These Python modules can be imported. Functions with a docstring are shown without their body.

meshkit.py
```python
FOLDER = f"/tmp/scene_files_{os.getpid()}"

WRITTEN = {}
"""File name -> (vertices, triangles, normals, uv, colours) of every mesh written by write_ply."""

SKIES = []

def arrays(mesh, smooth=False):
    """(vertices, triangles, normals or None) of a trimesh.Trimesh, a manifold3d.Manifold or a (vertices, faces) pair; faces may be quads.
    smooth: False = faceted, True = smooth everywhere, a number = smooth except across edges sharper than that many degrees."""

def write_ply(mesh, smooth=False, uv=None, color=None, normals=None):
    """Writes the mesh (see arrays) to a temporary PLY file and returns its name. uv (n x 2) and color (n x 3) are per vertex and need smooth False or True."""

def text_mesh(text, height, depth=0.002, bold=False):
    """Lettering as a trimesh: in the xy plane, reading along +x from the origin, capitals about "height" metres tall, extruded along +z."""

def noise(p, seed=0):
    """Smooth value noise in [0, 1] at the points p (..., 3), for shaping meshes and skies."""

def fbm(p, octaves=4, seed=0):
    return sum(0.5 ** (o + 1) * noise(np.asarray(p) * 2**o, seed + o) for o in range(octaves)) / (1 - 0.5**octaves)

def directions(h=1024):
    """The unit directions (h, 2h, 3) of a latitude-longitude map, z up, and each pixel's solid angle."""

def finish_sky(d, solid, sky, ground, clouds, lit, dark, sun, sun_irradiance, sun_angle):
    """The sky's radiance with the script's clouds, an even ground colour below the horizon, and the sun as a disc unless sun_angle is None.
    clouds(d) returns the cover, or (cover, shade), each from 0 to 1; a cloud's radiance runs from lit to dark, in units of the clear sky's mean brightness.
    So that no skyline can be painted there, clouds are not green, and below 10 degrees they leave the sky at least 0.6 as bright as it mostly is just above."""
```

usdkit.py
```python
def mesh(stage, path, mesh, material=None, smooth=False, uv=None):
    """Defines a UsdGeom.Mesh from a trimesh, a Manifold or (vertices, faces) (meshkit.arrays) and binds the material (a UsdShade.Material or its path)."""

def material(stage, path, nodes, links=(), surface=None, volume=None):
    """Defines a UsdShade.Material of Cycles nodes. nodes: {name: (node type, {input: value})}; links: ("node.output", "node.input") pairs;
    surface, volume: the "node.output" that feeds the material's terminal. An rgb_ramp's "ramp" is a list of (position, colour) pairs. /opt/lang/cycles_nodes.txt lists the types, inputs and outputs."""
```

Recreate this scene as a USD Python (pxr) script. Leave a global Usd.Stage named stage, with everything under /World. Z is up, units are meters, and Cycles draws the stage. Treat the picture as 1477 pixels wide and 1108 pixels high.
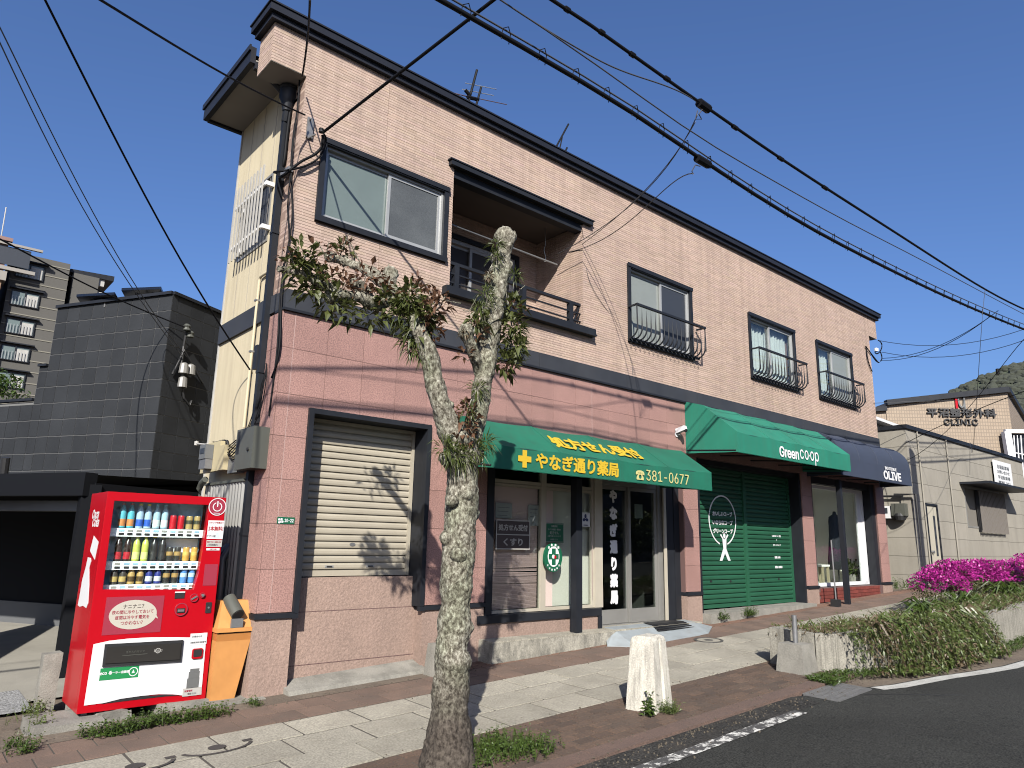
import math, random, glob
import numpy as np, trimesh, usdkit, meshkit
import shapely
from shapely import affinity
from shapely.geometry import Polygon, box as sbox
from pxr import Usd, UsdGeom, UsdLux, UsdShade, Sdf, Gf, Vt

stage = Usd.Stage.CreateInMemory()
UsdGeom.SetStageUpAxis(stage, UsdGeom.Tokens.z)
UsdGeom.SetStageMetersPerUnit(stage, 1.0)
UsdGeom.Xform.Define(stage, '/World')
UsdGeom.Scope.Define(stage, '/World/Looks')
rng = np.random.default_rng(7)

# ------------------------------------------------------------------ camera
IW, IH, FPX = 1477.0, 1108.0, 1027.4
YAW, PITCH, ROLL = 0.71291, 0.217164, 0.0208023
CAM = np.array([0.0, -7.0, 1.6])
_cy, _sy, _cp, _sp = math.cos(YAW), math.sin(YAW), math.cos(PITCH), math.sin(PITCH)
FWD = np.array([_sy * _cp, _cy * _cp, _sp]); _r0 = np.array([_cy, -_sy, 0.0]); _u0 = np.cross(_r0, FWD)
RIGHT = math.cos(ROLL) * _r0 + math.sin(ROLL) * _u0
UP = -math.sin(ROLL) * _r0 + math.cos(ROLL) * _u0
cam = UsdGeom.Camera.Define(stage, '/World/camera')
m = Gf.Matrix4d(*RIGHT, 0, *UP, 0, *(-FWD), 0, *CAM, 1)
cam.AddTransformOp().Set(m)
cam.CreateHorizontalApertureAttr(36.0)
cam.CreateVerticalApertureAttr(27.0)
cam.CreateFocalLengthAttr(36.0 * FPX / IW)
cam.CreateClippingRangeAttr(Gf.Vec2f(0.1, 5000))
cam.CreateExposureAttr(EXPOSURE := 1.38)

# ------------------------------------------------------------------ sky and sun
SUN_TO = np.array([-0.9, -1.0, 0.867]); SUN_TO /= np.linalg.norm(SUN_TO)
elev, rot = math.asin(SUN_TO[2]), math.atan2(SUN_TO[0], SUN_TO[1])
dome = UsdLux.DomeLight.Define(stage, '/World/sky')
skym = usdkit.material(stage, '/World/Looks/sky_air', {
    's': ('sky_texture', {'sky_type': 'single_scattering', 'sun_disc': False, 'sun_elevation': elev, 'sun_rotation': rot,
                          'altitude': 100.0, 'air_density': 1.0, 'aerosol_density': 3.5, 'ozone_density': 8.0}),
    'w': ('vector_math', {'math_type': 'multiply', 'vector2': (0.97, 0.985, 1.10)}), 'b': ('background_shader', {'strength': 0.060})}, [('s.color', 'w.vector1'), ('w.vector', 'b.color')], surface='b.background')
UsdShade.MaterialBindingAPI.Apply(dome.GetPrim()).Bind(skym)
dome.GetPrim().SetCustomDataByKey('kind', 'structure')
sun = UsdLux.DistantLight.Define(stage, '/World/sun')
sun.CreateNormalizeAttr(True); sun.CreateIntensityAttr(1.25); sun.CreateAngleAttr(0.53); sun.CreateColorAttr(Gf.Vec3f(1.0, 0.955, 0.885))
_z = SUN_TO; _x = np.cross([0, 0, 1.0], _z); _x /= np.linalg.norm(_x); _y = np.cross(_z, _x)
sun.AddTransformOp().Set(Gf.Matrix4d(*_x, 0, *_y, 0, *_z, 0, -20, -25, 25, 1))

# ------------------------------------------------------------------ helpers
def _ray(u, v): return RIGHT * (u - IW / 2) + UP * (IH / 2 - v) + FWD * FPX
def at(u, v, Y=0.0):
    d = _ray(u, v); return CAM + d * ((Y - CAM[1]) / d[1])
def atX(u, v, X):
    d = _ray(u, v); return CAM + d * ((X - CAM[0]) / d[0])
def atD(u, v, D):
    d = _ray(u, v) / FPX; return CAM + d * D
def zg(x, y): return -0.0044 + 0.0375 * np.clip(x, -20, 45) + 0.02 * np.clip(y, -6, 8)
def atG(u, v):
    d = _ray(u, v); n = np.array([-0.0375, -0.02, 1.0]); return CAM + d * ((-0.0044 - n @ CAM) / (n @ d))

class MB:
    """Collects geometry in world coordinates and defines it as one Mesh."""
    def __init__(s): s.v, s.f, s.t, s.n = [], [], [], 0
    def raw(s, v, f, tint=None):
        v = np.asarray(v, float); f = np.asarray(f, int)
        if f.shape[1] == 4: f = np.vstack([f[:, [0, 1, 2]], f[:, [0, 2, 3]]])
        s.v.append(v); s.f.append(f + s.n); s.n += len(v)
        s.t.append(np.tile(np.asarray(tint if tint is not None else (1, 1, 1), float), (len(v), 1)))
        return s
    def add(s, tm, tint=None): return s.raw(tm.vertices, tm.faces, tint)
    def box(s, x0, x1, y0, y1, z0, z1, tint=None):
        v = [(x, y, z) for x in (x0, x1) for y in (y0, y1) for z in (z0, z1)]
        f = [(0, 1, 3, 2), (4, 6, 7, 5), (0, 4, 5, 1), (2, 3, 7, 6), (0, 2, 6, 4), (1, 5, 7, 3)]
        return s.raw(v, f, tint)
    def hexa(s, b, t, tint=None):  # bottom and top quads, counter-clockwise seen from above
        f = [(3, 2, 1, 0), (4, 5, 6, 7)] + [(i, (i + 1) % 4, 4 + (i + 1) % 4, 4 + i) for i in range(4)]
        return s.raw(list(b) + list(t), f, tint)
    def beam(s, p, q, w, h=None, up=(0, 0, 1), tint=None):
        p, q = np.asarray(p, float), np.asarray(q, float); h = h or w
        d = q - p; d /= np.linalg.norm(d); a = np.cross(d, up)
        if np.linalg.norm(a) < 1e-3: a = np.cross(d, (0, 1, 0))
        a /= np.linalg.norm(a); b = np.cross(a, d)
        c = [(-a * w - b * h) / 2, (a * w - b * h) / 2, (a * w + b * h) / 2, (-a * w + b * h) / 2]
        v = [p + k for k in c] + [q + k for k in c]
        f = [(0, 1, 2, 3), (7, 6, 5, 4)] + [(i, 4 + i, 4 + (i + 1) % 4, (i + 1) % 4) for i in range(4)]
        return s.raw(v, f, tint)
    def tube(s, pts, r, n=8, tint=None):
        p = np.asarray(pts, float); t = np.gradient(p, axis=0); t /= np.linalg.norm(t, axis=1, keepdims=True) + 1e-12
        ref = np.array([0, 0, 1.0]) if abs(t[:, 2]).mean() < 0.8 else np.array([1.0, 0, 0])
        a = np.cross(t, ref); a /= np.linalg.norm(a, axis=1, keepdims=True) + 1e-12; b = np.cross(t, a)
        r = np.broadcast_to(r, (len(p),)); g = np.arange(n) * 2 * np.pi / n
        v = p[:, None] + r[:, None, None] * (np.cos(g)[None, :, None] * a[:, None] + np.sin(g)[None, :, None] * b[:, None])
        v = v.reshape(-1, 3); f = []
        for i in range(len(p) - 1):
            for j in range(n): f.append((i * n + j, i * n + (j + 1) % n, (i + 1) * n + (j + 1) % n, (i + 1) * n + j))
        s.raw(v, f, tint)
        for i, o in ((0, 1), (len(p) - 1, -1)):
            ring = v[i * n:(i + 1) * n]; k = len(ring)
            s.raw(np.vstack([ring, ring.mean(0)]), [((j, (j + 1) % k, k) if o < 0 else ((j + 1) % k, j, k)) for j in range(k)], tint)
        return s
    def cyl(s, p, q, r, n=16, r2=None, tint=None):
        p, q = np.asarray(p, float), np.asarray(q, float)
        return s.tube([p, q], [r, r if r2 is None else r2], n, tint)
    def lathe(s, prof, c, n=16, tint=None):  # prof: (r, z) pairs, bottom to top
        c = np.asarray(c, float); g = np.arange(n) * 2 * np.pi / n; v = []; f = []
        for r, z in prof:
            for a in g: v.append(c + (r * math.cos(a), r * math.sin(a), z))
        for i in range(len(prof) - 1):
            for j in range(n): f.append((i * n + j, i * n + (j + 1) % n, (i + 1) * n + (j + 1) % n, (i + 1) * n + j))
        return s.raw(v, f, tint)
    def prism(s, poly, y0, y1, tint=None):  # poly in the xz plane
        for g in getattr(poly, 'geoms', [poly]):
            if g.is_empty or g.area < 1e-8: continue
            t = trimesh.creation.extrude_polygon(g, abs(y1 - y0), engine='earcut')
            v = np.array(t.vertices); v = np.stack([v[:, 0], max(y0, y1) - v[:, 2], v[:, 1]], 1)
            s.raw(v, t.faces, tint)
        return s
    def slab(s, poly, z0, z1, tint=None):   # poly in the xy plane
        for g in getattr(poly, 'geoms', [poly]):
            if g.is_empty or g.area < 1e-8: continue
            t = trimesh.creation.extrude_polygon(g, z1 - z0, engine='earcut')
            s.raw(np.array(t.vertices) + (0, 0, z0), t.faces, tint)
        return s
    def onto(s, poly, o, ex, ey, ez, depth, tint=None):  # poly's x, y along ex, ey from o, raised along ez
        o, ex, ey, ez = (np.asarray(k, float) for k in (o, ex, ey, ez))
        for g in getattr(poly, 'geoms', [poly]):
            if g.is_empty or g.area < 1e-9: continue
            t = trimesh.creation.extrude_polygon(g, depth, engine='earcut')
            v = np.array(t.vertices); s.raw(o + v[:, :1] * ex + v[:, 1:2] * ey + v[:, 2:] * ez, t.faces, tint)
        return s
    def mesh(s): return np.vstack(s.v), np.vstack(s.f)
    def build(s, name, mat, parent=None, smooth=False, kind=None, label=None, tint=False):
        return obj(name, s, mat, parent, smooth, kind, label, tint)

_count = {}
def numbered(base, name):
    k = _count.get((base, name), 0); _count[(base, name)] = k + 1
    return f'{base}/{name}' if k == 0 else f'{base}/{name}_{k:03d}'
class Thing:
    def __init__(s, path, loc): s.path, s.loc = path, np.asarray(loc, float)
def setd(prim, **kw):
    for k, v in kw.items():
        if v: prim.SetCustomDataByKey(k, v)
def thing(name, label, cat, loc=(0, 0, 0), group=None):
    p = numbered('/World', name); x = UsdGeom.Xform.Define(stage, p)
    x.AddTranslateOp().Set(Gf.Vec3d(*map(float, loc)))
    setd(x.GetPrim(), label=label, category=cat, group=group)
    return Thing(p, loc)
def dup(src, loc, label=None, rotz=0.0, group=None, cat=None):
    was = stage.GetPrimAtPath(src.path).GetCustomData()
    base = src.path.rsplit('/', 1)[1]
    base = base[:-4] if base[-4:-3] == '_' and base[-3:].isdigit() else base
    t = thing(base, label or was['label'], cat or was['category'], loc, group or was.get('group'))
    x = UsdGeom.Xform.Get(stage, t.path)
    if rotz: x.AddRotateZOp().Set(rotz)
    x.GetPrim().GetReferences().AddInternalReference(src.path); x.GetPrim().SetInstanceable(True)
    return t
def obj(name, mb, mat, parent=None, smooth=False, kind=None, label=None, tint=False):
    base = parent.path if parent else '/World'; loc = parent.loc if parent else np.zeros(3)
    p = numbered(base, name)
    v, f = mb.mesh() if isinstance(mb, MB) else (np.asarray(mb.vertices), np.asarray(mb.faces))
    g = usdkit.mesh(stage, p, (v - loc, f), mat, smooth=False if tint else smooth)
    if tint:
        UsdGeom.PrimvarsAPI(g).CreatePrimvar('tint', Sdf.ValueTypeNames.Color3fArray, 'vertex').Set(Vt.Vec3fArray.FromNumpy(np.vstack(mb.t).astype(np.float32)))
    setd(g.GetPrim(), kind=kind, label=label)
    return Thing(p, loc)
def solo(name, mb, mat, label, cat, group=None, smooth=False, kind=None, tint=False):
    t = obj(name, mb, mat, None, smooth, kind, label, tint)
    setd(stage.GetPrimAtPath(t.path), category=cat, group=group)
    return t
def struct(name, mb, mat, smooth=False, tint=False, parent=None):
    return obj(name, mb, mat, parent, smooth, 'structure' if parent is None else None, None, tint)

_fonts = {'cjk': glob.glob('/opt/blender-*/*/datafiles/fonts/Noto Sans CJK*')[0], 'inter': glob.glob('/opt/blender-*/*/datafiles/fonts/Inter.woff2')[0]}
_tc = {}
_fc = {}
def text_poly(text, height, font='cjk', bold=0, squeeze=1.0, slant=0.0):
    """Lettering as a shapely polygon, capitals/kanji about height tall, starting at the origin."""
    from PIL import Image, ImageDraw, ImageFont
    key = (text, font, bold)
    if key not in _tc:
        if font not in _fc: _fc[font] = ImageFont.truetype(_fonts[font], 96)
        F = _fc[font]
        x0, y0, x1, y1 = F.getbbox(text, anchor='ls', stroke_width=bold)
        im = Image.new('L', (x1 - x0 + 8, y1 - y0 + 8))
        ImageDraw.Draw(im).text((4 - x0, 4 - y0), text, 255, font=F, anchor='ls', stroke_width=bold)
        on = np.pad(np.asarray(im) > 127, ((0, 0), (1, 1))).astype(np.int8)
        rows, st = np.nonzero(np.diff(on, axis=1) == 1); en = np.nonzero(np.diff(on, axis=1) == -1)[1]
        sh = shapely.union_all(shapely.box(st, -rows - 1, en, -rows)).buffer(0.6).buffer(-0.6).simplify(0.8)
        b = sh.bounds; _tc[key] = affinity.translate(sh, -b[0], -b[1])
    sh = _tc[key]; h = sh.bounds[3]; s = height / h
    sh = affinity.scale(sh, s * squeeze, s, origin=(0, 0))
    return affinity.skew(sh, xs=slant, origin=(0, 0)) if slant else sh
def center(poly):
    b = poly.bounds; return affinity.translate(poly, -(b[0] + b[2]) / 2, -(b[1] + b[3]) / 2)
def ellipse(cx, cz, rx, rz, n=40):
    a = np.linspace(0, 2 * np.pi, n, endpoint=False); return Polygon(np.stack([cx + rx * np.cos(a), cz + rz * np.sin(a)], 1))
FX, FZ, FN = np.array([1.0, 0, 0]), np.array([0, 0, 1.0]), np.array([0, -1.0, 0])

# ------------------------------------------------------------------ materials
ALB = 0.37
def mat(name, color, rough=0.6, var=0.0, vscale=3.0, bump=0.0, bscale=60.0, metallic=0.0, spec=0.5, dirt=0.0, dscale=(1.2, 1.2, 0.35),
        dirtcol=(0.12, 0.10, 0.08), speck=0.0, sscale=180.0, island=0.0, tint=False, coat=0.0, bdist=0.01, bevel=0.0, objr=0.0, alb=None):
    N = {'p': ('principled_bsdf', {'roughness': rough, 'metallic': metallic, 'specular_ior_level': spec, 'coat_weight': coat}),
         'g': ('geometry', {})}
    Lk = []; c = np.array(color, float) * (alb or ALB)
    N['c'] = ('color', {'value': tuple(c)}); cur = 'c.color'
    def mul(cur, fac, key):  # multiply the colour by a scalar output
        N[key + 'm'] = ('vector_math', {'math_type': 'scale'}); Lk.append((cur, key + 'm.vector1')); Lk.append((fac, key + 'm.scale')); return key + 'm.vector'
    def remap(src, lo, hi, key, a=0.25, b=0.75):
        N[key] = ('map_range', {'from_min': a, 'from_max': b, 'to_min': lo, 'to_max': hi, 'clamp': True}); Lk.append((src, key + '.value')); return key + '.result'
    if var:
        N['n1'] = ('noise_texture', {'scale': vscale, 'detail': 5.0, 'roughness': 0.6}); Lk.append(('g.position', 'n1.vector'))
        cur = mul(cur, remap('n1.fac', 1 - var, 1 + var, 'r1'), 'v')
    if speck:
        N['n2'] = ('noise_texture', {'scale': sscale, 'detail': 2.0}); Lk.append(('g.position', 'n2.vector'))
        cur = mul(cur, remap('n2.fac', 1 - speck, 1 + speck, 'r2', 0.35, 0.65), 's')
    if island: cur = (Lk.append(('g.random_per_island', 'ri.value')), N.__setitem__('ri', ('map_range', {'from_min': 0, 'from_max': 1, 'to_min': 1 - island, 'to_max': 1 + island, 'clamp': True})), mul(cur, 'ri.result', 'i'))[2]
    if objr:
        N['oi'] = ('object_info', {}); cur = mul(cur, remap('oi.random', 1 - objr, 1 + objr, 'ro', 0, 1), 'o')
    if tint:
        N['at'] = ('attribute', {'attribute': 'tint'}); N['tm'] = ('vector_math', {'math_type': 'multiply'})
        Lk += [(cur, 'tm.vector1'), ('at.color', 'tm.vector2')]; cur = 'tm.vector'
    if dirt:
        N['mp'] = ('mapping', {'scale': dscale}); N['n3'] = ('noise_texture', {'scale': 1.6, 'detail': 6.0, 'roughness': 0.65})
        Lk += [('g.position', 'mp.vector'), ('mp.vector', 'n3.vector')]
        N['dm'] = ('mix', {'mix_type': 'mix', 'color2': tuple(np.array(dirtcol) * (alb or ALB))}); Lk += [(remap('n3.fac', 0, dirt, 'r3', 0.45, 0.75), 'dm.fac'), (cur, 'dm.color1')]; cur = 'dm.color'
    Lk.append((cur, 'p.base_color'))
    nrm = None
    if bevel:
        N['bv'] = ('bevel', {'radius': bevel, 'samples': 4}); nrm = 'bv.bevel'
    if bump:
        N['nb'] = ('noise_texture', {'scale': bscale, 'detail': 4.0, 'roughness': 0.6}); N['b'] = ('bump', {'strength': bump, 'distance': bdist})
        Lk += [('g.position', 'nb.vector'), ('nb.fac', 'b.height')]
        if nrm: Lk.append((nrm, 'b.normal'))
        nrm = 'b.normal'
    if nrm: Lk.append((nrm, 'p.normal'))
    return usdkit.material(stage, '/World/Looks/' + name, N, Lk, surface='p.BSDF')

def glass(name, tint=(1, 1, 1), refl=1.45, rough=0.0):
    f0 = (refl - 1) ** 2 / (refl + 1) ** 2
    return usdkit.material(stage, '/World/Looks/' + name, {'t': ('transparent_bsdf', {'color': tint}), 'g': ('glossy_bsdf', {'color': (1, 1, 1), 'roughness': rough}),
        'l': ('layer_weight', {'blend': 0.5}), 'pw': ('math', {'math_type': 'power', 'value2': 5.0}), 'f': ('math', {'math_type': 'multiply_add', 'value2': 1 - f0, 'value3': f0 * 1.3}), 'm': ('mix_closure', {})},
        [('l.facing', 'pw.value1'), ('pw.value', 'f.value1'), ('f.value', 'm.fac'), ('t.BSDF', 'm.closure1'), ('g.BSDF', 'm.closure2')], surface='m.closure')

def leafmat(name, c1, c2, trans=0.25, rough=0.45):
    return usdkit.material(stage, '/World/Looks/' + name, {
        'g': ('geometry', {}), 'r': ('rgb_ramp', {'ramp': [(0, np.array(c1) * .66), (1, np.array(c2) * .66)]}), 'p': ('principled_bsdf', {'roughness': rough}),
        't': ('translucent_bsdf', {}), 'm': ('mix_closure', {'fac': trans})},
        [('g.random_per_island', 'r.fac'), ('r.color', 'p.base_color'), ('r.color', 't.color'), ('p.BSDF', 'm.closure1'), ('t.BSDF', 'm.closure2')], surface='m.closure')

M = {}
M['brick'] = mat('siding_brick', (0.65, 0.475, 0.375), 0.75, var=0.10, vscale=0.8, tint=True, speck=0.12, sscale=120, dirt=0.42, dscale=(4.5, 4.5, 0.20), dirtcol=(0.30, 0.21, 0.165))
M['siding_back'] = mat('siding_backing', (0.36, 0.24, 0.185), 0.8)
M['granite'] = mat('pink_granite', (0.49, 0.285, 0.245), 0.5, var=0.12, vscale=1.2, speck=0.30, sscale=75, spec=.3, objr=0.06, dirt=0.22, dscale=(1.5, 1.5, 0.3), dirtcol=(0.16, 0.10, 0.09))
M['granite_back'] = mat('granite_joint', (0.17, 0.09, 0.08), 0.8)
M['plinth'] = mat('textured_plinth', (0.45, 0.31, 0.245), 0.8, var=0.12, vscale=1.0, speck=0.15, sscale=60, bump=0.6, bscale=38, bdist=0.012, dirt=0.3, dirtcol=(0.2, 0.14, 0.11))
M['black'] = mat('black_trim', (0.020, 0.023, 0.030), 0.5, spec=.22, var=0.25, vscale=4, dirt=0.15, dirtcol=(0.08, 0.08, 0.08))
M['band'] = mat('charcoal_band', (0.055, 0.060, 0.072), 0.55, spec=.2, var=0.25, vscale=1.5, dirt=0.25, dirtcol=(0.09, 0.085, 0.08))
M['cap'] = mat('dark_coping', (0.020, 0.023, 0.034), 0.5, spec=.25, var=0.2, vscale=2)
M['cream'] = mat('cream_render', (0.82, 0.71, 0.48), 0.8, var=0.06, vscale=2, bump=0.2, bscale=120, dirt=0.35, dscale=(6, 6, 0.3), dirtcol=(0.30, 0.24, 0.16))
M['soffit'] = mat('grey_soffit', (0.40, 0.37, 0.33), 0.8, var=0.06)
M['alu'] = mat('aluminium', (0.62, 0.63, 0.62), 0.35, metallic=0.35, var=0.06)
M['alu_cream'] = mat('cream_aluminium', (0.66, 0.60, 0.48), 0.4, var=0.06, vscale=5, dirt=0.15)
M['alu_grey'] = mat('grey_aluminium', (0.42, 0.41, 0.38), 0.35, metallic=0.3, var=0.08)
M['glass'] = glass('window_glass', (0.93, 0.96, 0.95))
M['glass_dark'] = glass('door_glass', (0.75, 0.8, 0.78), 1.5)
M['frost1'] = mat('frosted_glass', (0.21, 0.265, 0.25), 0.22, var=0.08, vscale=2.0, spec=0.6)
M['frost2'] = mat('rain_glass', (0.135, 0.145, 0.145), 0.28, var=0.35, vscale=1.2, spec=0.5, speck=0.12, sscale=90, bump=0.15, bscale=90)
M['curtain'] = mat('white_curtain', (0.62, 0.66, 0.64), 0.9, var=0.05)
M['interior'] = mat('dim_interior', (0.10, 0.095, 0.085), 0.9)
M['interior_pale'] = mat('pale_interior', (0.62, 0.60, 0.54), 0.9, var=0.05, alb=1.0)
M['slat'] = mat('beige_slat', (0.60, 0.54, 0.42), 0.45, var=0.06, vscale=3, objr=0.04, dirt=0.15, dscale=(1, 1, 1), dirtcol=(0.3, 0.26, 0.2))
M['slat_green'] = mat('green_slat', (0.025, 0.125, 0.066), 0.5, spec=.25, var=0.12, vscale=2, objr=0.08)
M['seal'] = mat('pink_sealant', (0.66, 0.47, 0.42), .7)
M['awn'] = mat('green_canvas', (0.010, 0.185, 0.11), 0.72, var=0.2, vscale=1.5, bump=0.15, bscale=300, spec=0.3, dirt=.45, dscale=(5, 5, .6), dirtcol=(0.03, 0.13, 0.085))
M['awn2'] = mat('bright_green_canvas', (0.020, 0.255, 0.165), 0.7, var=0.16, vscale=1.5, spec=0.3, dirt=.45, dscale=(5, 5, .6), dirtcol=(0.05, 0.20, 0.13))
M['navy'] = mat('navy_canvas', (0.030, 0.045, 0.085), 0.75, var=0.15, vscale=2)
M['yellow'] = mat('yellow_letter', (0.86, 0.58, 0.03), 0.5)
M['pale_yellow'] = mat('pale_yellow_letter', (0.80, 0.74, 0.30), 0.5)
M['white'] = mat('white_paint', (0.80, 0.80, 0.80), 0.5, var=0.03, alb=.47)
M['white_dirty'] = mat('worn_white', (0.62, 0.60, 0.55), 0.6, var=0.15, vscale=6, dirt=0.3)
M['red'] = mat('red_enamel', (0.64, 0.004, 0.014), 0.3, var=0.05, coat=0.12, spec=.25, bevel=0.006)
M['red_dark'] = mat('deep_red_sticker', (0.46, 0.05, 0.085), 0.35)
M['rubber'] = mat('black_rubber', (0.012, 0.012, 0.013), 0.6)
M['concrete'] = mat('weathered_concrete', (0.36, 0.34, 0.29), 0.9, var=0.22, vscale=4, bump=0.5, bscale=50, speck=0.15, sscale=120, dirt=0.55, dscale=(3, 3, 1), dirtcol=(0.09, 0.085, 0.07))
M['concrete_pale'] = mat('pale_concrete', (0.48, 0.455, 0.39), 0.9, var=0.15, vscale=5, bump=0.3, bscale=70, speck=0.15, dirt=0.45, dscale=(7, 7, 0.9), dirtcol=(0.13, 0.12, 0.10))
M['steel'] = mat('galvanised_steel', (0.42, 0.42, 0.42), 0.45, metallic=0.6, var=0.15, vscale=12)
M['wire'] = mat('black_cable', (0.010, 0.010, 0.012), 0.6, spec=.1)
M['wire_grey'] = mat('grey_wire', (0.06, 0.06, 0.065), 0.6)
# ------------------------------------------------------------------ ground, road, pavement
M['dirt'] = mat('dusty_ground', (0.17, 0.125, 0.085), 0.95, var=0.3, vscale=2.5, bump=0.8, bscale=18, bdist=0.02, speck=0.2, sscale=60, dirt=0.4, dscale=(2, 2, 2), dirtcol=(0.28, 0.24, 0.18))
M['asphalt'] = mat('asphalt', (0.046, 0.047, 0.042), 0.9, var=0.3, vscale=0.7, bump=0.9, bscale=110, bdist=0.01, speck=0.75, sscale=75, spec=.2, dirt=0.25, dscale=(1, 1, 1), dirtcol=(0.065, 0.062, 0.055))
M['gutter'] = mat('rough_gutter_asphalt', (0.052, 0.050, 0.046), 0.95, var=0.4, vscale=5, bump=1.0, bscale=60, bdist=0.02, speck=0.85, sscale=60, spec=.2, dirt=0.4, dscale=(3, 3, 3), dirtcol=(0.14, 0.12, 0.10))
M['mortar'] = mat('sand_joint', (0.085, 0.072, 0.056), 0.95, var=0.3, vscale=5)
M['slab'] = mat('grey_paving_slab', (0.47, 0.435, 0.345), 0.9, var=0.12, vscale=2.5, objr=0.15, speck=0.26, sscale=65, bump=0.4, bscale=70, dirt=0.4, dscale=(1.5, 1.5, 1.5), dirtcol=(0.21, 0.18, 0.135))
M['paver'] = mat('brown_square_paver', (0.215, 0.135, 0.095), 0.9, var=0.25, vscale=2.0, objr=0.16, speck=0.2, sscale=110, bump=0.4, bscale=90, dirt=0.6, dscale=(1.5, 1.5, 1.5), dirtcol=(0.13, 0.10, 0.075))
M['redpaver'] = mat('red_brick_paver', (0.165, 0.098, 0.060), 0.9, var=0.25, vscale=2.5, objr=0.30, island=0.22, speck=0.3, sscale=70, bump=0.4, bscale=90, dirt=0.6, dscale=(2, 2, 2), dirtcol=(0.10, 0.075, 0.055))
M['edgebrick'] = mat('orange_brick_paver', (0.30, 0.155, 0.095), 0.9, var=0.3, vscale=3, island=.2, speck=.2, sscale=110, bump=.4, bscale=90, dirt=.6, dscale=(2, 2, 2), dirtcol=(.14, .10, .07))
M['kerb_red'] = mat('red_kerb_coating', (0.175, 0.105, 0.076), 0.95, var=0.2, vscale=4, speck=0.5, sscale=140, bump=0.8, bscale=120, dirt=0.3, dirtcol=(0.12, 0.09, 0.08))
M['mortar2'] = mat('grit_mix', (0.26, 0.21, 0.14), .95, island=.5)
M['paint'] = usdkit.material(stage, '/World/Looks/worn_road_paint', {
    'g': ('geometry', {}), 'n': ('noise_texture', {'scale': 11.0, 'detail': 7.0, 'roughness': 0.75}), 'r': ('rgb_ramp', {'ramp': [(0.50, (0, 0, 0)), (0.56, (1, 1, 1))]}),
    'w': ('principled_bsdf', {'base_color': (0.36, 0.355, 0.33), 'roughness': 0.7}), 'a': ('principled_bsdf', {'base_color': (0.025, 0.024, 0.023), 'roughness': 0.9}), 'm': ('mix_closure', {})},
    [('g.position', 'n.vector'), ('n.fac', 'r.fac'), ('r.color', 'm.fac'), ('a.BSDF', 'm.closure1'), ('w.BSDF', 'm.closure2')], surface='m.closure')
M['paint_solid'] = mat('road_paint', (0.66, 0.65, 0.60), 0.75, var=0.15, vscale=9, speck=0.2, sscale=90, dirt=0.4, dscale=(6, 6, 6))

def sheet(xs, ys, dz):
    X, Y = np.meshgrid(xs, ys, indexing='ij'); Z = zg(X, Y) + dz
    v = np.stack([X, Y, Z], -1).reshape(-1, 3); n = len(ys); f = []
    for i in range(len(xs) - 1):
        for j in range(n - 1): f.append((i * n + j, (i + 1) * n + j, (i + 1) * n + j + 1, i * n + j + 1))
    return MB().raw(v, f)
FAR = [-600, -120, -40, -20]
xs_all = FAR + list(range(-16, 46, 4)) + [45, 90, 200, 700]
struct('ground', sheet(xs_all, [-500, -100, -30, -6, -4, -3.0, 0, 4, 8, 30, 100, 700], -0.055), M['dirt'])
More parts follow.
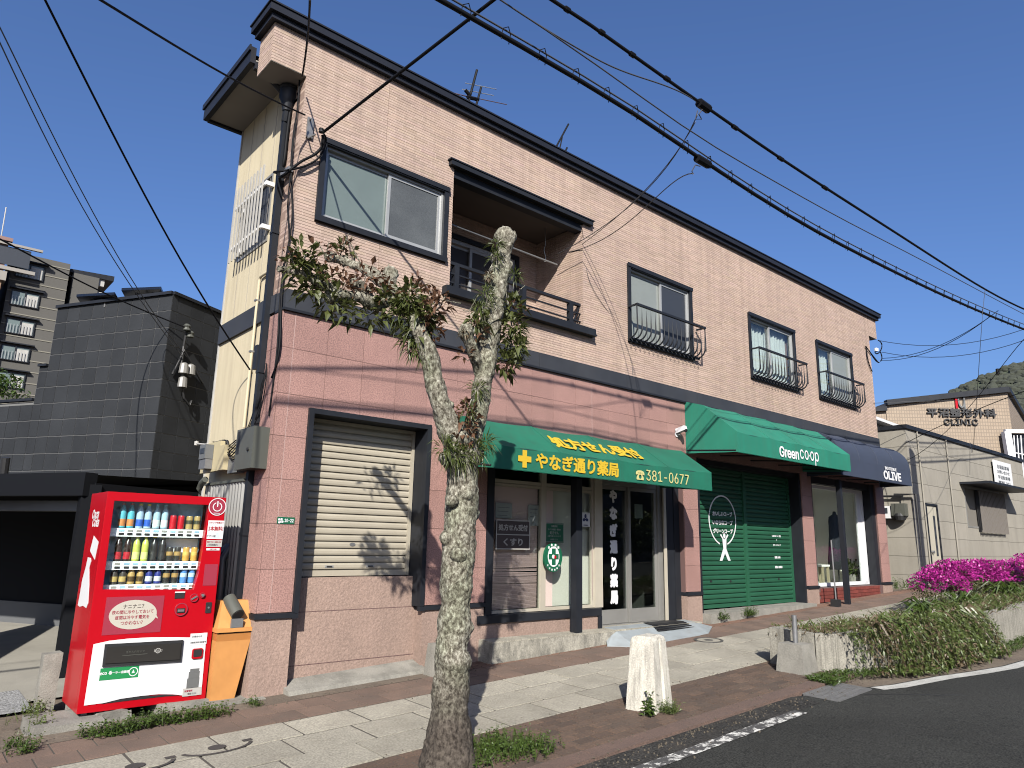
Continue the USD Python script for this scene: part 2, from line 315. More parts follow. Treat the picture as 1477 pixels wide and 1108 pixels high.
# road: from the white line outwards, following the bulge round the planter
ROADEDGE = [(-60, -3.18), (7.0, -3.18), (7.25, -3.28), (7.7, -3.38), (8.3, -3.60), (9.1, -3.76), (9.7, -3.93), (10.3, -4.07), (11.2, -4.16), (13, -4.2), (60, -4.2)]
def slope_strip(edge, y_out, dz, name, m):
    v, f = [], []
    for i, (x, y) in enumerate(edge):
        for yy in np.linspace(y_out, y, 4): v.append((x, yy, zg(x, max(yy, -6)) + dz))
    for i in range(len(edge) - 1):
        for j in range(3): f.append((i * 4 + j, (i + 1) * 4 + j, (i + 1) * 4 + j + 1, i * 4 + j + 1))
    return struct(name, MB().raw(v, f), m)
dense = []
for (x0, y0), (x1, y1) in zip(ROADEDGE[:-1], ROADEDGE[1:]):
    for t in np.linspace(0, 1, 4 if x1 - x0 < 20 else 14, endpoint=False): dense.append((x0 + t * (x1 - x0), y0 + t * (y1 - y0)))
dense.append(ROADEDGE[-1])
slope_strip(dense, -13.0, -0.030, 'road', M['asphalt'])
def ribbon(pts, w0, w1, dz, tint=None):
    v, f = [], []
    for i, (x, y) in enumerate(pts):
        for o in (w0, w1): v.append((x, y + o, zg(x, y + o) + dz))
    for i in range(len(pts) - 1): f.append((2 * i, 2 * i + 2, 2 * i + 3, 2 * i + 1))
    return MB().raw(v, f)
gl = [(x, -3.36) for x in np.linspace(-12, 7.0, 30)]
struct('gutter', ribbon(gl, -0.12, 0.19, -0.026), M['gutter'])
struct('edge_line', ribbon([(x, -3.50) for x in np.linspace(-12, 6.55, 40)], -0.075, 0.045, -0.022), M['paint'])
rl = [p for p in dense if 7.9 < p[0] < 40]
struct('edge_line_curved', ribbon(rl, -0.17, -0.03, -0.026), M['paint_solid'])
jp = [(7.6, -3.55), (8.2, -4.1), (9.0, -4.75), (9.9, -5.4), (11.0, -6.2)]
struct('road_joint', MB().raw([(x, y + o, zg(x, y) - .027) for x, y in jp for o in (-.012, .012)], [(2 * i, 2 * i + 2, 2 * i + 3, 2 * i + 1) for i in range(4)]), M['rubber'])
gr_ = np.random.default_rng(17); gmb = MB(); gi = trimesh.creation.icosphere(0)
for _ in range(900):
    x = gr_.uniform(2.6, 11); y = -3.19 - abs(gr_.normal()) * .14 if gr_.random() < .6 else gr_.choice([-.9, -2.22, -3.02, -.33]) + gr_.normal() * .04
    s_ = gr_.uniform(.003, .010); gmb.raw(gi.vertices * s_ * gr_.uniform(.6, 1.3, 3) + (x, y, zg(x, y) - (.022 if y < -3.2 else -.002)), gi.faces)
solo('grit', gmb, M['mortar2'], 'loose grit and crumbs of leaf along the kerb and paving joints', 'grit', kind='stuff')
# footway: three bands of pavers on a bed of sand
walk = struct('footway', sheet(list(np.linspace(-12, 40, 27)), [-3.02, -2.2, -0.9, 0.02], -0.0055), M['mortar'])
def paver(mb, x0, x1, y0, y1, top, t=0.03):
    b = [(x0, y0), (x1, y0), (x1, y1), (x0, y1)]
    q = 0.004
    mb.hexa([(x, y, zg(x, y) + top - t) for x, y in b], [(x + (q if x == x0 else -q), y + (q if y == y0 else -q), zg(x, y) + top) for x, y in b])
r = np.random.default_rng(3)
EYES = [(2.05, 2.65), (1.25, 1.85)]
n_s, rest = 0, MB()
for row in range(3):
    y0 = -2.22 + row * 0.437; x = -3.0 + row * 0.2
    while x < 30:
        mb = MB(); w = 0.60
        paver(mb, x + 0.008, x + w - 0.008, y0 + 0.007, y0 + 0.430, max(-.002, r.normal(0, 0.0018)))
        if -0.6 < x < 17.5: mb.build('paving_slab', M['slab'], walk)
        else: rest.raw(*mb.mesh())
        x += w
rest.build('paving_slab', M['slab'], walk, kind='stuff')
rest = MB()
for row in range(2):
    y0 = -0.90 + row * 0.29; x = -2.0 + (row % 2) * 0.14
    while x < 30:
        mb = MB(); paver(mb, x + 0.003, x + 0.277, y0 + 0.003, y0 + 0.287, max(-.002, r.normal(0, 0.002)))
        if 0.2 < x < 17.5: mb.build('square_paver', M['paver'], walk)
        else: rest.raw(*mb.mesh())
        x += 0.28
rest.build('square_paver', M['paver'], walk, kind='stuff')
rest = MB()
for row in range(3):
    y0 = -0.315 + row * 0.1; x = 4.95 + (row % 2) * 0.1
    while x < 22:
        mb = MB(); paver(mb, x + 0.003, x + 0.197, y0 + 0.002, y0 + 0.098, max(-.002, r.normal(0, 0.002))); rest.raw(*mb.mesh()); x += 0.2
rest.build('edge_brick', M['edgebrick'], walk, kind='stuff')
struct('dirt_edge', sheet(list(np.linspace(-6, 4.94, 40)), [-.315, -.2, -.1, .02], -0.002), M['dirt'])
rest = MB(); k = 0
for row in range(8):
    y0 = -3.02 + row * 0.1; x = -3.0 + (row % 2) * 0.1
    while x < 16:
        mb = MB(); paver(mb, x + 0.004, x + 0.196, y0 + 0.004, y0 + 0.096, max(-.002, r.normal(0, 0.002)))
        if 2.9 < x < 9.4 and k < 290: mb.build('brick_paver', M['redpaver'], walk); k += 1
        else: rest.raw(*mb.mesh())
        x += 0.2
rest.build('brick_paver', M['redpaver'], walk, kind='stuff')
kb = MB()
for x in np.arange(-12, 8.2, 0.6):
    b = [(x + .003, -3.19), (x + .597, -3.19), (x + .597, -3.023), (x + .003, -3.023)]
    kb.hexa([(p[0], p[1], zg(*p) - 0.1) for p in b], [(p[0], p[1], zg(*p) - 0.002) for p in b])
struct('kerb', kb, M['kerb_red'])
# eye-shaped inlays in two slabs
M['inlay'] = mat('dark_stone_inlay', (0.055, 0.047, 0.042), 0.8, var=0.2)
for cu, cv, su in ((313, 1079, 1.0), (195, 1106, 1.0)):
    c = atG(cu, cv); mb = MB()
    pup = ellipse(0, 0, 0.065, 0.055, 20)
    a = np.linspace(math.radians(185), math.radians(352), 26)
    arc = Polygon(list(np.stack([0.26 * np.cos(a), 0.15 * np.sin(a) + 0.0], 1)) + list(np.stack([0.23 * np.cos(a), 0.125 * np.sin(a)], 1))[::-1])
    lid = sbox(0.20, 0.005, 0.27, 0.05)
    for pl in (pup, arc, lid):
        mb.onto(pl, (c[0], c[1], zg(c[0], c[1]) + 0.005), (1, 0, 0.0375), (0, 1, 0.02), (0, 0, 1), 0.003)
    mb.build('eye_inlay', M['inlay'], walk)
# round and long iron covers
M['iron'] = mat('cast_iron', (0.13, 0.125, 0.115), 0.7, metallic=0.3, var=0.2, vscale=20)
for u, v, rr_, lab in ((1022, 924, 0.20, 'round concrete-ringed cover in the pavement outside the pharmacy door'),):
    c = atG(u, v); t = thing('manhole_cover', lab, 'manhole cover', c); mb = MB()
    ring = ellipse(0, 0, rr_, rr_).difference(ellipse(0, 0, rr_ * 0.82, rr_ * 0.82)); mb.onto(ring, c + (0, 0, 0.004), (1, 0, .0375), (0, 1, .02), (0, 0, 1), 0.006)
    mb.build('ring', M['iron'], t); MB().onto(ellipse(0, 0, rr_ * .8, rr_ * .8), c + (0, 0, 0.002), (1, 0, .0375), (0, 1, .02), (0, 0, 1), 0.004).build('lid', M['slab'], t)
    MB().onto(ellipse(0, 0, rr_ * .3, rr_ * .3), c + (0, 0, 0.005), (1, 0, .0375), (0, 1, .02), (0, 0, 1), 0.004).build('hub', M['iron'], t)
# drain grating at the kerb
c0 = atG(1208, 994); t = thing('drain_grate', 'grey steel drain grating set in the gutter before the planter', 'drain', c0)
fr = MB()
gz = lambda a, b: c0 + (a, b, .0375 * a + .02 * b - .028)
for a in np.linspace(-0.36, 0.36, 2): fr.beam(gz(a, -.17), gz(a, .17), 0.03, 0.02)
for b in (-0.17, 0.17): fr.beam(gz(-.36, b), gz(.36, b), 0.03, 0.02)
fr.build('frame', M['steel'], t)
MB().raw([gz(a, b) - (0, 0, .0015) for a, b in ((-.35, -.16), (.35, -.16), (.35, .16), (-.35, .16))], [(0, 1, 2, 3)]).build('sump', M['rubber'], t)
for a in np.linspace(-0.32, 0.32, 13):
    MB().beam(gz(a, -.155), gz(a, .155), 0.016, 0.018).build('bar', M['steel'], t)
for b in (-0.08, 0.0, 0.08): MB().beam(gz(-.34, b) - (0, 0, .002), gz(.34, b) - (0, 0, .002), 0.012, 0.018).build('cross_bar', M['steel'], t)

# ------------------------------------------------------------------ the shop building
XL, XR, ZB, ZC, ZO, ZT = 2.867, 17.63, 4.166, 3.958, 6.72, 7.20
XOL, XOR = 2.45, 18.09
bld = thing('shop_building', 'two-storey shop building in pink brick-look siding over pink granite, with a dark flat coping', 'building', (XL, 0, 0))
HOLES = {'w1': (3.105, 4.887, 5.034, 6.041), 'bal': (4.96, 7.43, 4.72, 6.38), 'w3': (8.451, 10.193, 4.722, 6.026), 'w4': (12.04, 13.83, 4.722, 6.026), 'w5': (14.76, 16.50, 4.722, 6.026)}
up = sbox(XL, ZB, XR, ZT)
for h in HOLES.values(): up = up.difference(sbox(h[0] + .05, h[2] + .05, h[1] - .05, h[3] - .05) if h[3] < 6.1 else sbox(h[0], h[2], h[1], h[3]))
w = MB(); w.prism(up, 0.012, 0.20)
w.box(XL, XL + 0.15, 0.20, 0.36, ZB, ZT); w.box(XR - 0.15, XR, 0.20, 0.40, ZB, ZT)
w.box(XOL + .012, XL, 0.012, 0.398, ZO + .004, ZT); w.box(XR, XOR - .012, 0.012, 0.398, ZO + .004, ZT)
w.box(XL, XR, 0.20, 0.398, 6.5, ZT)
w.build('upper_wall', M['siding_back'], bld)
BH, BW = 0.035, 0.2275
def bricks(mb, s0, s1, z0, z1, mapf, holes, phase, rr):
    """Courses of slim bricks with pale butt joints; mapf(s, d, z) gives the point d in front of the wall."""
    n = int(round((z1 - z0) / BH))
    for i in range(n):
        a, b = z0 + i * BH + 0.002, z0 + (i + 1) * BH - 0.0025
        cuts = [(h[0], h[1]) for h in holes if h[2] < b and h[3] > a]
        off = (0, 0.5, 0.25, 0.75)[(i + phase) % 4] * BW
        segs = [(s0, s1)]
        for c0_, c1_ in cuts: segs = [q for p in segs for q in ((p[0], min(p[1], c0_)), (max(p[0], c1_), p[1])) if q[1] - q[0] > 0.004]
        for q0, q1 in segs:
            k0 = math.floor((q0 - off) / BW)
            edges = [q0] + [off + k * BW for k in range(k0, k0 + int((q1 - q0) / BW) + 3) if q0 + 0.01 < off + k * BW < q1 - 0.01] + [q1]
            for e0, e1 in zip(edges[:-1], edges[1:]):
                tn = 1 + rr.normal(0, 0.055); tint = (tn, tn * (1 + rr.normal(0, 0.012)), tn * (1 + rr.normal(0, 0.02)))
                pj = 0.008
                for (u0, u1, d, tt) in ((e0 + (pj if e0 > q0 else 0), e1, 0.012 + rr.normal(0, 0.0006), tint),) + (((e0, e0 + pj, 0.0105, (1.28, 1.36, 1.42)),) if e0 > q0 else ()):
                    v = [mapf(u0, 0, a), mapf(u1, 0, a), mapf(u1, 0, b), mapf(u0, 0, b), mapf(u0, d, a), mapf(u1, d, a), mapf(u1, d, b), mapf(u0, d, b)]
                    mb.raw(v, [(4, 5, 6, 7), (0, 1, 5, 4), (3, 7, 6, 2), (0, 4, 7, 3), (1, 2, 6, 5)], tt)
front = lambda s, d, z: (s, 0.012 - d, z)
rr = np.random.default_rng(11)
hol = list(HOLES.values())
seams = [XL, 3.94, 5.75, 8.18, 11.22, 13.05, 14.74, XR]
for i in range(len(seams) - 1):
    for k in range(7):
        z0 = ZB + k * 0.455; z1 = min(z0 + 0.455, ZT)
        a, b = seams[i] + (0.003 if i else 0), seams[i + 1] - 0.003
        mb = MB(); bricks(mb, a, b, z0 + .003, z1 - 0.003, front, hol, i, rr)
        if mb.n: mb.build('siding_panel', M['brick'], bld, tint=True)
side = lambda s, d, z: (XL + 0.012 - d, s, z)
for k in range(7):
    z0 = ZB + k * 0.455; mb = MB(); bricks(mb, 0.002, 0.32, z0, min(z0 + 0.455, ZO if z0 > 6.5 else ZT) - .004, side, [], 0, rr)
    if z0 < ZO - .1: mb.build('siding_panel', M['brick'], bld, tint=True)
sideL = lambda s, d, z: (XOL + 0.012 - d, s, z)
mb = MB(); bricks(mb, 0.002, 0.398, ZO, ZT, sideL, [], 0, rr); bricks(mb, XOL + .002, XL, ZO, ZT, front, [], 1, rr); mb.build('siding_panel', M['brick'], bld, tint=True)
mb = MB(); bricks(mb, XR + .004, XOR, ZO, ZT, front, [], 1, rr); mb.build('siding_panel', M['brick'], bld, tint=True)
for a, b in ((XOL, XL), (XR, XOR)): MB().box(a + .004, b - .004, 0.004, 0.396, ZO - .004, ZO + .002).build('overhang_soffit', M['soffit'], bld)
# coping
cp = MB(); cp.box(XOL - .06, XOR + .06, -0.06, 0.43, ZT, ZT + 0.062); cp.box(XOL - .10, XOR + .10, -0.105, 0.46, ZT + .065, ZT + 0.150)
cp.box(XOL - .115, XOR + .115, -0.12, 0.475, ZT + .153, ZT + 0.172)
cp.build('coping', M['cap'], bld)
# band between the storeys
bx = [XL - .012] + list(np.linspace(XL + 1.8, XR - 1.8, 7)) + [XR + .012]
for a, b in zip(bx[:-1], bx[1:]):
    MB().box(a + .003, b - .003, -0.022, 0.20, ZC, ZB - .004).build('band_panel', M['band'], bld)
MB().box(XL - .022, XL + .15, 0.202, 0.35, ZC, ZB - .004).build('band_panel', M['band'], bld)
MB().box(XL - 0.026, XR + .026, -0.035, 0.196, ZC - .03, ZC - .003).build('band_drip', M['black'], bld)
# lower wall in granite slabs
DADO = 0.85
LO = {'sh': (3.225, 4.779, 0.0, 2.93), 'ph': (5.68, 9.797, 0.0, 3.04), 'gr': (10.186, 13.718, 0, 3.04), 'bo': (14.14, 17.208, 0, 3.04)}
low = sbox(XL, 0, XR, ZC - .03)
for h in LO.values(): low = low.difference(sbox(h[0], h[2] - 1, h[1], h[3]))
lw = MB(); lw.prism(low, 0.02, 0.24); lw.box(XL, XL + .15, .24, .36, 0, ZC - .03)
lw.build('lower_wall', M['granite_back'], bld)
zr = [0.869, 1.283, 1.724, 2.168, 2.605, 3.047, 3.535, ZC - .03]
xc = [XL, 2.995] + [3.381 + .4425 * k for k in range(4)] + [5.151, 5.56, 5.97, 6.41, 6.82, 7.265, 7.61, 7.98, 8.43, 8.95, 9.40, 9.797, 10.186] + list(np.linspace(10.186, 13.718, 9))[1:] + [14.14] + list(np.linspace(14.14, 17.208, 8))[1:] + [XR]
def cut(poly, hs):
    for h in hs: poly = poly.difference(sbox(h[0] - .002, h[2] - 1, h[1] + .002, h[3]))
    return poly
for a, b in zip(xc[:-1], xc[1:]):
    for z0, z1 in zip(zr[:-1], zr[1:]):
        g = cut(sbox(a + .002, z0 + .002, b - .002, z1 - .002), LO.values())
        if g.area > 0.004: MB().prism(g, 0.0 + rng.normal(0, .0008), 0.018).build('granite_slab', M['granite'], bld)
for z0, z1 in zip(zr[:-1], zr[1:]):
    MB().box(XL - .018, XL - .002, 0.002, 0.34, z0 + .002, z1 - .002).build('granite_slab', M['granite'], bld)
for x in (2.995, 7.612): MB().box(x - .0025, x + .0025, -.001, .001, .869, ZC - .033).build('sealant_joint', M['seal'], bld)
# plinths below the dado line
def plinth(x0, x1, y1=0.24, left=False):
    mb = MB(); mb.box(x0 - .004, x1 + .004, -0.012, y1 + .006, -0.3, DADO - .035); mb.build('plinth', M['plinth'], bld)
    MB().box(x0 - .015, x1 + .015, -0.035, y1, DADO - .033, DADO + .015).build('dado_rail', M['black'], bld)
plinth(XL - .016, 3.225); plinth(4.779, 5.66); plinth(9.797, 10.186); plinth(13.718, 14.14); plinth(17.208, XR)
MB().box(XL - .014, XL + .14, .242, .35, -.3, DADO).build('plinth', M['plinth'], bld)

# ---- roller shutter bay
def frame(mb, x0, x1, z0, z1, w, y0, y1, bottom=True):
    mb.box(x0, x0 + w, y0, y1, z0, z1); mb.box(x1 - w, x1, y0, y1, z0, z1); mb.box(x0 + w, x1 - w, y0, y1, z1 - w, z1)
    if bottom: mb.box(x0 + w, x1 - w, y0, y1, z0, z0 + w)
def shutter(x0, x1, z0, z1, y, pitch, m, rail, mull=None, hood=0.0):
    s = MB(); frame(s, x0, x1, z0, z1, 0.035, y - .03, y + .02, False)
    if mull: s.box(mull - .045, mull + .045, y - .035, y + .02, z0, z1)
    s.box(x0 + .035, x1 - .035, y - .012, y + .02, z0, z0 + .06)
    s = s.build('roller_shutter', rail, bld)
    z = z0 + .062
    while z < z1 - .02:
        for (a, b) in (((x0 + .037, x1 - .037),) if not mull else ((x0 + .037, mull - .047), (mull + .047, x1 - .037))):
            v = []; prof = [(0.018, 0), (0.018, pitch * .15), (-.004, pitch * .16), (-.008, pitch * .40), (-.008, pitch * .72), (-.002, pitch * .93), (0.018, pitch)]
            for xx in (a, b):
                for d, h in prof: v.append((xx, y + d, z + h))
            n = len(prof); MB().raw(v, [(i, n + i, n + i + 1, i + 1) for i in range(n - 1)]).build('slat', m, s)
        z += pitch
    return s
fr = MB(); frame(fr, 3.225, 4.779, 0.86, 2.93, 0.055, -0.035, 0.02, False)
fr.box(3.228, 3.28, 0.022, 0.30, 0.86, 2.875); fr.box(4.724, 4.776, 0.022, 0.30, 0.86, 2.875); fr.box(3.282, 4.722, 0.022, 0.30, 2.875, 2.925)
fr.box(3.215, 3.28, -.036, .02, DADO - .04, .857); fr.box(4.724, 4.79, -.036, .02, DADO - .04, .857)
fr.build('shutter_surround', M['black'], bld)
sh1 = shutter(3.285, 4.72, 1.195, 2.87, 0.255, 0.0745, M['slat'], M['slat'])
MB().onto(ellipse(0, 0, .035, .018, 16), (3.98, 0.247, 1.53), FX, FZ, FN, .006).build('lock', M['steel'], sh1)
for xx in (3.72, 4.22): MB().onto(sbox(-.05, -.012, .05, .012), (xx, .248, 1.295), FX, FZ, FN, .005).build('handle', M['alu'], sh1); MB().onto(sbox(-.032, -.006, .032, .006), (xx, .242, 1.295), FX, FZ, FN, .004).build('handle_slot', M['rubber'], sh1)
iw = MB(); iw.prism(Polygon([(3.225, -.3), (4.779, -.3), (4.779, 1.185), (3.225, 1.185)]), 0.14, 0.40); iw.build('infill_wall', M['plinth'], bld)
MB().box(3.23, 4.775, .139, .141, 0.845, .853).box(3.23, 4.775, .138, .141, .33, .338).build('render_joint', M['granite_back'], bld)
ft = MB(); ft.hexa([(3.2, -.20, zg(3.2, -.2) - .1), (4.80, -.20, zg(4.8, -.2) - .1), (4.80, .14, zg(4.8, 0)), (3.2, .14, zg(3.2, 0))], [(3.2, -.12, zg(3.2, -.2) + .035), (4.80, -.12, zg(4.8, -.2) + .03), (4.80, .139, zg(4.8, .1) + .10), (3.2, .139, zg(3.2, .1) + .09)])
ft.build('footing', M['concrete'], bld)

# ---- pharmacy front
FLOOR = 0.46
pf = MB(); pf.box(5.68, 5.785, -.02, .12, .62, 3.04); pf.box(5.56, 7.76, -.035, .14, .62, .715); pf.box(5.76, 9.797, 0.10, .24, 2.62, 3.04); pf.box(7.70, 7.765, -.035, .14, FLOOR - .02, .617)
pf.box(9.36, 9.58, .06, .24, FLOOR, 2.62); pf.box(9.60, 9.79, .10, .30, FLOOR, 2.62); pf.box(9.583, 9.597, .05, .07, FLOOR, 2.62)
pf.build('shop_trim', M['black'], bld)
MB().box(5.668, 7.70, -.010, .12, FLOOR - .2, .617).build('stall_riser', M['plinth'], bld)
def opening(parent_name, x0, x1, z0, z1, y, w, m, gm, d=.05, pane_y=None):
    """A framed pane: the frame is the part, its pane the sub-part."""
    s = MB(); frame(s, x0, x1, z0, z1, w, y - d / 2, y + d / 2); s = s.build(parent_name, m, bld)
    MB().box(x0 + w, x1 - w, y - .004, y + .004, z0 + w, z1 - w).build('pane', gm, s)
    return s
yw = 0.085
wl = opening('shop_window', 5.79, 6.705, .72, 2.33, yw, .035, M['alu_cream'], M['glass'])
wm = opening('shop_window', 6.71, 7.70, .72, 2.33, yw, .04, M['alu_cream'], M['glass'])
t1 = opening('transom_window', 5.79, 6.705, 2.335, 2.615, yw, .045, M['alu_cream'], M['glass_dark'])
t2 = opening('transom_window', 6.71, 7.70, 2.335, 2.615, yw, .045, M['alu_cream'], M['glass_dark'])
MB().box(7.70, 7.86, .03, .13, FLOOR + .26, 2.615).box(7.705, 7.76, .03, .13, FLOOR, FLOOR + .255).build('window_post', M['alu_cream'], bld)
MB().box(6.66, 6.75, .045, .058, .72, 2.615).build('mullion', M['alu_cream'], wl)
M['blind'] = mat('mauve_blind', (0.60, 0.43, 0.40), 0.7, island=0.03, alb=.9)
M['blind2'] = mat('beige_roller_blind', (0.50, 0.475, 0.41), 0.8, var=0.04, alb=.72)
bl = MB()
for i, z in enumerate(np.arange(.76, 2.31, .0165)):
    sag = 0.02 * math.sin(i * .9) if 1.05 < z < 1.28 and i % 3 == 0 else 0
    v = [(5.825, yw + .058, z), (6.67, yw + .058, z + sag), (6.67, yw + .046, z + .0155 + sag), (5.825, yw + .046, z + .0155)]
    bl.raw(v, [(0, 1, 2, 3)])
bl.build('venetian_blind', M['blind'], wl, kind='stuff')
MB().box(6.75, 6.98, yw + .07, yw + .075, .76, 2.3).build('side_strip', M['blind'], wm)
MB().box(6.985, 7.82, yw + .09, yw + .095, .76, 2.3).build('roller_blind', M['blind2'], wm)
# sliding doors
yd = 0.17
dr = MB(); dr.box(7.87, 7.93, yd - .05, yd + .06, FLOOR, 2.60); dr.box(9.24, 9.35, yd - .07, yd + .06, FLOOR, 2.60); dr.box(7.93, 9.24, yd - .05, yd + .06, 2.45, 2.60)
dr.box(7.93, 9.24, yd - .05, yd + .06, FLOOR - .03, FLOOR)
dr = dr.build('entrance_door', M['alu_grey'], bld)
for a, b, y in ((7.935, 8.60, yd + .02), (8.56, 9.235, yd - .022)):
    s = MB(); s.box(a, a + .05, y - .018, y + .018, FLOOR + .005, 2.445); s.box(b - .05, b, y - .018, y + .018, FLOOR + .005, 2.445); s.box(a + .05, b - .05, y - .018, y + .018, 2.39, 2.445); s.box(a + .05, b - .05, y - .018, y + .018, FLOOR + .005, FLOOR + .20)
    s.build('door_leaf', M['alu_grey'], dr); MB().box(a + .05, b - .05, y - .003, y + .003, FLOOR + .20, 2.39).build('pane', M['glass_dark'], dr)
MB().box(9.355, 9.357, .03, .10, FLOOR, 2.60).box(9.30, 9.356, .028, .05, FLOOR, 2.6).build('door_jamb', M['alu_cream'], bld)
# posts, step, ramp
M['mossy'] = mat('mossy_concrete', (0.46, 0.43, 0.35), .9, var=.25, vscale=5, bump=.5, bscale=50, speck=.2, sscale=80, dirt=.95, dscale=(4.5, 4.5, 1.6), dirtcol=(0.055, 0.052, 0.045))
MB().box(7.06, 7.17, -.22, -.11, .40, 2.45).build('awning_post', M['black'], bld)
MB().box(14.45, 14.54, -.44, -.35, .50, 2.95).build('awning_post', M['black'], bld)
st = MB(); st.box(5.60, 9.79, -.27, .12, -.1, FLOOR - .03); st.build('step', M['mossy'], bld)
for i, x in enumerate(np.arange(5.60, 9.79, .15)):
    for j, y in enumerate((-.275, -.13, .012)):
        MB().box(x + .003, min(x + .147, 9.79), y + .003, y + .140, FLOOR - .03, FLOOR - .012).build('step_tile', M['slab'], bld)
st2 = MB(); st2.hexa([(10.19, -.16, 0), (13.72, -.16, 0), (13.72, .3, 0), (10.19, .3, 0)], [(10.19, -.16, .53), (13.72, -.16, .555), (13.72, .3, .555), (10.19, .3, .53)]); st2.build('step', M['concrete'], bld)
# ---- green double shutter
MB().box(10.186, 10.24, .0, .24, .53, 3.04).box(13.66, 13.716, .02, .26, .55, 3.04).box(10.24, 13.66, .06, .24, 2.95, 3.04).build('shutter_surround', M['black'], bld)
sh2 = shutter(10.245, 13.655, .56, 2.94, .26, .079, M['slat_green'], M['slat_green'], mull=11.99)
for xx, zz in ((10.85, 1.0), (11.45, .99), (12.55, 1.0), (13.1, 1.0)): MB().onto(ellipse(0, 0, .03, .02, 10), (xx, .252, zz), FX, FZ, FN, .006).build('lock', M['rubber'], sh2)
lt = MB()
def put(mb, poly, x, y, z, depth=.003): mb.onto(poly, (x, y, z), FX, FZ, FN, depth)
ox, oz = 11.28, 1.92
oval = ellipse(0, 0, .43, .44, 60).difference(ellipse(0, 0, .405, .415, 60)).difference(sbox(-.12, -.5, .12, -.3))
put(lt, oval, ox, .251, oz + .12)
for i, s in enumerate(('おいしいコープ', 'いのちのコープ', 'グリーンコープ')): put(lt, center(text_poly(s, .085, bold=3, squeeze=1.0)), ox, .251, oz + .23 - i * .15)
fig = shapely.union_all([ellipse(0, .10, .035, .045, 14), Polygon([(-.06, .04), (.06, .04), (.045, -.12), (.17, -.33), (.09, -.33), (0, -.2), (-.09, -.33), (-.17, -.33), (-.045, -.12)]), Polygon([(-.05, .03), (-.02, .04), (-.10, .13), (-.13, .11)]), Polygon([(.05, .03), (.02, .04), (.10, .13), (.13, .11)])])
put(lt, fig, ox + .03, .251, oz - .25); lt.build('shutter_emblem', M['white'], sh2)
lt = MB()
for (s, x, z, h) in (('いのちの コープ店', 13.10, 1.80, .04), ('☆', 13.10, 1.73, .03), ('グリーンコープ', 13.10, 1.63, .04), ('営業 10:00', 13.10, 1.40, .045), ('定休日 日曜日', 13.12, 1.22, .045)): put(lt, center(text_poly(s, h, bold=4)), x, .251, z)
lt.build('shutter_notice', M['white'], sh2)
# ---- boutique window
MB().box(14.14, 14.20, .02, .24, FLOOR + .3, 3.04).box(17.02, 17.206, .05, .24, .64, 3.04).box(14.2, 17.02, .08, .24, 2.90, 3.04).build('shop_trim', M['black'], bld)
yb = .26
sw = MB(); frame(sw, 14.20, 17.0, .82, 2.89, .07, yb - .04, yb + .04); sw.box(16.72, 16.93, yb - .02, yb + .03, .89, 2.82); sw = sw.build('show_window', M['white'], bld)
MB().box(14.27, 16.93, yb - .005, yb + .001, .89, 2.82).build('pane', M['glass'], sw)
M['brickred'] = mat('red_glazed_brick', (0.26, 0.06, 0.045), 0.5, var=0.15, vscale=8, objr=.15)
MB().box(14.14, 17.208, .02, .22, .3, .81).build('brick_base_core', M['granite_back'], bld)
for j in range(4):
    for i in range(14):
        x = 14.15 + i * .22 + (j % 2) * .11
        if x < 16.95: MB().box(x + .004, min(x + .214, 17.0), -.0, .018, .545 + j * .067, .545 + j * .067 + .060).build('brick', M['brickred'], bld)
# window interiors
room = MB()
def roombox(x0, x1, y0, y1, z0, z1, m):
    b = MB(); b.raw([(x0, y0, z0), (x1, y0, z0), (x1, y1, z0), (x0, y1, z0), (x0, y0, z1), (x1, y0, z1), (x1, y1, z1), (x0, y1, z1)], [(0, 1, 2, 3), (7, 6, 5, 4), (3, 2, 6, 7), (0, 3, 7, 4), (1, 5, 6, 2)])
    b.build('room', m, bld)
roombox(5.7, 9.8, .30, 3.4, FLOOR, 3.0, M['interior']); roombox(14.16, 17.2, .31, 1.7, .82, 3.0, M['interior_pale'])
# upper rooms share one dark hollow; walls, roof and back close the building
sh = MB(); sh.box(2.95, XR - .1, .402, .46, 3.3, 3.36)
back = [(XL, 1.93), (5.2, 7.5), (XR, 7.5)]
for (a, b) in zip(back[:-1], back[1:]):
    sh.beam((a[0] + .1, a[1], 3.45), (b[0] + .1, b[1], 3.45), .12, 6.9)
sh.box(XR - .14, XR - .02, .40, 7.5, 0, 6.9)
sh.build('rear_wall', M['cream'], bld)
rf = MB(); rf.raw([(2.42, .40, 6.98), (XR + .1, .40, 6.98), (XR + .1, 7.5, 7.1), (5.25, 7.5, 7.1), (2.98, 2.02, 7.0), (2.42, 2.02, 7.0)], [(0, 1, 2), (0, 2, 3), (0, 3, 4), (0, 4, 5)]); rf.raw([(2.42, .40, 6.94), (XR + .1, .40, 6.94), (XR + .1, 7.5, 7.0), (5.25, 7.5, 7.0), (2.98, 2.02, 6.94), (2.42, 2.02, 6.94)], [(2, 1, 0), (3, 2, 0), (4, 3, 0), (5, 4, 0)])
rf.build('roof', M['cap'], bld)
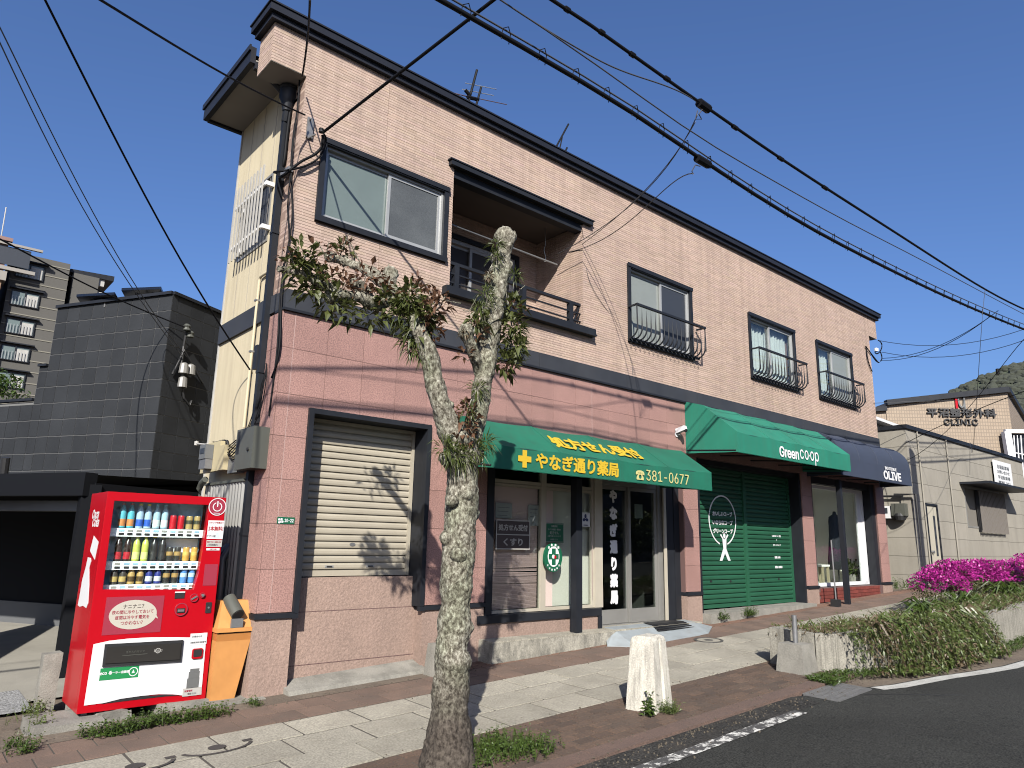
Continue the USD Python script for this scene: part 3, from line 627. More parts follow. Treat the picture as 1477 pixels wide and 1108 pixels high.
# ------------------------------------------------------------------ upper windows (parts of the building)
def upper_window(key, kinds, split, curtains):
    x0, x1, z0, z1 = HOLES[key]; tw = .065
    t = MB(); frame(t, x0, x1, z0, z1, tw, -.032, .12); t.box(x0 - .012, x1 + .012, -.042, -.033, z0 - .008, z0 + tw * .8); t.box(x0 - .01, x1 + .01, -.044, -.033, z1 - tw * .8, z1 + .012)
    t = t.build('window', M['black'], bld)
    a, b, c, d = x0 + tw, x1 - tw, z0 + tw, z1 - tw
    o = MB(); frame(o, a, b, c, d, .028, .01, .10); o.build('window_frame', M['alu'], t)
    mid = a + (b - a) * split
    for i, (p, q, y) in enumerate(((a + .028, mid + .025, .070), (mid - .025, b - .028, .040))):
        s = MB(); frame(s, p, q, c + .028, d - .028, .038, y - .013, y + .013); s.build('sash', M['alu'], t)
        MB().box(p + .038, q - .038, y - .003, y + .003, c + .066, d - .066).build('pane', kinds[i], t)
        if curtains[i]:
            xs = np.linspace(p, q, 60); v = []
            for zz in (c + .02, d - .02):
                for xx in xs: v.append((xx, y + .10 + .018 * math.sin(xx * 55) + .012 * math.sin(xx * 23 + 1), zz))
            MB().raw(v, [(k, k + 1, 61 + k, 60 + k) for k in range(59)]).build('curtain', curtains[i], t, smooth=True)
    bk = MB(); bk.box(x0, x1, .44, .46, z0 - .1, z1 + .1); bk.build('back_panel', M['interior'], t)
    return t
M['frost3'] = mat('pale_frosted_glass', (0.33, 0.36, 0.33), 0.2, var=0.05, spec=0.6)
M['darkpane'] = mat('mesh_screen', (0.055, 0.062, 0.075), 0.4, spec=0.4)
upper_window('w1', (M['frost1'], M['frost2']), .53, (None, None))
upper_window('w3', (M['frost3'], M['darkpane']), .53, (None, None))
upper_window('w4', (M['glass'], M['glass']), .47, (M['curtain'], M['curtain']))
upper_window('w5', (M['glass'], M['frost3']), .47, (M['curtain'], None))

# window grilles hung in front of the three right-hand windows
def grille(x0, x1, zt, zb):
    yo = -.20
    tr = MB(); tr.box(x0, x1, yo - .02, yo + .02, zt - .035, zt); tr.box(x0, x0 + .03, yo, -.034, zt - .03, zt - .005); tr.box(x1 - .03, x1, yo, -.034, zt - .03, zt - .005)
    tr.build('top_rail', M['black'], G0)
    br = MB(); br.box(x0, x1, -.075, -.045, zb - .015, zb + .015); br.build('bottom_rail', M['black'], G0)
    n = 17
    for i in range(n):
        x = x0 + .02 + (x1 - x0 - .04) * i / (n - 1)
        pts = [(x, yo, zt - .03), (x, yo, zb + .16)] + [(x, yo + (.14) * (1 - math.cos(a)), zb + .16 - .15 * math.sin(a)) for a in np.linspace(.25, 1.5, 5)] + [(x, -.06, zb)]
        mb = MB(); mb.tube(pts, .0125, 6)
        mb.tube([(x, -.06, zb - .01), (x, -.10, zb - .05), (x, -.085, zb - .085), (x, -.055, zb - .075)], .006, 5)
        mb.build('bar', M['black'], G0, smooth=True)
    for y in (yo,):
        for xx in (x0 + .01, x1 - .01): MB().tube([(xx, yo, zt - .02), (xx, yo - .01, zb + .10)], .012, 6).build('end_bar', M['black'], G0)
G0 = thing('window_grille', 'black iron window guard below the half-dark window nearest the balcony recess', 'window guard', (9.36, 0, 4.75), 'black iron guards on the upper windows')
grille(8.43, 10.29, 5.30, 4.76)
dup(G0, (12.975, 0, 4.755), 'black iron window guard in front of the double white curtains, above the bright green awning')
dup(G0, (15.67, 0, 4.755), 'black iron window guard on the last upper window beside the far corner')

# ------------------------------------------------------------------ balcony recess
M['brownpane'] = mat('dark_frosted_pane', (0.06, 0.05, 0.045), .4, spec=.3)
M['ceiling'] = mat('brown_ceiling_board', (0.16, 0.135, 0.115), .8, var=.1)
bx0, bx1, bz0, bz1 = HOLES['bal']
yb1 = 1.05
rc = MB(); rc.box(bx0 - .15, bx0, .2, yb1, bz0 - .2, bz1 + .15); rc.box(bx1, bx1 + .15, .2, yb1, bz0 - .2, bz1 + .15)
rc.box(bx0 - .15, bx1 + .15, .2, yb1 + .15, bz0 - .2, bz0 - .05)
dx0, dx1, dz1 = 5.16, 7.02, 6.02
rc.prism(sbox(bx0, bz0 - .05, bx1, bz1).difference(sbox(dx0, bz0 - .06, dx1, dz1)), yb1, yb1 + .15)
rc.build('balcony_wall', M['siding_back'], bld)
MB().box(bx0 - .15, bx1 + .15, .2, yb1 + .15, bz1, bz1 + .12).build('balcony_ceiling', M['ceiling'], bld)
rr2 = np.random.default_rng(5)
for k in range(4):
    z0 = bz0 + k * .455; z1 = min(z0 + .455, bz1 - .003)
    mb = MB(); bricks(mb, .0, yb1, z0, z1 - .004, lambda s, d, z: (bx1 - d + .002, s, z), [], 0, rr2); mb.build('siding_panel', M['brick'], bld, tint=True)
    mb = MB(); bricks(mb, .0, yb1, z0, z1 - .004, lambda s, d, z: (bx0 + d - .002, s, z), [], 0, rr2); mb.build('siding_panel', M['brick'], bld, tint=True)
    mb = MB(); bricks(mb, bx0 + .01, bx1 - .01, z0, z1 - .004, lambda s, d, z: (s, yb1 - d + .001, z), [(dx0, dx1, bz0 - .2, dz1)], 2, rr2)
    mb.build('siding_panel', M['brick'], bld, tint=True)
tr = MB(); tr.box(4.88, 7.585, -.07, .02, bz1 + .0, bz1 + .062); tr.box(4.86, 7.605, -.082, .02, bz1 + .066, bz1 + .085); tr.box(bx0 + .002, bx1 - .002, .022, .16, bz1 - .12, bz1 - .004); tr.build('balcony_lintel', M['black'], bld)
tr = MB(); tr.box(4.86, 7.60, -.10, .19, bz0 - .09, bz0 - .012); tr.box(4.85, 7.61, -.115, .02, bz0 - .122, bz0 - .094); tr.build('balcony_sill', M['black'], bld)
ra = thing('balcony_railing', 'low black metal railing of three bars across the balcony recess', 'railing', (6.2, 0, bz0))
for z, w_ in ((bz0 + .34, .05), (bz0 + .21, .022), (bz0 + .09, .022)): MB().box(4.98, 7.42, .04, .04 + w_, z, z + w_ * .8).build('rail', M['black'], ra)
for x in (5.07, 6.24, 7.18): MB().box(x, x + .07, .03, .10, bz0 - .012, bz0 + .335).build('post', M['black'], ra)
MB().beam((7.26, .06, bz0 + .02), (7.40, .06, bz0 + .33), .02).beam((7.30, .06, bz0 + .02), (7.42, .06, bz0 + .22), .015).build('bracket', M['black'], ra)
bd = MB(); frame(bd, dx0, dx1, bz0 - .05, dz1, .07, yb1 - .05, yb1 + .1); bd = bd.build('balcony_door', M['black'], bld)
o = MB(); frame(o, dx0 + .07, dx1 - .07, bz0 + .0, dz1 - .07, .06, yb1 - .02, yb1 + .06); o.build('door_frame', M['alu'], bd)
m_ = (dx0 + dx1) / 2
for a, b, y in ((dx0 + .13, m_ + .03, yb1 + .045), (m_ - .03, dx1 - .13, yb1 + .0)):
    s = MB(); frame(s, a, b, bz0 + .06, dz1 - .13, .045, y - .012, y + .012); s.build('sash', M['alu'], bd); MB().box(a + .045, b - .045, y - .003, y + .003, bz0 + .105, dz1 - .175).build('pane', M['brownpane'], bd)
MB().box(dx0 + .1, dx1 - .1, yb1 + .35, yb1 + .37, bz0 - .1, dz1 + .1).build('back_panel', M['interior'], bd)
# laundry pole on two hangers
lp = thing('laundry_pole', 'thin blue-grey laundry pole hung on wires across the dark balcony', 'laundry pole', (6.2, .55, 5.95))
MB().tube([(4.98, .50, 5.86), (7.36, .50, 5.84)], .016, 8).build('pole', M['steel'], lp, smooth=True)
for x in (5.22, 7.1):
    MB().tube([(x, .50, 6.37), (x + .01, .50, 6.1), (x - .02, .50, 6.0), (x + .02, .5, 5.9), (x, .5, 5.82)], .008, 5).build('hanger', M['steel'], lp)

# ------------------------------------------------------------------ left side of the building
cw = MB(); wy0, wy1, wz0, wz1 = .69, 1.62, 4.93, 5.80
cw_poly = sbox(.36, 0, 1.93, 6.91).difference(sbox(wy0, wz0, wy1, wz1))
def sideprism(mb, poly, x0, x1):  # poly in (y, z)
    for g in getattr(poly, 'geoms', [poly]):
        t = trimesh.creation.extrude_polygon(g, x1 - x0, engine='earcut'); v = np.array(t.vertices); mb.raw(np.stack([x0 + v[:, 2], v[:, 0], v[:, 1]], 1), t.faces)
    return mb
sideprism(cw, cw_poly.intersection(sbox(0, ZB, 3, 8)), XL, XL + .12); sideprism(cw, cw_poly.intersection(sbox(0, .0, 3, ZC - .03)), XL + .004, XL + .12)
cw.build('side_wall', M['cream'], bld)
MB().box(XL - .025, XL + .12, .36, 1.945, ZC - .03, ZB).build('side_band', M['band'], bld)
MB().box(XL - .012, XL + .1, 1.932, 1.965, ZB, 6.9).box(XL - .012, XL + .1, 1.932, 1.965, 0, ZC - .03).build('corner_trim', M['white_dirty'], bld)
for y in (.78, 1.16, 1.55): MB().box(XL - .003, XL, y, y + .004, ZB, 6.9).build('panel_joint', M['soffit'], bld)
ev = MB(); ev.box(2.36, 2.42, .41, 2.0, 6.88, 7.08); ev.box(2.42, XL + .1, 1.968, 2.02, 6.88, 7.06); ev.box(2.34, 2.36, .41, 2.02, 7.03, 7.10); ev.build('fascia', M['cap'], bld)
MB().box(2.425, XL, .41, 1.965, 6.912, 6.93).build('eave_soffit', M['soffit'], bld)
MB().box(2.42, XL - .03, .402, .46, 6.82, 6.90).build('eave_beam', M['cap'], bld)
# small barred window
swn = MB()
for a in ((wy0, wy0 + .03, wz0, wz1), (wy1 - .03, wy1, wz0, wz1), (wy0 + .03, wy1 - .03, wz0, wz0 + .03), (wy0 + .03, wy1 - .03, wz1 - .03, wz1)): swn.box(XL - .01, XL + .08, a[0], a[1], a[2], a[3])
swn = swn.build('side_window', M['alu_grey'], bld)
MB().box(XL + .04, XL + .046, wy0 + .03, wy1 - .03, wz0 + .03, wz1 - .03).build('pane', M['darkpane'], swn)
gr = thing('window_bars', 'white metal bars standing off the small side window under the eave', 'window bars', (XL, 1.2, 5.4))
for z in (5.06, 5.60):
    MB().box(XL - .105, XL - .075, .66, 1.62, z, z + .03).build('cross_rail', M['white'], gr)
    MB().beam((XL - .10, .66, z + .015), (XL - .002, .66, z + .015), .05, .05).build('bracket', M['white'], gr)
    MB().beam((XL - .10, 1.58, z + .015), (XL - .002, 1.58, z + .015), .05, .05).build('bracket', M['white'], gr)
for i in range(10):
    y = .70 + i * .097; MB().box(XL - .122, XL - .107, y, y + .026, 4.88, 5.86).build('bar', M['white_dirty'], gr)
# black downpipe with its hopper
dp = thing('downpipe', 'black downpipe with a hopper running down the corner of the building', 'downpipe', (XL - .03, .38, 3))
MB().box(XL - .075, XL - .004, .355, .425, .25, 6.35).build('pipe', M['black'], dp)
MB().lathe([(.05, 0), (.075, .12), (.10, .16), (.10, .27), (.11, .28), (.11, .30)], (XL - .06, .33, 6.40), 14).tube([(XL - .05, .38, 6.3), (XL - .06, .33, 6.42)], .045, 8).build('hopper', M['black'], dp, smooth=40)
MB().tube([(XL - .05, .36, 6.60), (2.62, .42, 6.78), (2.47, .45, 6.85)], .04, 8).build('inlet', M['black'], dp, smooth=True)
for z in (1.6, 3.3, 4.9): MB().box(XL - .08, XL - .002, .345, .435, z, z + .03).build('clip', M['black'], dp)
MB().box(XL - .09, XL - .012, .43, .50, 3.35, 3.62).build('box', M['black'], dp)
pp = thing('cream_conduit', 'thin cream conduit down the cream side wall', 'conduit', (XL - .03, .75, 3.5))
MB().tube([(XL - .02, .46, 4.50), (XL - .03, .70, 4.49), (XL - .03, .73, 4.45), (XL - .03, .74, 2.75)], .017, 8).build('pipe', M['cream'], pp, smooth=True)
for z in (3.6, 4.2): MB().box(XL - .055, XL - .002, .715, .765, z, z + .02).build('clip', M['steel'], pp)

# meter board and boxes
XM = 2.70
def am(a, b, x=XM): return atX(280 + a / 7.3833, 590 + b / 7.3833, x)
t = thing('electric_meter', 'cream meter board with a grey electricity meter on the side wall', 'electricity meter', am(200, 600))
M['cream_plastic'] = mat('cream_plastic', (0.70, 0.60, 0.36), 0.5, var=0.05)
M['grey_plastic'] = mat('grey_plastic', (0.20, 0.205, 0.20), 0.4)
M['grey_box'] = mat('grey_steel_box', (0.125, 0.13, 0.11), 0.45, spec=.3, var=0.1, dirt=0.2)
y0, y1, z0, z1 = am(70, 600)[1], am(255, 600)[1], 2.29, 2.62
MB().box(XM, XM + .05, y1, y0, z0, z1).build('board', M['cream_plastic'], t)
MB().box(XM - .01, XM + .12, y1 - .18, y1 - .005, z0 + .0, z1 - .06).build('side_box', M['cream_plastic'], t)
yc = (y0 + y1) / 2
MB().box(XM - .09, XM - .002, yc - .10, yc + .10, z0 + .14, z1 - .03).build('meter_head', M['grey_plastic'], t)
MB().box(XM - .095, XM - .09, yc - .07, yc + .07, z1 - .13, z1 - .07).build('dial_window', M['darkpane'], t)
MB().box(XM - .08, XM - .002, yc - .10, yc + .10, z0 + .03, z0 + .135).build('terminal_cover', M['steel'], t)
MB().tube([am(120, 750), am(80, 790), am(55, 850), am(60, 960), am(75, 1050)], .035, 10).build('conduit', M['grey_box'], t, smooth=True)
MB().beam((XM + .05, yc, 2.45), (XL, yc, 2.45), .05).build('standoff', M['steel'], t)
t = thing('junction_box', 'small grey cable box between the meter board and the steel cabinet', 'junction box', am(400, 660, 2.78))
a, b = am(355, 640, 2.74), am(450, 640, 2.74); MB().box(2.74, 2.83, b[1], a[1], 2.25, 2.40).build('case', M['grey_plastic'], t); MB().box(2.83, XL, b[1] + .03, a[1] - .03, 2.27, 2.36).build('mount', M['steel'], t)
t = thing('steel_cabinet', 'large grey-green steel cabinet fixed to the side wall by the corner', 'cabinet', (2.78, .62, 2.45))
a, b = am(470, 500, 2.72), am(648, 500, 2.72)
bxm = trimesh.creation.box((.18, a[1] - b[1], .42)); bxm.apply_translation((2.775, (a[1] + b[1]) / 2, 2.47)); MB().add(bxm).build('case', M['grey_box'], t)
MB().box(2.684, 2.687, a[1] - .10, a[1] - .03, 2.42, 2.66).build('label_plate', M['rubber'], t); MB().cyl((2.686, b[1] + .10, 2.45), (2.67, b[1] + .10, 2.45), .018, 10).build('lock', M['rubber'], t)
t = thing('support_arm', 'white bracket arm sticking out past the cream corner above the meter', 'bracket', am(200, 370))
MB().tube([am(25, 368), am(130, 380), am(310, 385, XL)], .012, 6).lathe([(.0, -.03), (.025, -.025), (.025, .02), (0, .03)], am(25, 365), 8).build('arm', M['white_dirty'], t)
# corrugated screen behind the drinks machine
t = thing('corrugated_fence', 'dark grey corrugated screen between the drinks machine and the corner', 'fence', (2.80, 1.0, 1.5))
v = []; ys = np.arange(.43, 1.62, .012)
prof = .018 * np.clip(np.sin(ys * 2 * np.pi / .085) * 2.2, -1, 1)
for z in (.85, 2.15):
    for yy, pz in zip(ys, prof): v.append((2.80 + pz, yy, z))
n = len(ys); MB().raw(v, [(i, i + 1, n + i + 1, n + i) for i in range(n - 1)]).build('sheet', M['alu_grey'], t)
MB().box(2.77, 2.83, .43, 1.62, 2.152, 2.18).box(2.77, 2.83, .43, 1.62, .80, .848).build('rail', M['grey_box'], t)
MB().box(2.79, 2.83, .43, 1.62, .1, .80).build('base_panel', M['rubber'], t)
t = thing('pipe_bundle', 'dark plastic pipes standing behind the orange bin', 'pipes', (2.68, .6, .8))
for px_, py_, r_ in ((2.62, .62, .03), (2.69, .55, .035), (2.75, .66, .025)): MB().tube([(px_, py_, .1), (px_, py_, 1.15), (px_ + .03, py_ + .1, 1.35), (2.81, py_ + .15, 1.5)], r_, 8).build('pipe', M['grey_plastic'], t, smooth=True)

# wall wires on the corner
def wire(name, pts, r, label, group=None, m='wire', sag=0.0, n=12, cat='cable', parent=None):
    pts = [np.asarray(p, float) for p in pts]
    if len(pts) == 2:
        p, q = pts; ts = np.linspace(0, 1, n); P = [p + (q - p) * s - np.array([0, 0, sag * 4 * s * (1 - s)]) for s in ts]
    else:
        from scipy.interpolate import CubicSpline
        s = np.r_[0, np.cumsum(np.linalg.norm(np.diff(np.array(pts), axis=0), axis=1))]; P = CubicSpline(s, np.array(pts))(np.linspace(0, s[-1], max(n, 5 * len(pts))))
    mb = MB().tube(P, r, 6)
    return mb.build(name, M[m], parent, smooth=True) if parent else solo(name, mb, M[m], label, cat, group, smooth=True)
t = thing('wall_cables', 'black cables tied together down the pink corner beside the downpipe', 'cables', (XL, .15, 5))
def asd(u, v, o=.03): return atX(u, v, XL - o)
wire('cable', [asd(420, 150), asd(416, 180), asd(412, 215), asd(408, 240), asd(403, 250)], .02, '', parent=t)
wire('cable', [asd(428, 165), asd(421, 215), asd(418, 260), asd(415, 300), asd(417, 340), asd(411, 380)], .008, '', parent=t)
wire('cable', [asd(432, 110), asd(425, 190), asd(420, 260), asd(421, 320), asd(409, 390), asd(404, 430), asd(400, 500), asd(393, 560), asd(388, 600)], .009, '', parent=t)
wire('cable', [asd(410, 380), asd(407, 420), asd(405, 460), asd(402, 510), asd(392, 545)], .012, '', parent=t)
wire('cable', [asd(403, 246), at(425, 240, -.05), at(440, 230, -.06), at(455, 222, -.07), at(464, 212, -.12), at(465, 195, -.16)], .016, '', parent=t)
wire('cable', [asd(400, 250), at(428, 243, -.05), at(450, 235, -.06), at(466, 218, -.07), at(470, 200, -.10), at(467, 193, -.15)], .012, '', parent=t)
MB().box(XL - .08, XL - .02, .08, .30, 5.55, 5.60).build('clamp', M['steel'], t)
for k in range(5):
    a = am(470 + 14 * k, 290, 2.80); q = atX(372 + 3 * k, 570 - 6 * k, XL - .04)
    wire('loose_cable', [a, atX(358 + 4 * k, 615 - 5 * k, XL - .06), q, atX(384, 540 - 4 * k, XL - .03)], .006, '', parent=t)
for k in range(7):
    a, b = am(300 + 12 * k, 430 - 6 * k, 2.76), am(450 + 14 * k, 330 + 5 * k, 2.77); mdl = (a + b) / 2 + np.array([-.04, 0, -.05 - .02 * k])
    wire('loose_cable', [am(200 + 20 * k, 350 + 4 * k, 2.8), a, mdl, b], .006, '', parent=t, m='wire_grey' if k % 2 else 'wire')
ck = thing('wall_bracket', 'grey steel cable bracket on the brick siding left of the big upper window', 'bracket', at(446, 190))
a = at(447, 175); b = at(446, 198)
MB().box(a[0] - .035, a[0] + .035, -.03, -.001, b[2] - .02, a[2] + .03).build('plate', M['steel'], ck)
MB().tube([at(444, 199), at(445, 199, -.10), at(455, 194, -.18)], .01, 6).tube([a, at(448, 170, -.12)], .01, 6).build('hook', M['steel'], ck)
MB().lathe([(.015, 0), (.03, .01), (.02, .03), (.03, .05), (.015, .06)], at(463, 192, -.2), 8).build('insulator', M['rubber'], ck)

# ------------------------------------------------------------------ awnings
def awning(name, label, x0, x1, y1, ztop, zback, y2, zr, zf, zb, mt, curved=False, group=None, mside=None, inset=0):
    """Flat top to y1, slope to the front at y2, valance zf..zb; open underneath."""
    t = thing(name, label, 'awning', ((x0 + x1) / 2, 0, zb))
    n = 1
    prof = [(-.004, ztop), (y1, zr), (y2, zf), (y2 - .002, zb)]
    if curved:
        prof = [(-.004, ztop)] + [(y2 * (1 - math.cos(a)) ** .9 * .0 + y2 * math.sin(a), zf + (ztop - zf) * math.cos(a) ** .85) for a in np.linspace(.25, math.pi / 2 - .001, 9)] + [(y2 - .01, zb)]
    XS = np.linspace(x0, x1, 5); XF = np.linspace(x0, x1, 49)
    sag = lambda x, k: (.016 if 0 < k < len(prof) - 1 else .007) * abs(math.sin((x - x0) / (x1 - x0) * 4 * math.pi)) * (0 if k == 0 else 1)
    def sheet_(i0, i1, nm):
        mb = MB(); v = []
        for th in (0, .006):
            for x in XF:
                for k in range(i0, i1 + 1): v.append((x, prof[k][0] + th * .7 + .6 * sag(x, k), prof[k][1] - th - (sag(x, k) if k < len(prof) - 1 else -.4 * sag(x, k))))
        nn = i1 - i0 + 1; N_ = len(XF) * nn
        f = []
        for i in range(len(XF) - 1):
            for k in range(nn - 1):
                a = i * nn + k; f.append((a, a + 1, a + nn + 1, a + nn)); f.append((N_ + a + nn, N_ + a + nn + 1, N_ + a + 1, N_ + a))
        return mb.raw(v, f).build(nm, mt, t, smooth=30)
    sheet_(0, len(prof) - 2, 'canopy'); val = sheet_(len(prof) - 2, len(prof) - 1, 'valance')
    poly = Polygon([(-.004, zback)] + [(p[0], p[1]) for p in prof])
    for x in (x0 - .001, x1 - .003):
        mb = MB(); sideprism(mb, poly, x, x + .004); mb.build('end_panel', mside or mt, t)
    fr_ = MB()
    for x in XS: fr_.tube([(x, -.02, zback + .05), (x, y2 + .03, zb + .03)], .012, 6)
    for y, z in ((y2 + .02, zb + .02), (y2 + .02, zf - .02)): fr_.tube([(x0 + .01, y, z), (x1 - .01, y, z)], .012, 6)
    fr_.build('frame', M['black'], t)
    for x in XS[1:-1]:
        sm = MB(); sm.tube([(x, p[0] - .002, p[1] + .002) for p in prof[:-1]], .0035, 5); sm.build('seam', mt, t)
    return t, val
A1, v1 = awning('awning', 'long green canvas awning with yellow lettering over the pharmacy front', 4.98, 9.17, -.42, 3.074, 2.47, -.95, 3.02, 2.652, 2.386, M['awn'])
A2, v2 = awning('awning', 'brighter green canvas awning with white lettering over the green shutters', 9.90, 13.82, -.36, 3.955, 3.08, -.96, 3.85, 3.352, 3.03, M['awn2'], mside=M['awn2'])
A3, v3 = awning('awning', 'dark navy rounded canvas awning over the boutique window at the far end', 13.98, 17.45, -.3, 3.93, 3.0, -.70, 3.8, 3.34, 3.0, M['navy'], curved=True)
def onval(poly, u, v, Y, m, parent, nm):  # centred on the pixel's point of the valance plane
    p = at(u, v, Y); MB().onto(center(poly), (p[0], Y - .003, p[2]), FX, FZ, FN, .003).build(nm, m, parent)
def H(u, va, vb, Y): return abs(at(u, va, Y)[2] - at(u, vb, Y)[2])
cz = .965
plus = sbox(-.033, -.1, .033, .1).union(sbox(-.1, -.033, .1, .033))
onval(plus, 756.5, 662, -.953, M['yellow'], A1, 'cross')
def fit(poly, w, h): b = poly.bounds; return affinity.scale(poly, w / (b[2] - b[0]), h / (b[3] - b[1]), origin=(0, 0))
def span(u0, u1, v, Y): return abs(at(u1, v, Y)[0] - at(u0, v, Y)[0])
onval(fit(text_poly('やなぎ通り薬局', .2, bold=3), span(776, 895, 670, -.953), .19), 835.5, 671.5, -.953, M['yellow'], A1, 'lettering')
onval(fit(text_poly('☎', .15, bold=1), span(917, 929, 685, -.953), .125), 923, 685.5, -.953, M['pale_yellow'], A1, 'phone_sign')
onval(fit(text_poly('381-0677', .15, font='inter', bold=0), span(933, 994, 688, -.953), .145), 963.5, 689, -.953, M['pale_yellow'], A1, 'phone_number')
# lettering on the slope of the first awning
dv = np.array([0, -.53, 2.652 - 3.02]); dv /= np.linalg.norm(dv); nv = np.cross(FX, -dv); nv = nv if nv[1] < 0 else -nv
def on_slope(u, v):
    n = nv; k = n @ np.array([0, -.42, 3.02]); d = _ray(u, v); return CAM + d * ((k - n @ CAM) / (n @ d))
c = on_slope(862, 646.5); wl_ = on_slope(927, 656)[0] - on_slope(796, 634)[0]
MB().onto(center(fit(text_poly('処方せん受付', .2, bold=4), wl_, .30)), c + nv * .002, FX, -dv, nv, .003).build('lettering', M['yellow'], A1)
# second awning
onval(fit(text_poly('Green', .2, font='inter', bold=3), span(1124.5, 1152, 655, -.964), .185), 1138.2, 653.5, -.964, M['white'], A2, 'lettering')
co = shapely.union_all([ellipse(0, 0, .085, .09).difference(ellipse(0, 0, .055, .06)).difference(sbox(.03, -.035, .1, .035)), ellipse(.21, 0, .085, .09).difference(ellipse(.21, 0, .055, .06)), sbox(.33, -.015, .36, .015),
                       ellipse(.46, 0, .085, .09).difference(ellipse(.46, 0, .055, .06)), ellipse(.68, 0, .085, .09).difference(ellipse(.68, 0, .055, .06)), sbox(.59, -.17, .622, .08)])
onval(fit(co, span(1154.5, 1181, 660, -.964), .245), 1167.5, 660.5, -.964, M['white'], A2, 'lettering')
onval(fit(text_poly('OLIVE', .2, font='inter', bold=4), span(1275, 1299.5, 686, -.706), .19), 1287.2, 686.8, -.706, M['white'], A3, 'lettering')
onval(fit(text_poly('BOUTIQUE', .1, font='inter', bold=3), span(1276.5, 1292.5, 677, -.706), .07), 1284.5, 676.7, -.706, M['white'], A3, 'lettering')
# ------------------------------------------------------------------ signs on the pharmacy front
M['brown_sign'] = mat('brown_sign_board', (0.075, 0.05, 0.045), 0.5)
M['green_sign'] = mat('green_sign_board', (0.01, 0.16, 0.075), 0.4)
M['paper'] = mat('paper', (0.62, 0.60, 0.55), 0.8)
yg = .078
def board(name, label, u0, v0, u1, v1, Y, m, cat='sign', t_=.012):
    a, b = at(u0, v0, Y), at(u1, v1, Y); t = thing(name, label, cat, ((a[0] + b[0]) / 2, Y, b[2]))
    MB().box(a[0], b[0], Y - t_, Y, b[2], a[2]).build('board', m, t)
    return t, a[0], b[0], b[2], a[2], Y - t_ - .0005
t, x0, x1, z0, z1, Y = board('window_sign', 'dark brown two-part window sign with white lettering and border', 715, 749, 763, 793, yg - .006, M['brown_sign'])
w, h = x1 - x0, z1 - z0
fr = sbox(0, 0, w, h).difference(sbox(.014, .014, w - .014, h - .014)).union(sbox(0, h * .5 - .006, w, h * .5 + .006))
MB().onto(fr, (x0, Y, z0), FX, FZ, FN, .002).build('border', M['white_dirty'], t)
MB().onto(center(fit(text_poly('処方せん受付', .1, bold=3), w * .86, h * .22)), (x0 + w / 2, Y, z0 + h * .74), FX, FZ, FN, .002).build('lettering', M['white_dirty'], t)
MB().onto(center(fit(text_poly('くすり', .1, bold=3), w * .56, h * .25)), (x0 + w / 2, Y, z0 + h * .25), FX, FZ, FN, .002).build('lettering', M['white_dirty'], t)
t, x0, x1, z0, z1, Y = board('window_plaque', 'square green plaque with small white lettering above the round pharmacy sign', 785, 754, 812, 783, yg - .004, M['green_sign'])
w, h = x1 - x0, z1 - z0
MB().onto(sbox(.008, .008, w - .008, h - .008).difference(sbox(.013, .013, w - .013, h - .013)), (x0, Y, z0), FX, FZ, FN, .001).build('border', M['white_dirty'], t)
for i, (s, hh) in enumerate((('保険薬局', .028), ('すべての病院・医院の', .024), ('処方せん', .042), ('お取り扱いいたします', .024), ('お気軽にどうぞ', .02))):
    p = center(text_poly(s, hh, bold=1)); b = p.bounds
    if b[2] - b[0] > w * .86: p = affinity.scale(p, w * .86 / (b[2] - b[0]), 1)
    MB().onto(p, (x0 + w / 2, Y, z0 + h * (.84 - .17 * i)), FX, FZ, FN, .001).build('lettering', M['white_dirty'], t)
c = at(796, 804, -.0); t = thing('round_pharmacy_sign', 'oval green pharmacy sign with a green cross on white, below the square plaque', 'sign', c)
R0 = .165
MB().onto(ellipse(0, 0, R0, R0 * 1.13, 40), c, FX, FZ, FN, .03).build('disc', M['green_sign'], t)
MB().onto(ellipse(0, 0, R0 * .64, R0 * .80, 40), c - (0, .031, -.01), FX, FZ, FN, .004).build('oval', M['white'], t)
MB().onto(sbox(-.034, -.105, .034, .105).union(sbox(-.09, -.034, .09, .034)), c - (0, .036, -.01), FX, FZ, FN, .003).build('cross', M['green_sign'], t)
MB().onto(ellipse(-.012, 0, .026, .026, 14), c - (0, .040, -.01), FX, FZ, FN, .002).build('spot', M['white'], t); MB().onto(ellipse(.022, -.006, .02, .024, 14), c - (0, .041, -.01), FX, FZ, FN, .002).build('spot', M['red'], t)
for i, (s, a) in enumerate(zip('基準薬局', (128, 104, 76, 52))):
    a = math.radians(a); MB().onto(center(text_poly(s, .034, bold=4)), c + (R0 * .86 * math.cos(a), -.031, R0 * .99 * math.sin(a) ), FX, FZ, FN, .002).build('lettering', M['white'], t)
for i, s in enumerate('日本薬剤師会'):
    a = math.radians(218 + i * 20.5); MB().onto(center(text_poly(s, .026, bold=2)), c + (R0 * .83 * math.cos(a), -.031, R0 * .98 * math.sin(a)), FX, FZ, FN, .002).build('lettering', M['white'], t)
MB().cyl(c + (0, .002, .04), c + (0, .06, .04), .02, 8).build('mount', M['steel'], t)
t, x0, x1, z0, z1, Y = board('emblem_plate', 'small white plate with a dark blue three-lobed emblem beside the door', 837, 739, 850, 760, yg - .004, M['white'])
w, h = x1 - x0, z1 - z0; q = min(w, h * .8)
em = shapely.union_all([ellipse(0, .22 * q, .14 * q, .2 * q, 18), ellipse(-.2 * q, -.1 * q, .17 * q, .14 * q, 18), ellipse(.2 * q, -.1 * q, .17 * q, .14 * q, 18), ellipse(0, 0, .14 * q, .14 * q, 12)]).difference(ellipse(0, .02 * q, .05 * q, .05 * q, 10))
M['blue_ink'] = mat('blue_print', (0.02, 0.03, 0.14), 0.5)
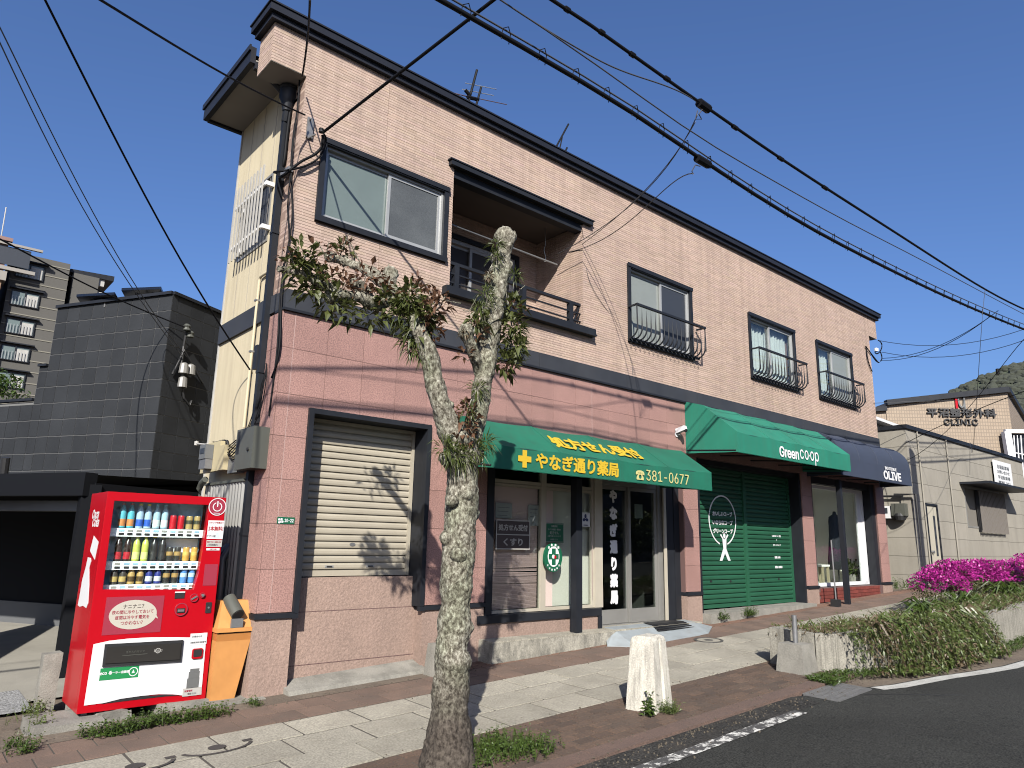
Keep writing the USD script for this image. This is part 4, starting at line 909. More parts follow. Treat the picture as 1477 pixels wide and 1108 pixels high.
MB().onto(em, (x0 + w / 2, Y, z0 + h * .56), FX, FZ, FN, .001).build('emblem', M['blue_ink'], t)
MB().onto(center(text_poly('日本薬剤師会', h * .09, bold=1)), (x0 + w / 2, Y, z0 + h * .1), FX, FZ, FN, .001).build('lettering', M['blue_ink'], t)
for k, (u0, v0, u1, v1, lab) in enumerate(((715, 725, 738, 748, 'sheet of paper behind the pharmacy glass, above the brown sign'), (762, 728, 778, 759, 'sheet of paper behind the pharmacy glass, right of the brown sign'), (703, 722, 710, 766, 'narrow pale strip of paper at the left edge of the pharmacy window'))):
    t, x0, x1, z0, z1, Y = board('notice', lab, u0, v0, u1, v1, yw + .03, M['paper'], 'notice', .002)
    for j in range(3 if x1 - x0 > .1 else 0): MB().box(x0 + .03, x1 - .04 - .02 * j, Y - .0006, Y, z1 - .06 - .05 * j, z1 - .053 - .05 * j).build('text_line', M['grey_plastic'], t)
# door lettering and the notice behind the glass
yl = yd + .014
for i, ch in enumerate('やなぎ通り薬局'):
    ua, va = 884 + .0 * i, (718, 745, 775, 799, 826, 834, 858)[i]
    v = 716 + i * (862 - 716) / 6.0
    p = at(884, v, yl); sz = .235 if i != 5 - 1 else .235
    MB().onto(center(fit(text_poly(ch, .2, bold=7), .17 if ch != 'り' else .12, .195)), (8.275, yl, p[2]), FX, FZ, FN, .002).build('door_lettering', M['white'], dr)
t, x0, x1, z0, z1, Y = board('notice', 'white notice taped inside the right-hand pharmacy door', 915, 727, 927, 748, yd + .01, M['paper'], 'notice', .002)
t, x0, x1, z0, z1, Y = board('address_plate', 'small dark green address plate reading 10-22 beside the roller shutter', 400, 745.5, 424, 756, -.003, M['green_sign'], 'sign', .006)
w, h = x1 - x0, z1 - z0
MB().onto(fit(text_poly('10-22', .05, font='inter', bold=3), w * .52, h * .52), (x0 + w * .42, Y, z0 + h * .24), FX, FZ, FN, .001).build('number', M['white'], t)
for a, b in ((.10, .62), (.24, .66), (.2, .28), (.3, .3), (.12, .2)): MB().onto(ellipse(w * a, h * b, .012, .012, 8), (x0, Y, z0), FX, FZ, FN, .001).build('mark', M['white'], t)
c = at(979, 622, -.05); t = thing('security_camera', 'small white security camera on the granite right above the green awning', 'security camera', c)
MB().cyl(c + (0, .047, -.05), c + (0, .035, -.05), .045, 14).build('base', M['white'], t); MB().tube([c + (0, .04, -.05), c + (0, -.02, -.06), c + (0, -.02, -.02)], .014, 8).build('arm', M['grey_plastic'], t)
b = trimesh.creation.box((.085, .17, .075)); b.apply_transform(trimesh.transformations.rotation_matrix(-.25, (1, 0, 0))); b.apply_translation(c + (0, -.05, .02)); MB().add(b).build('housing', M['white'], t); MB().cyl(c + (0, -.13, .0), c + (0, -.15, -.01), .03, 12).build('lens', M['rubber'], t)

# entrance ramp and mat
M['ramp'] = mat('pale_blue_ramp', (0.42, 0.47, 0.49), 0.6, var=0.1, vscale=4, dirt=0.4, dscale=(3, 3, 3), dirtcol=(0.22, 0.2, 0.17))
a0, a1, a2, a3 = np.array([7.58, -.27, FLOOR - .02]), np.array([9.75, -.27, FLOOR - .02]), atG(1010, 912), atG(872, 932)
t = thing('entrance_ramp', 'pale blue-grey sheet ramp laid from the pavement to the pharmacy step', 'ramp', (8.5, -.45, .28))
mb = MB(); P_ = [(7.50, -.36, zg(7.5, -.36) + .01), (7.74, -.64, zg(7.74, -.64) + .008), (9.40, -.64, zg(9.4, -.64) + .008), (9.95, -.34, zg(9.95, -.34) + .015), (9.72, .0, FLOOR - .0), (7.85, .0, FLOOR - .005), (7.80, -.22, FLOOR - .01), (9.6, -.24, FLOOR - .004)]
P_ = [np.array(p) for p in P_]
tri = [(0, 1, 6), (1, 2, 7), (1, 7, 6), (2, 3, 7), (6, 7, 4), (6, 4, 5), (7, 3, 4), (0, 6, 5)]
mb.raw(np.vstack([P_, [p - (0, 0, .012) for p in P_]]), tri + [(c + 8, b + 8, a + 8) for a, b, c in tri] + [(0, 8, 1), (1, 8, 9), (1, 9, 2), (2, 9, 10), (2, 10, 3), (3, 10, 11)]).build('sheet', M['ramp'], t)
MB().hexa([(8.75, -.20, FLOOR + .004), (9.55, -.20, FLOOR + .004), (9.62, .02, FLOOR + .004), (8.55, .02, FLOOR + .004)], [(8.75, -.20, FLOOR + .014), (9.55, -.20, FLOOR + .014), (9.62, .02, FLOOR + .014), (8.55, .02, FLOOR + .014)])
mt_ = MB(); ry = lambda y: FLOOR - .002 + (y + .23) * (-.0) if y > -.23 else FLOOR - .004 + (y + .23) * .40
for i in range(9):
    y = -.40 + i * .045; mt_.box(8.55 + .02 * i, 9.40 - .0 * i, y, y + .042, ry(y + .02) + .002, ry(y + .02) + .014)
solo('door_mat', mt_, M['rubber'], 'black rubber doormat lying on the pale ramp before the pharmacy door', 'doormat')

# ------------------------------------------------------------------ drinks machine
VX0, VX1, VY0, VY1, VZ0, VZ1 = 1.478, 2.514, 0.135, 0.766, 0.127, 1.957
vm = thing('vending_machine', 'red and white drinks vending machine standing against the left end of the building', 'vending machine', (2.0, .45, VZ0))
def q1(a, b, y=VY0): return at(60 + a / 4.923, 690 + b / 4.923, y)
def q2(a, b, y=VY0): return at(60 + a / 4.923, 880 + b / 4.923, y)
pw = sbox(VX0, VZ0, VX1, VZ1)
tl, tr_, bl_, br_ = q1(517, 160), q1(1190, 190), q1(432, 790), q1(1107, 790)
win = Polygon([(tl[0] + .005, bl_[2]), (br_[0] - .035, br_[2]), (br_[0] - .005, br_[2] + .15), (tr_[0] + .0, tr_[2] - .12), (tr_[0], tr_[2]), (tl[0], tl[2])])
MB().prism(pw.difference(win), VY0, VY0 + .07).build('door', M['red'], vm)
cab = MB(); cab.box(VX0, VX0 + .03, VY0 + .074, VY1, VZ0, VZ1).box(VX1 - .03, VX1, VY0 + .074, VY1, VZ0, VZ1).box(VX0 + .03, VX1 - .03, VY0 + .074, VY1, VZ1 - .03, VZ1).box(VX0 + .03, VX1 - .03, VY1 - .03, VY1, VZ0, VZ1 - .03).box(VX0 + .03, VX1 - .03, VY0 + .074, VY1 - .03, VZ0, bl_[2] - .03).box(VX0 + .03, VX1 - .03, VY0 + .3, VY1 - .03, bl_[2] - .03, VZ1 - .03)
cab.build('cabinet', M['red'], vm)
M['vm_blue'] = mat('blue_print_backdrop', (0.26, 0.42, 0.54), 0.6, var=0.5, vscale=5, alb=1.0)
M['vm_white'] = mat('white_backdrop', (0.78, 0.80, 0.80), 0.5, alb=1.0)
wx0, wx1, wz0_, wz1_ = win.bounds[0], win.bounds[2], win.bounds[1], win.bounds[3]
yb_ = VY0 + .20
MB().box(wx0 - .01, wx1 + .01, yb_, yb_ + .01, wz0_ - .01, wz1_ + .01).build('backdrop', M['vm_blue'], vm)
MB().box(wx0 + .52, wx1 - .005, yb_ - .004, yb_ - .001, wz0_ + .28, wz0_ + .46).build('backdrop_panel', M['vm_white'], vm)
MB().prism(win, VY0 + .02, VY0 + .026).build('window_pane', M['glass'], vm)
ybt = VY0 + .12
rows = [(q1(570, 352, ybt)[2], (567, 628, 692, 750, 812, 870, 932, 988, 1048, 1103), 352), (q1(570, 588, ybt)[2], (537, 603, 665, 727, 790, 850, 905, 960, 1022, 1080), 588), (q1(570, 752, ybt)[2], (510, 572, 632, 695, 758, 820, 882, 942, 1003, 1060), 752)]
for rz, xs_, rv in rows:
    s_ = MB(); s_.box(wx0 + .004, wx1 - .004, VY0 + .075, yb_ - .001, rz - .075, rz - .002); s_ = s_.build('shelf', M['vm_white'], vm)
    for xx in xs_:
        x = q1(xx, rv + 22, VY0 + .074)[0]
        MB().onto(center(sbox(0, 0, .042, .018)), (x, VY0 + .074, rz - .052), FX, FZ, FN, .006).build('button', M['rubber'], s_)
        MB().onto(center(sbox(0, 0, .045, .018)), (x, VY0 + .074, rz - .022), FX, FZ, FN, .003).build('price_tag', M['vm_blue'] if rng.random() < .6 else M['paper'], s_)
def cmat(n, c, **k): M[n] = mat(n, c, 0.3, coat=0.3, alb=.85, **k); return M[n]
kinds = {
 'teal_bottle': ('b', (0.10, 0.42, 0.50), (0.55, 0.22, 0.08), (0.45, 0.03, 0.03)), 'blue_bottle': ('b', (0.35, 0.48, 0.62), (0.03, 0.10, 0.45), (0.75, 0.60, 0.05)), 'water_bottle': ('b', (0.35, 0.52, 0.62), (0.62, 0.72, 0.72), (0.25, 0.55, 0.70)),
 'red_can': ('c', (0.45, 0.01, 0.02), None, None), 'gold_can': ('c', (0.36, 0.26, 0.10), (0.05, 0.05, 0.03), None), 'cola_bottle': ('b', (0.025, 0.012, 0.010), (0.40, 0.02, 0.03), (0.03, 0.03, 0.03)),
 'green_tea_bottle': ('b', (0.45, 0.50, 0.10), (0.60, 0.64, 0.22), (0.5, 0.45, 0.1)), 'black_bottle': ('b', (0.02, 0.02, 0.02), (0.03, 0.03, 0.03), (0.62, 0.50, 0.04)), 'black_can': ('c', (0.03, 0.028, 0.025), (0.35, 0.22, 0.08), None),
 'orange_can': ('c', (0.52, 0.29, 0.06), (0.6, 0.4, 0.1), None), 'coffee_can': ('k', (0.06, 0.05, 0.04), (0.45, 0.33, 0.12), (0.25, 0.24, 0.22)), 'bronze_can': ('k', (0.42, 0.28, 0.10), (0.08, 0.05, 0.02), (0.4, 0.3, 0.15)), 'navy_can': ('k', (0.03, 0.04, 0.20), (0.5, 0.52, 0.55), (0.35, 0.35, 0.36)), 'sky_can': ('c', (0.08, 0.22, 0.50), (0.40, 0.55, 0.65), None)}
names_ = {'teal_bottle': 'teal and orange drink bottle', 'blue_bottle': 'blue drink bottle with a yellow cap', 'water_bottle': 'clear water bottle with a pale label', 'red_can': 'short red can', 'gold_can': 'gold and black can', 'cola_bottle': 'dark cola bottle with a red label', 'green_tea_bottle': 'yellow-green tea bottle', 'black_bottle': 'black coffee bottle with a yellow cap', 'black_can': 'small black can with an orange mark', 'orange_can': 'small orange can', 'coffee_can': 'black and gold screw-top coffee can', 'bronze_can': 'bronze screw-top coffee can', 'navy_can': 'navy screw-top coffee can', 'sky_can': 'light blue can'}
lay = [['teal_bottle', 'blue_bottle', 'water_bottle', 'red_can', 'gold_can'], ['cola_bottle', 'green_tea_bottle', 'black_bottle', 'black_can', 'orange_can'], ['coffee_can', 'bronze_can', 'navy_can', 'black_can', 'sky_can']]
shelfn = ('top', 'middle', 'bottom')
for n_, (k_, c1, c2, c3) in kinds.items():
    cmat(n_ + '_body', c1); c2 and cmat(n_ + '_label', c2); c3 and cmat(n_ + '_cap', c3)
for ri, (rz, xs_, rv) in enumerate(rows):
    for ki, kn in enumerate(lay[ri]):
        k_, c1, c2, c3 = kinds[kn]; first = None
        for j in range(2):
            x = q1(xs_[ki * 2 + j], rv - 30, ybt)[0]; lab = f"{names_[kn]}, {shelfn[ri]} vending shelf, {('left', 'right')[j]} one of its pair"
            if first: dup(first, (x, ybt, rz), lab); continue
            first = t = thing(kn, lab, 'bottle' if k_ == 'b' else 'can', (x, ybt, rz), 'sample drinks in the vending machine')
            R_ = .030; c = np.array([x, ybt, rz])
            if k_ == 'b':
                Ht = .222 if ri == 0 else .225
                MB().lathe([(0, 0), (R_, .004), (R_, Ht * .62), (R_ * .95, Ht * .70), (R_ * .5, Ht * .88), (R_ * .45, Ht * .92)], c, 14).build('body', M[kn + '_body'], t, smooth=40)
                MB().lathe([(R_ + .0008, Ht * .08), (R_ + .0008, Ht * .36)], c, 14).build('label_band', M[kn + '_label'], t, smooth=40)
                MB().lathe([(0, Ht * .921), (R_ * .55, Ht * .921), (R_ * .55, Ht), (0, Ht)], c, 12).build('cap', M[kn + '_cap'], t, smooth=40)
            elif k_ == 'c':
                Ht = .126 if ri < 2 else .135
                MB().lathe([(0, 0), (R_ * .85, .002), (R_, .01), (R_, Ht - .012), (R_ * .86, Ht), (0, Ht - .002)], c, 14).build('body', M[kn + '_body'], t, smooth=40)
                if c2: MB().lathe([(R_ + .0008, Ht * .40), (R_ + .0008, Ht * .68)], c, 14).build('label_band', M[kn + '_label'], t, smooth=40)
            else:
                Ht = .150
                MB().lathe([(0, 0), (R_, .003), (R_, Ht * .62), (R_ * .62, Ht * .82), (R_ * .6, Ht * .86)], c, 14).build('body', M[kn + '_body'], t, smooth=40)
                MB().lathe([(R_ + .0008, Ht * .15), (R_ + .0008, Ht * .45)], c, 14).build('label_band', M[kn + '_label'], t, smooth=40)
                MB().lathe([(0, Ht * .861), (R_ * .72, Ht * .861), (R_ * .72, Ht), (0, Ht)], c, 12).build('cap', M[kn + '_cap'], t, smooth=40)
yf = VY0 - .0005
def vput(poly, c, m, nm, d=.003, parent=vm, y=yf): MB().onto(poly, (c[0], y, c[2]), FX, FZ, FN, d).build(nm, m, parent)
# round power emblem, stickers
c = q1(1248, 203); ring = ellipse(0, 0, .083, .083).difference(ellipse(0, 0, .076, .076))
vput(ellipse(0, 0, .083, .083), c, M['red_dark'], 'round_emblem', .002); arc = ellipse(0, 0, .044, .044).difference(ellipse(0, 0, .036, .036)).difference(sbox(-.016, .01, .016, .06))
vput(shapely.union_all([ring, arc, sbox(-.005, .0, .005, .055), sbox(-.03, -.062, .03, -.058)]), c, M['white'], 'power_mark', .002, y=yf - .0025)
def sticker(a0, b0, a1, b1, qf, m, nm, lines=(), d=.002):
    p, r_ = qf(a0, b0), qf(a1, b1); w, h = r_[0] - p[0], p[2] - r_[2]; vput(sbox(0, 0, w, h), (p[0], 0, r_[2]), m, nm, d)
    for (s, fx, fz, fh, mm) in lines:
        pl = center(text_poly(s, fh * h, bold=2)); bb = pl.bounds
        if bb[2] - bb[0] > .92 * w: pl = affinity.scale(pl, .92 * w / (bb[2] - bb[0]), 1)
        MB().onto(pl, (p[0] + fx * w, yf - d - .0005, r_[2] + fz * h), FX, FZ, FN, .0008).build('lettering', mm, vm)
    return p, r_
sticker(1185, 298, 1285, 432, q1, M['white'], 'sticker', (('1本無料!', .5, .56, .26, M['red']), ('スタンプを集めて', .5, .88, .10, M['red']), ('アプリ限定', .32, .15, .12, M['grey_plastic'])))
p_, r_ = q1(1240, 385), q1(1278, 425); vput(sbox(0, 0, r_[0] - p_[0], p_[2] - r_[2]), (p_[0], 0, r_[2]), M['vm_blue'], 'picture', .001, y=yf - .0025)
sticker(1172, 438, 1277, 488, q1, M['paper'], 'sticker', (('電子マネー使えます', .5, .72, .24, M['red']), ('ご利用案内', .4, .3, .3, M['grey_plastic'])))
sticker(1170, 495, 1262, 512, q1, M['white'], 'sticker', (('150 160', .5, .5, .7, M['red']),))
sticker(1160, 610, 1237, 760, q1, M['red_dark'], 'panel')
# speech-bubble poster
p, r_ = sticker(462, 845, 842, 1090, q1, M['red_dark'], 'poster')
p0, p1 = q1(480, 840), q1(815, 1090); w, h = p1[0] - p0[0], p0[2] - p1[2]; cxx, czz = (p0[0] + p1[0]) / 2 - .0, (p0[2] + p1[2]) / 2
M['bubble'] = mat('cream_paper', (0.72, 0.67, 0.56), 0.6)
bub = ellipse(0, 0, w * .46, h * .39, 40).union(Polygon([(w * .38, -.02), (w * .5, -.045), (w * .40, .03)]))
MB().onto(bub, (cxx, yf - .0025, czz), FX, FZ, FN, .001).build('speech_bubble', M['bubble'], vm)
for i, (s, fh) in enumerate((('ナニナニ？', .11), ('夜の間に冷やしておいて', .105), ('昼間は冷やす電気を', .105), ('つかわない?', .105))):
    pl = center(text_poly(s, fh * h, bold=1)); bb = pl.bounds; lim = (.40, .80, .66, .42)[i] * w
    pl = affinity.scale(pl, lim / (bb[2] - bb[0]), 1)
    MB().onto(pl, (cxx - .005, yf - .004, czz + h * (.22 - .145 * i)), FX, FZ, FN, .0008).build('lettering', M['brown_sign'] if i == 0 else M['red_dark'], vm)
# coin gear
c = q1(980, 833); vput(center(sbox(0, 0, .085, .05)), c, M['rubber'], 'display', .004); vput(center(sbox(0, 0, .088, .012)), c + (0, 0, .03), M['white'], 'display_label', .004)
for (a, b, r_) in ((1080, 848, .038), (1140, 830, .024), (988, 930, .058)):
    c = q1(a, b); vput(ellipse(0, 0, r_, r_), c, M['red'], 'coin_boss', .012); vput(ellipse(0, 0, r_ * .98, r_ * .98).difference(ellipse(0, 0, r_ * .84, r_ * .84)), c, M['red_dark'], 'ring', .002, y=yf - .0125)
c = q1(1080, 848); vput(center(affinity.rotate(sbox(0, 0, .055, .014), 30)), c, M['steel'], 'coin_slot', .006, y=yf - .0125)
c = q1(1140, 830); vput(ellipse(0, 0, .013, .013), c, M['steel'], 'return_lever', .012, y=yf - .0125)
c = q1(985, 938); vput(center(sbox(0, 0, .07, .04)), c, M['rubber'], 'note_slot', .004, y=yf - .0125); vput(center(sbox(0, 0, .055, .02)), c, M['steel'], 'note_mouth', .006, y=yf - .0165)
c = q1(1184, 918); vput(center(sbox(0, 0, .04, .085)).buffer(.006), c, M['rubber'], 'lock_plate', .006); vput(ellipse(0, 0, .009, .009), c, M['steel'], 'lock', .006, y=yf - .0065)
# white lower panel with its wavy edges
def loc(qf, a, b): p = qf(a, b); return (p[0], p[2])
wp = Polygon([loc(q2, 368, 243), loc(q2, 480, 218), loc(q2, 620, 202), loc(q2, 780, 193), loc(q2, 960, 192), loc(q2, 1168, 197), loc(q2, 1132, 600), loc(q2, 1010, 607), loc(q2, 930, 598), loc(q2, 830, 597), loc(q2, 700, 610), loc(q2, 560, 630), loc(q2, 440, 660), loc(q2, 300, 678)])
MB().onto(wp, (0, yf, 0), FX, FZ, FN, .004).build('white_panel', M['white'], vm)
gp = Polygon([loc(q2, 420, 668), loc(q2, 560, 632), loc(q2, 700, 612), loc(q2, 880, 600), loc(q2, 985, 607), loc(q2, 880, 613), loc(q2, 640, 640)])
MB().onto(gp, (0, yf, 0), FX, FZ, FN, .003).build('grille', M['rubber'], vm)
kp = sbox(*loc(q2, 430, 402), *loc(q2, 1000, 215)) if False else Polygon([loc(q2, 448, 242), loc(q2, 1002, 212), loc(q2, 986, 364), loc(q2, 428, 403)])
MB().onto(kp, (0, yf - .0045, 0), FX, FZ, FN, .016).build('pickup_frame', M['rubber'], vm)
M['flap'] = mat('smoked_flap', (0.045, 0.042, 0.038), 0.15, spec=0.6)
fl = Polygon([loc(q2, 462, 262), loc(q2, 985, 232), loc(q2, 974, 348), loc(q2, 445, 378)])
MB().onto(fl, (0, yf - .0225, 0), FX, FZ, FN, .006).build('pickup_flap', M['flap'], vm)
c = q2(820, 285); MB().onto(ellipse(0, 0, .022, .022).difference(ellipse(0, 0, .017, .017)).union(center(text_poly('取出口', .022))), (c[0], yf - .029, c[2]), FX, FZ, FN, .0008).build('flap_mark', M['white_dirty'], vm)
c = q2(660, 292); MB().onto(center(text_poly('手を入れないで', .02)).union(sbox(-.1, -.028, .1, -.024)), (c[0], yf - .029, c[2]), FX, FZ, FN, .0008).build('flap_mark', M['grey_box'], vm)
M['eco'] = mat('green_sticker', (0.02, 0.34, 0.10), 0.4)
p, r_ = q2(418, 415), q2(682, 475); w, h = r_[0] - p[0], p[2] - r_[2]
MB().onto(sbox(0, 0, w, h), (p[0], yf - .0045, r_[2]), FX, FZ, FN, .0015).build('eco_sticker', M['eco'], vm)
MB().onto(shapely.union_all([center(text_poly('ecoる。', h * .36, bold=3)).buffer(0) if False else affinity.translate(center(text_poly('eco る', h * .30, bold=3)), w * .15, h * .58), affinity.translate(center(text_poly('ソーラー自販機', h * .24, bold=3)), w * .50, h * .56), affinity.translate(ellipse(0, 0, h * .38, h * .38).difference(ellipse(0, 0, h * .31, h * .31)).union(Polygon([(0, h * .2), (h * .13, -h * .12), (-h * .13, -h * .12)])), w * .86, h * .5)]), (p[0], yf - .0065, r_[2]), FX, FZ, FN, .0008).build('eco_lettering', M['white'], vm)
sticker(1058, 168, 1168, 240, q2, M['white'], 'sticker', (('お問合せ先', .4, .72, .18, M['grey_plastic']), ('自動販売機 管理番号', .5, .2, .16, M['grey_plastic'])), d=.006)
c = q2(1103, 308); vput(center(sbox(0, 0, .06, .055)).buffer(.018), c, M['red'], 'coin_return', .012, y=yf - .0045); vput(center(sbox(0, 0, .05, .04)).buffer(.012), c + (0, 0, .006), M['rubber'], 'coin_return_mouth', .003, y=yf - .017)
for (a0, b0, a1, b1) in ((1055, 418, 1117, 432), (1045, 440, 1117, 478), (1033, 486, 1112, 548)):
    sticker(a0, b0, a1, b1, q2, M['grey_plastic'], 'sticker', d=.006)
sticker(1003, 558, 1128, 600, q2, M['paper'], 'sticker', (('設置場所', .3, .65, .25, M['red_dark']), ('電話 0120', .5, .28, .25, M['grey_plastic'])), d=.006)
# side lettering and the torn white sticker on the left cabinet wall
def sidepoly(pts, m, nm, d=.002):
    P3 = [atX(u, v, VX0) for u, v in pts]; pl = Polygon([(-p[1], p[2]) for p in P3]).buffer(0)
    MB().onto(pl, (VX0, 0, 0), (0, -1, 0), (0, 0, 1), (-1, 0, 0), d).build(nm, m, vm)
sidepoly([(60 + a / 4.923, 690 + b / 4.923) for a, b in ((372, 408), (405, 452), (378, 578), (345, 515))], M['white'], 'side_sticker')
sidepoly([(60 + a / 4.923, 690 + b / 4.923) for a, b in ((330, 560), (350, 566), (352, 590), (338, 640), (338, 760), (333, 850), (330, 890), (318, 922), (296, 905), (270, 912), (258, 900), (270, 840), (290, 720), (315, 630))], M['white'], 'torn_sticker')
for s, vv in (('Coca', 255), ('Cola', 312)):
    c = atX(60 + 385 / 4.923, 690 + vv / 4.923, VX0); MB().onto(fit(center(text_poly(s, .1, font='inter', bold=3, slant=14)), .26, .085), c - (0.0005, 0, 0), (0, -1, 0), (0, 0, 1), (-1, 0, 0), .001).build('side_lettering', M['white'], vm)
for x in (VX0 + .05, VX1 - .09):
    for y in (VY0 + .06, VY1 - .1): MB().box(x, x + .04, y, y + .04, .0 + .0375 * x - .02, VZ0).build('foot', M['steel'], vm)

# pad of rough concrete, rubble and block under the machine
def rough(mb, c, s, seed, sub=2, amp=.25):
    b = trimesh.creation.box(s).subdivide().subdivide(); v = np.array(b.vertices); k = np.array(s)
    v += (meshkit.noise(v / k.min() * 2.0 + seed * 7.3, seed)[:, None] - .5) * amp * k.min() * np.sign(v); v += c; return mb.raw(v, b.faces)
def block(name, label, c, s, seed, m='concrete', cat='concrete block', amp=.12, group=None): return solo(name, rough(MB(), np.asarray(c), s, seed, amp=amp), M[m], label, cat, group, smooth=30)
block('concrete_slab', 'broken concrete slab under the front left foot of the vending machine', (1.40, .22, .035), (.50, .55, .13), 1)
block('concrete_slab', 'long concrete slab under the right side of the vending machine', (2.40, .30, .085), (.60, .45, .09), 2)
block('rubble', 'pale lump of broken concrete in the gap under the vending machine', (1.75, .16, .06), (.26, .18, .13), 3, amp=.3, cat='rubble')
block('kerb_block', 'upright concrete block behind the left edge of the vending machine', (1.36, .86, .28), (.14, .16, .50), 4)
block('concrete_step', 'low rough concrete strip between the orange bin and the pavers', (2.75, .03, .065), (.5, .25, .10), 5)
bk = MB(); bk.box(VX0 + .02, 2.86, .62, .70, -.1, .14); solo('machine_plinth', bk, M['concrete'], 'dark strip of concrete at the back of the gap under the vending machine', 'plinth')

# ------------------------------------------------------------------ orange bin
M['orange'] = mat('orange_plastic', (0.86, 0.40, 0.125), 0.45, spec=.3, var=0.12, vscale=5, dirt=0.3, dscale=(4, 4, 2), dirtcol=(0.5, 0.25, 0.09))
bn = thing('recycling_bin', 'orange plastic recycling bin with a grey tube mouth beside the vending machine', 'bin', (2.69, .2, .09))
b0 = [(2.53, .07), (2.755, .07), (2.755, .30), (2.53, .30)]; b1 = [(2.525, .04), (2.862, .04), (2.862, .33), (2.525, .33)]
MB().hexa([(x, y, .09) for x, y in b0], [(x, y, .70) for x, y in b1]).build('body', M['orange'], bn)
MB().hexa([(x - .002, y - .006, .64) for x, y in b1], [(x + (.004 if x > 2.6 else -.004), y + (-.008 if y < .2 else .005), .715) for x, y in b1]).build('plastic_bag', glass('clear_bag', (0.9, 0.85, 0.8), 1.35, .15), bn)
MB().box(2.515, 2.885, .02, .345, .712, .748).build('rim', M['orange'], bn)
MB().hexa([(2.53, .05, .748), (2.865, .05, .748), (2.865, .33, .748), (2.53, .33, .748)], [(2.60, .19, .985), (2.85, .19, .985), (2.85, .32, .985), (2.57, .32, .985)]).build('hood', M['orange'], bn)
a, b = np.array([2.665, .20, 1.0]), np.array([2.70, .025, .865])
g = np.linspace(0, 2 * np.pi, 18, endpoint=False)
tb = MB(); tb.tube([a, a + (b - a) * .5, b], .062, 18); tb.build('tube', M['grey_box'], bn, smooth=40); d_ = (b - a) / np.linalg.norm(b - a)
MB().cyl(b + d_ * .001, b + d_ * .004, .050, 18).build('tube_mouth', M['rubber'], bn); MB().box(2.645, 2.755, .022, .05, .75, .83).build('chute', M['steel'], bn)

# ------------------------------------------------------------------ posts and bollard
def weight_post(name, lab, c, w0, w1, h, ph):
    t = thing(name, lab, 'bollard', c); c = np.asarray(c, float)
    b = [(-w0, -w0), (w0, -w0), (w0, w0), (-w0, w0)]
    mb = MB(); mb.hexa([c + (x, y, -.05 + .0375 * x) for x, y in b], [c + (x * w1 / w0, y * w1 / w0, h) for x, y in b]); mb.build('base', M['concrete'], t)
    MB().cyl(c + (0, 0, h - .01), c + (0, 0, h + ph), .028, 12).build('tube', M['steel'], t, smooth=40)
weight_post('post_base', 'concrete block with a short steel tube against the shop wall behind the tree', (4.86, -.33, zg(4.86, -.33)), .155, .125, .32, .28)
c = atG(1150, 975) ; weight_post('post_base', 'concrete block with a short steel tube at the left end of the planter', (8.02, -2.72, zg(8.02, -2.72)), .17, .135, .30, .30)
bo = thing('stone_bollard', 'pale tapered stone bollard with a groove down its face on the red pavers', 'bollard', (5.53, -2.62, .15))
bc = np.array([5.535, -2.60, zg(5.535, -2.60)])
mb = MB()
def taper(w, d, h, w2, d2):
    n = 10; prof = []
    for k in range(n + 1):
        f = k / n; z = h * f; prof.append((w + (w2 - w) * f, d + (d2 - d) * f, z))
    return prof
rows_ = taper(.178, .15, .585, .136, .115); v, f = [], []
def outline(w, d, gr): return [(-w, -d), (-.035, -d), (-.02, -d + gr), (.02, -d + gr), (.035, -d), (w, -d), (w, d), (-w, d)]
for (w, d, z) in rows_: v += [(x, y, z) for x, y in outline(w, d, .018)]
for k, s_ in ((1, .97), (2, .86), (3, .55)):
    w, d, z = rows_[-1]; v += [(x * (.99 - .03 * k), y * s_, z + (.022, .045, .060)[k - 1]) for x, y in outline(w, d, .018 if k < 2 else .004)]
nr = len(rows_) + 3
for i in range(nr - 1):
    for j in range(8): f.append((i * 8 + j, i * 8 + (j + 1) % 8, (i + 1) * 8 + (j + 1) % 8, (i + 1) * 8 + j))
top = (nr - 1) * 8; f += [(top, top + 1, top + 4, top + 5), (top + 1, top + 2, top + 3, top + 4), (top + 5, top + 6, top + 7, top)]
a_ = .22; Rz = np.array([[math.cos(a_), -math.sin(a_), 0], [math.sin(a_), math.cos(a_), 0], [0, 0, 1]])
mb.raw(np.array(v) @ Rz.T + bc - (0, 0, .02), f)
M['bollard'] = mat('pale_stone', (0.56, 0.53, 0.45), 0.9, alb=.56, var=0.12, vscale=6, speck=0.2, sscale=110, bump=0.6, bscale=70, bdist=.01, dirt=0.75, dscale=(14, 14, 1.6), dirtcol=(0.13, 0.12, 0.10), bevel=0.012)
mb.build('shaft', M['bollard'], bo)
# ------------------------------------------------------------------ pollarded street tree
import manifold3d as m3
def limb(chain, seed=0):
    """chain: (point, radius) list -> one Manifold of hulled spheres."""
    parts = []
    for (p, r1), (q, r2) in zip(chain[:-1], chain[1:]):
        a = m3.Manifold.sphere(r1, 16).translate(tuple(map(float, p))); b = m3.Manifold.sphere(r2, 16).translate(tuple(map(float, q)))
        parts.append(m3.Manifold.batch_hull([a, b]))
    return parts
TY = -2.62
def tp(u, v, w, dy=0.0):
    p = at(u, v, TY + dy); d = (p - CAM) @ FWD; return (p, .94 * w / 2 * d / FPX)
trunk = [tp(645, 1135, 104), tp(646, 1104, 92), tp(648, 1070, 72), tp(649, 1025, 58), tp(651, 980, 54), tp(653, 940, 52), tp(656, 900, 51), tp(658, 850, 50), tp(661, 800, 49), tp(663, 760, 49), tp(666, 720, 49), tp(667, 690, 49), tp(668, 655, 52)]
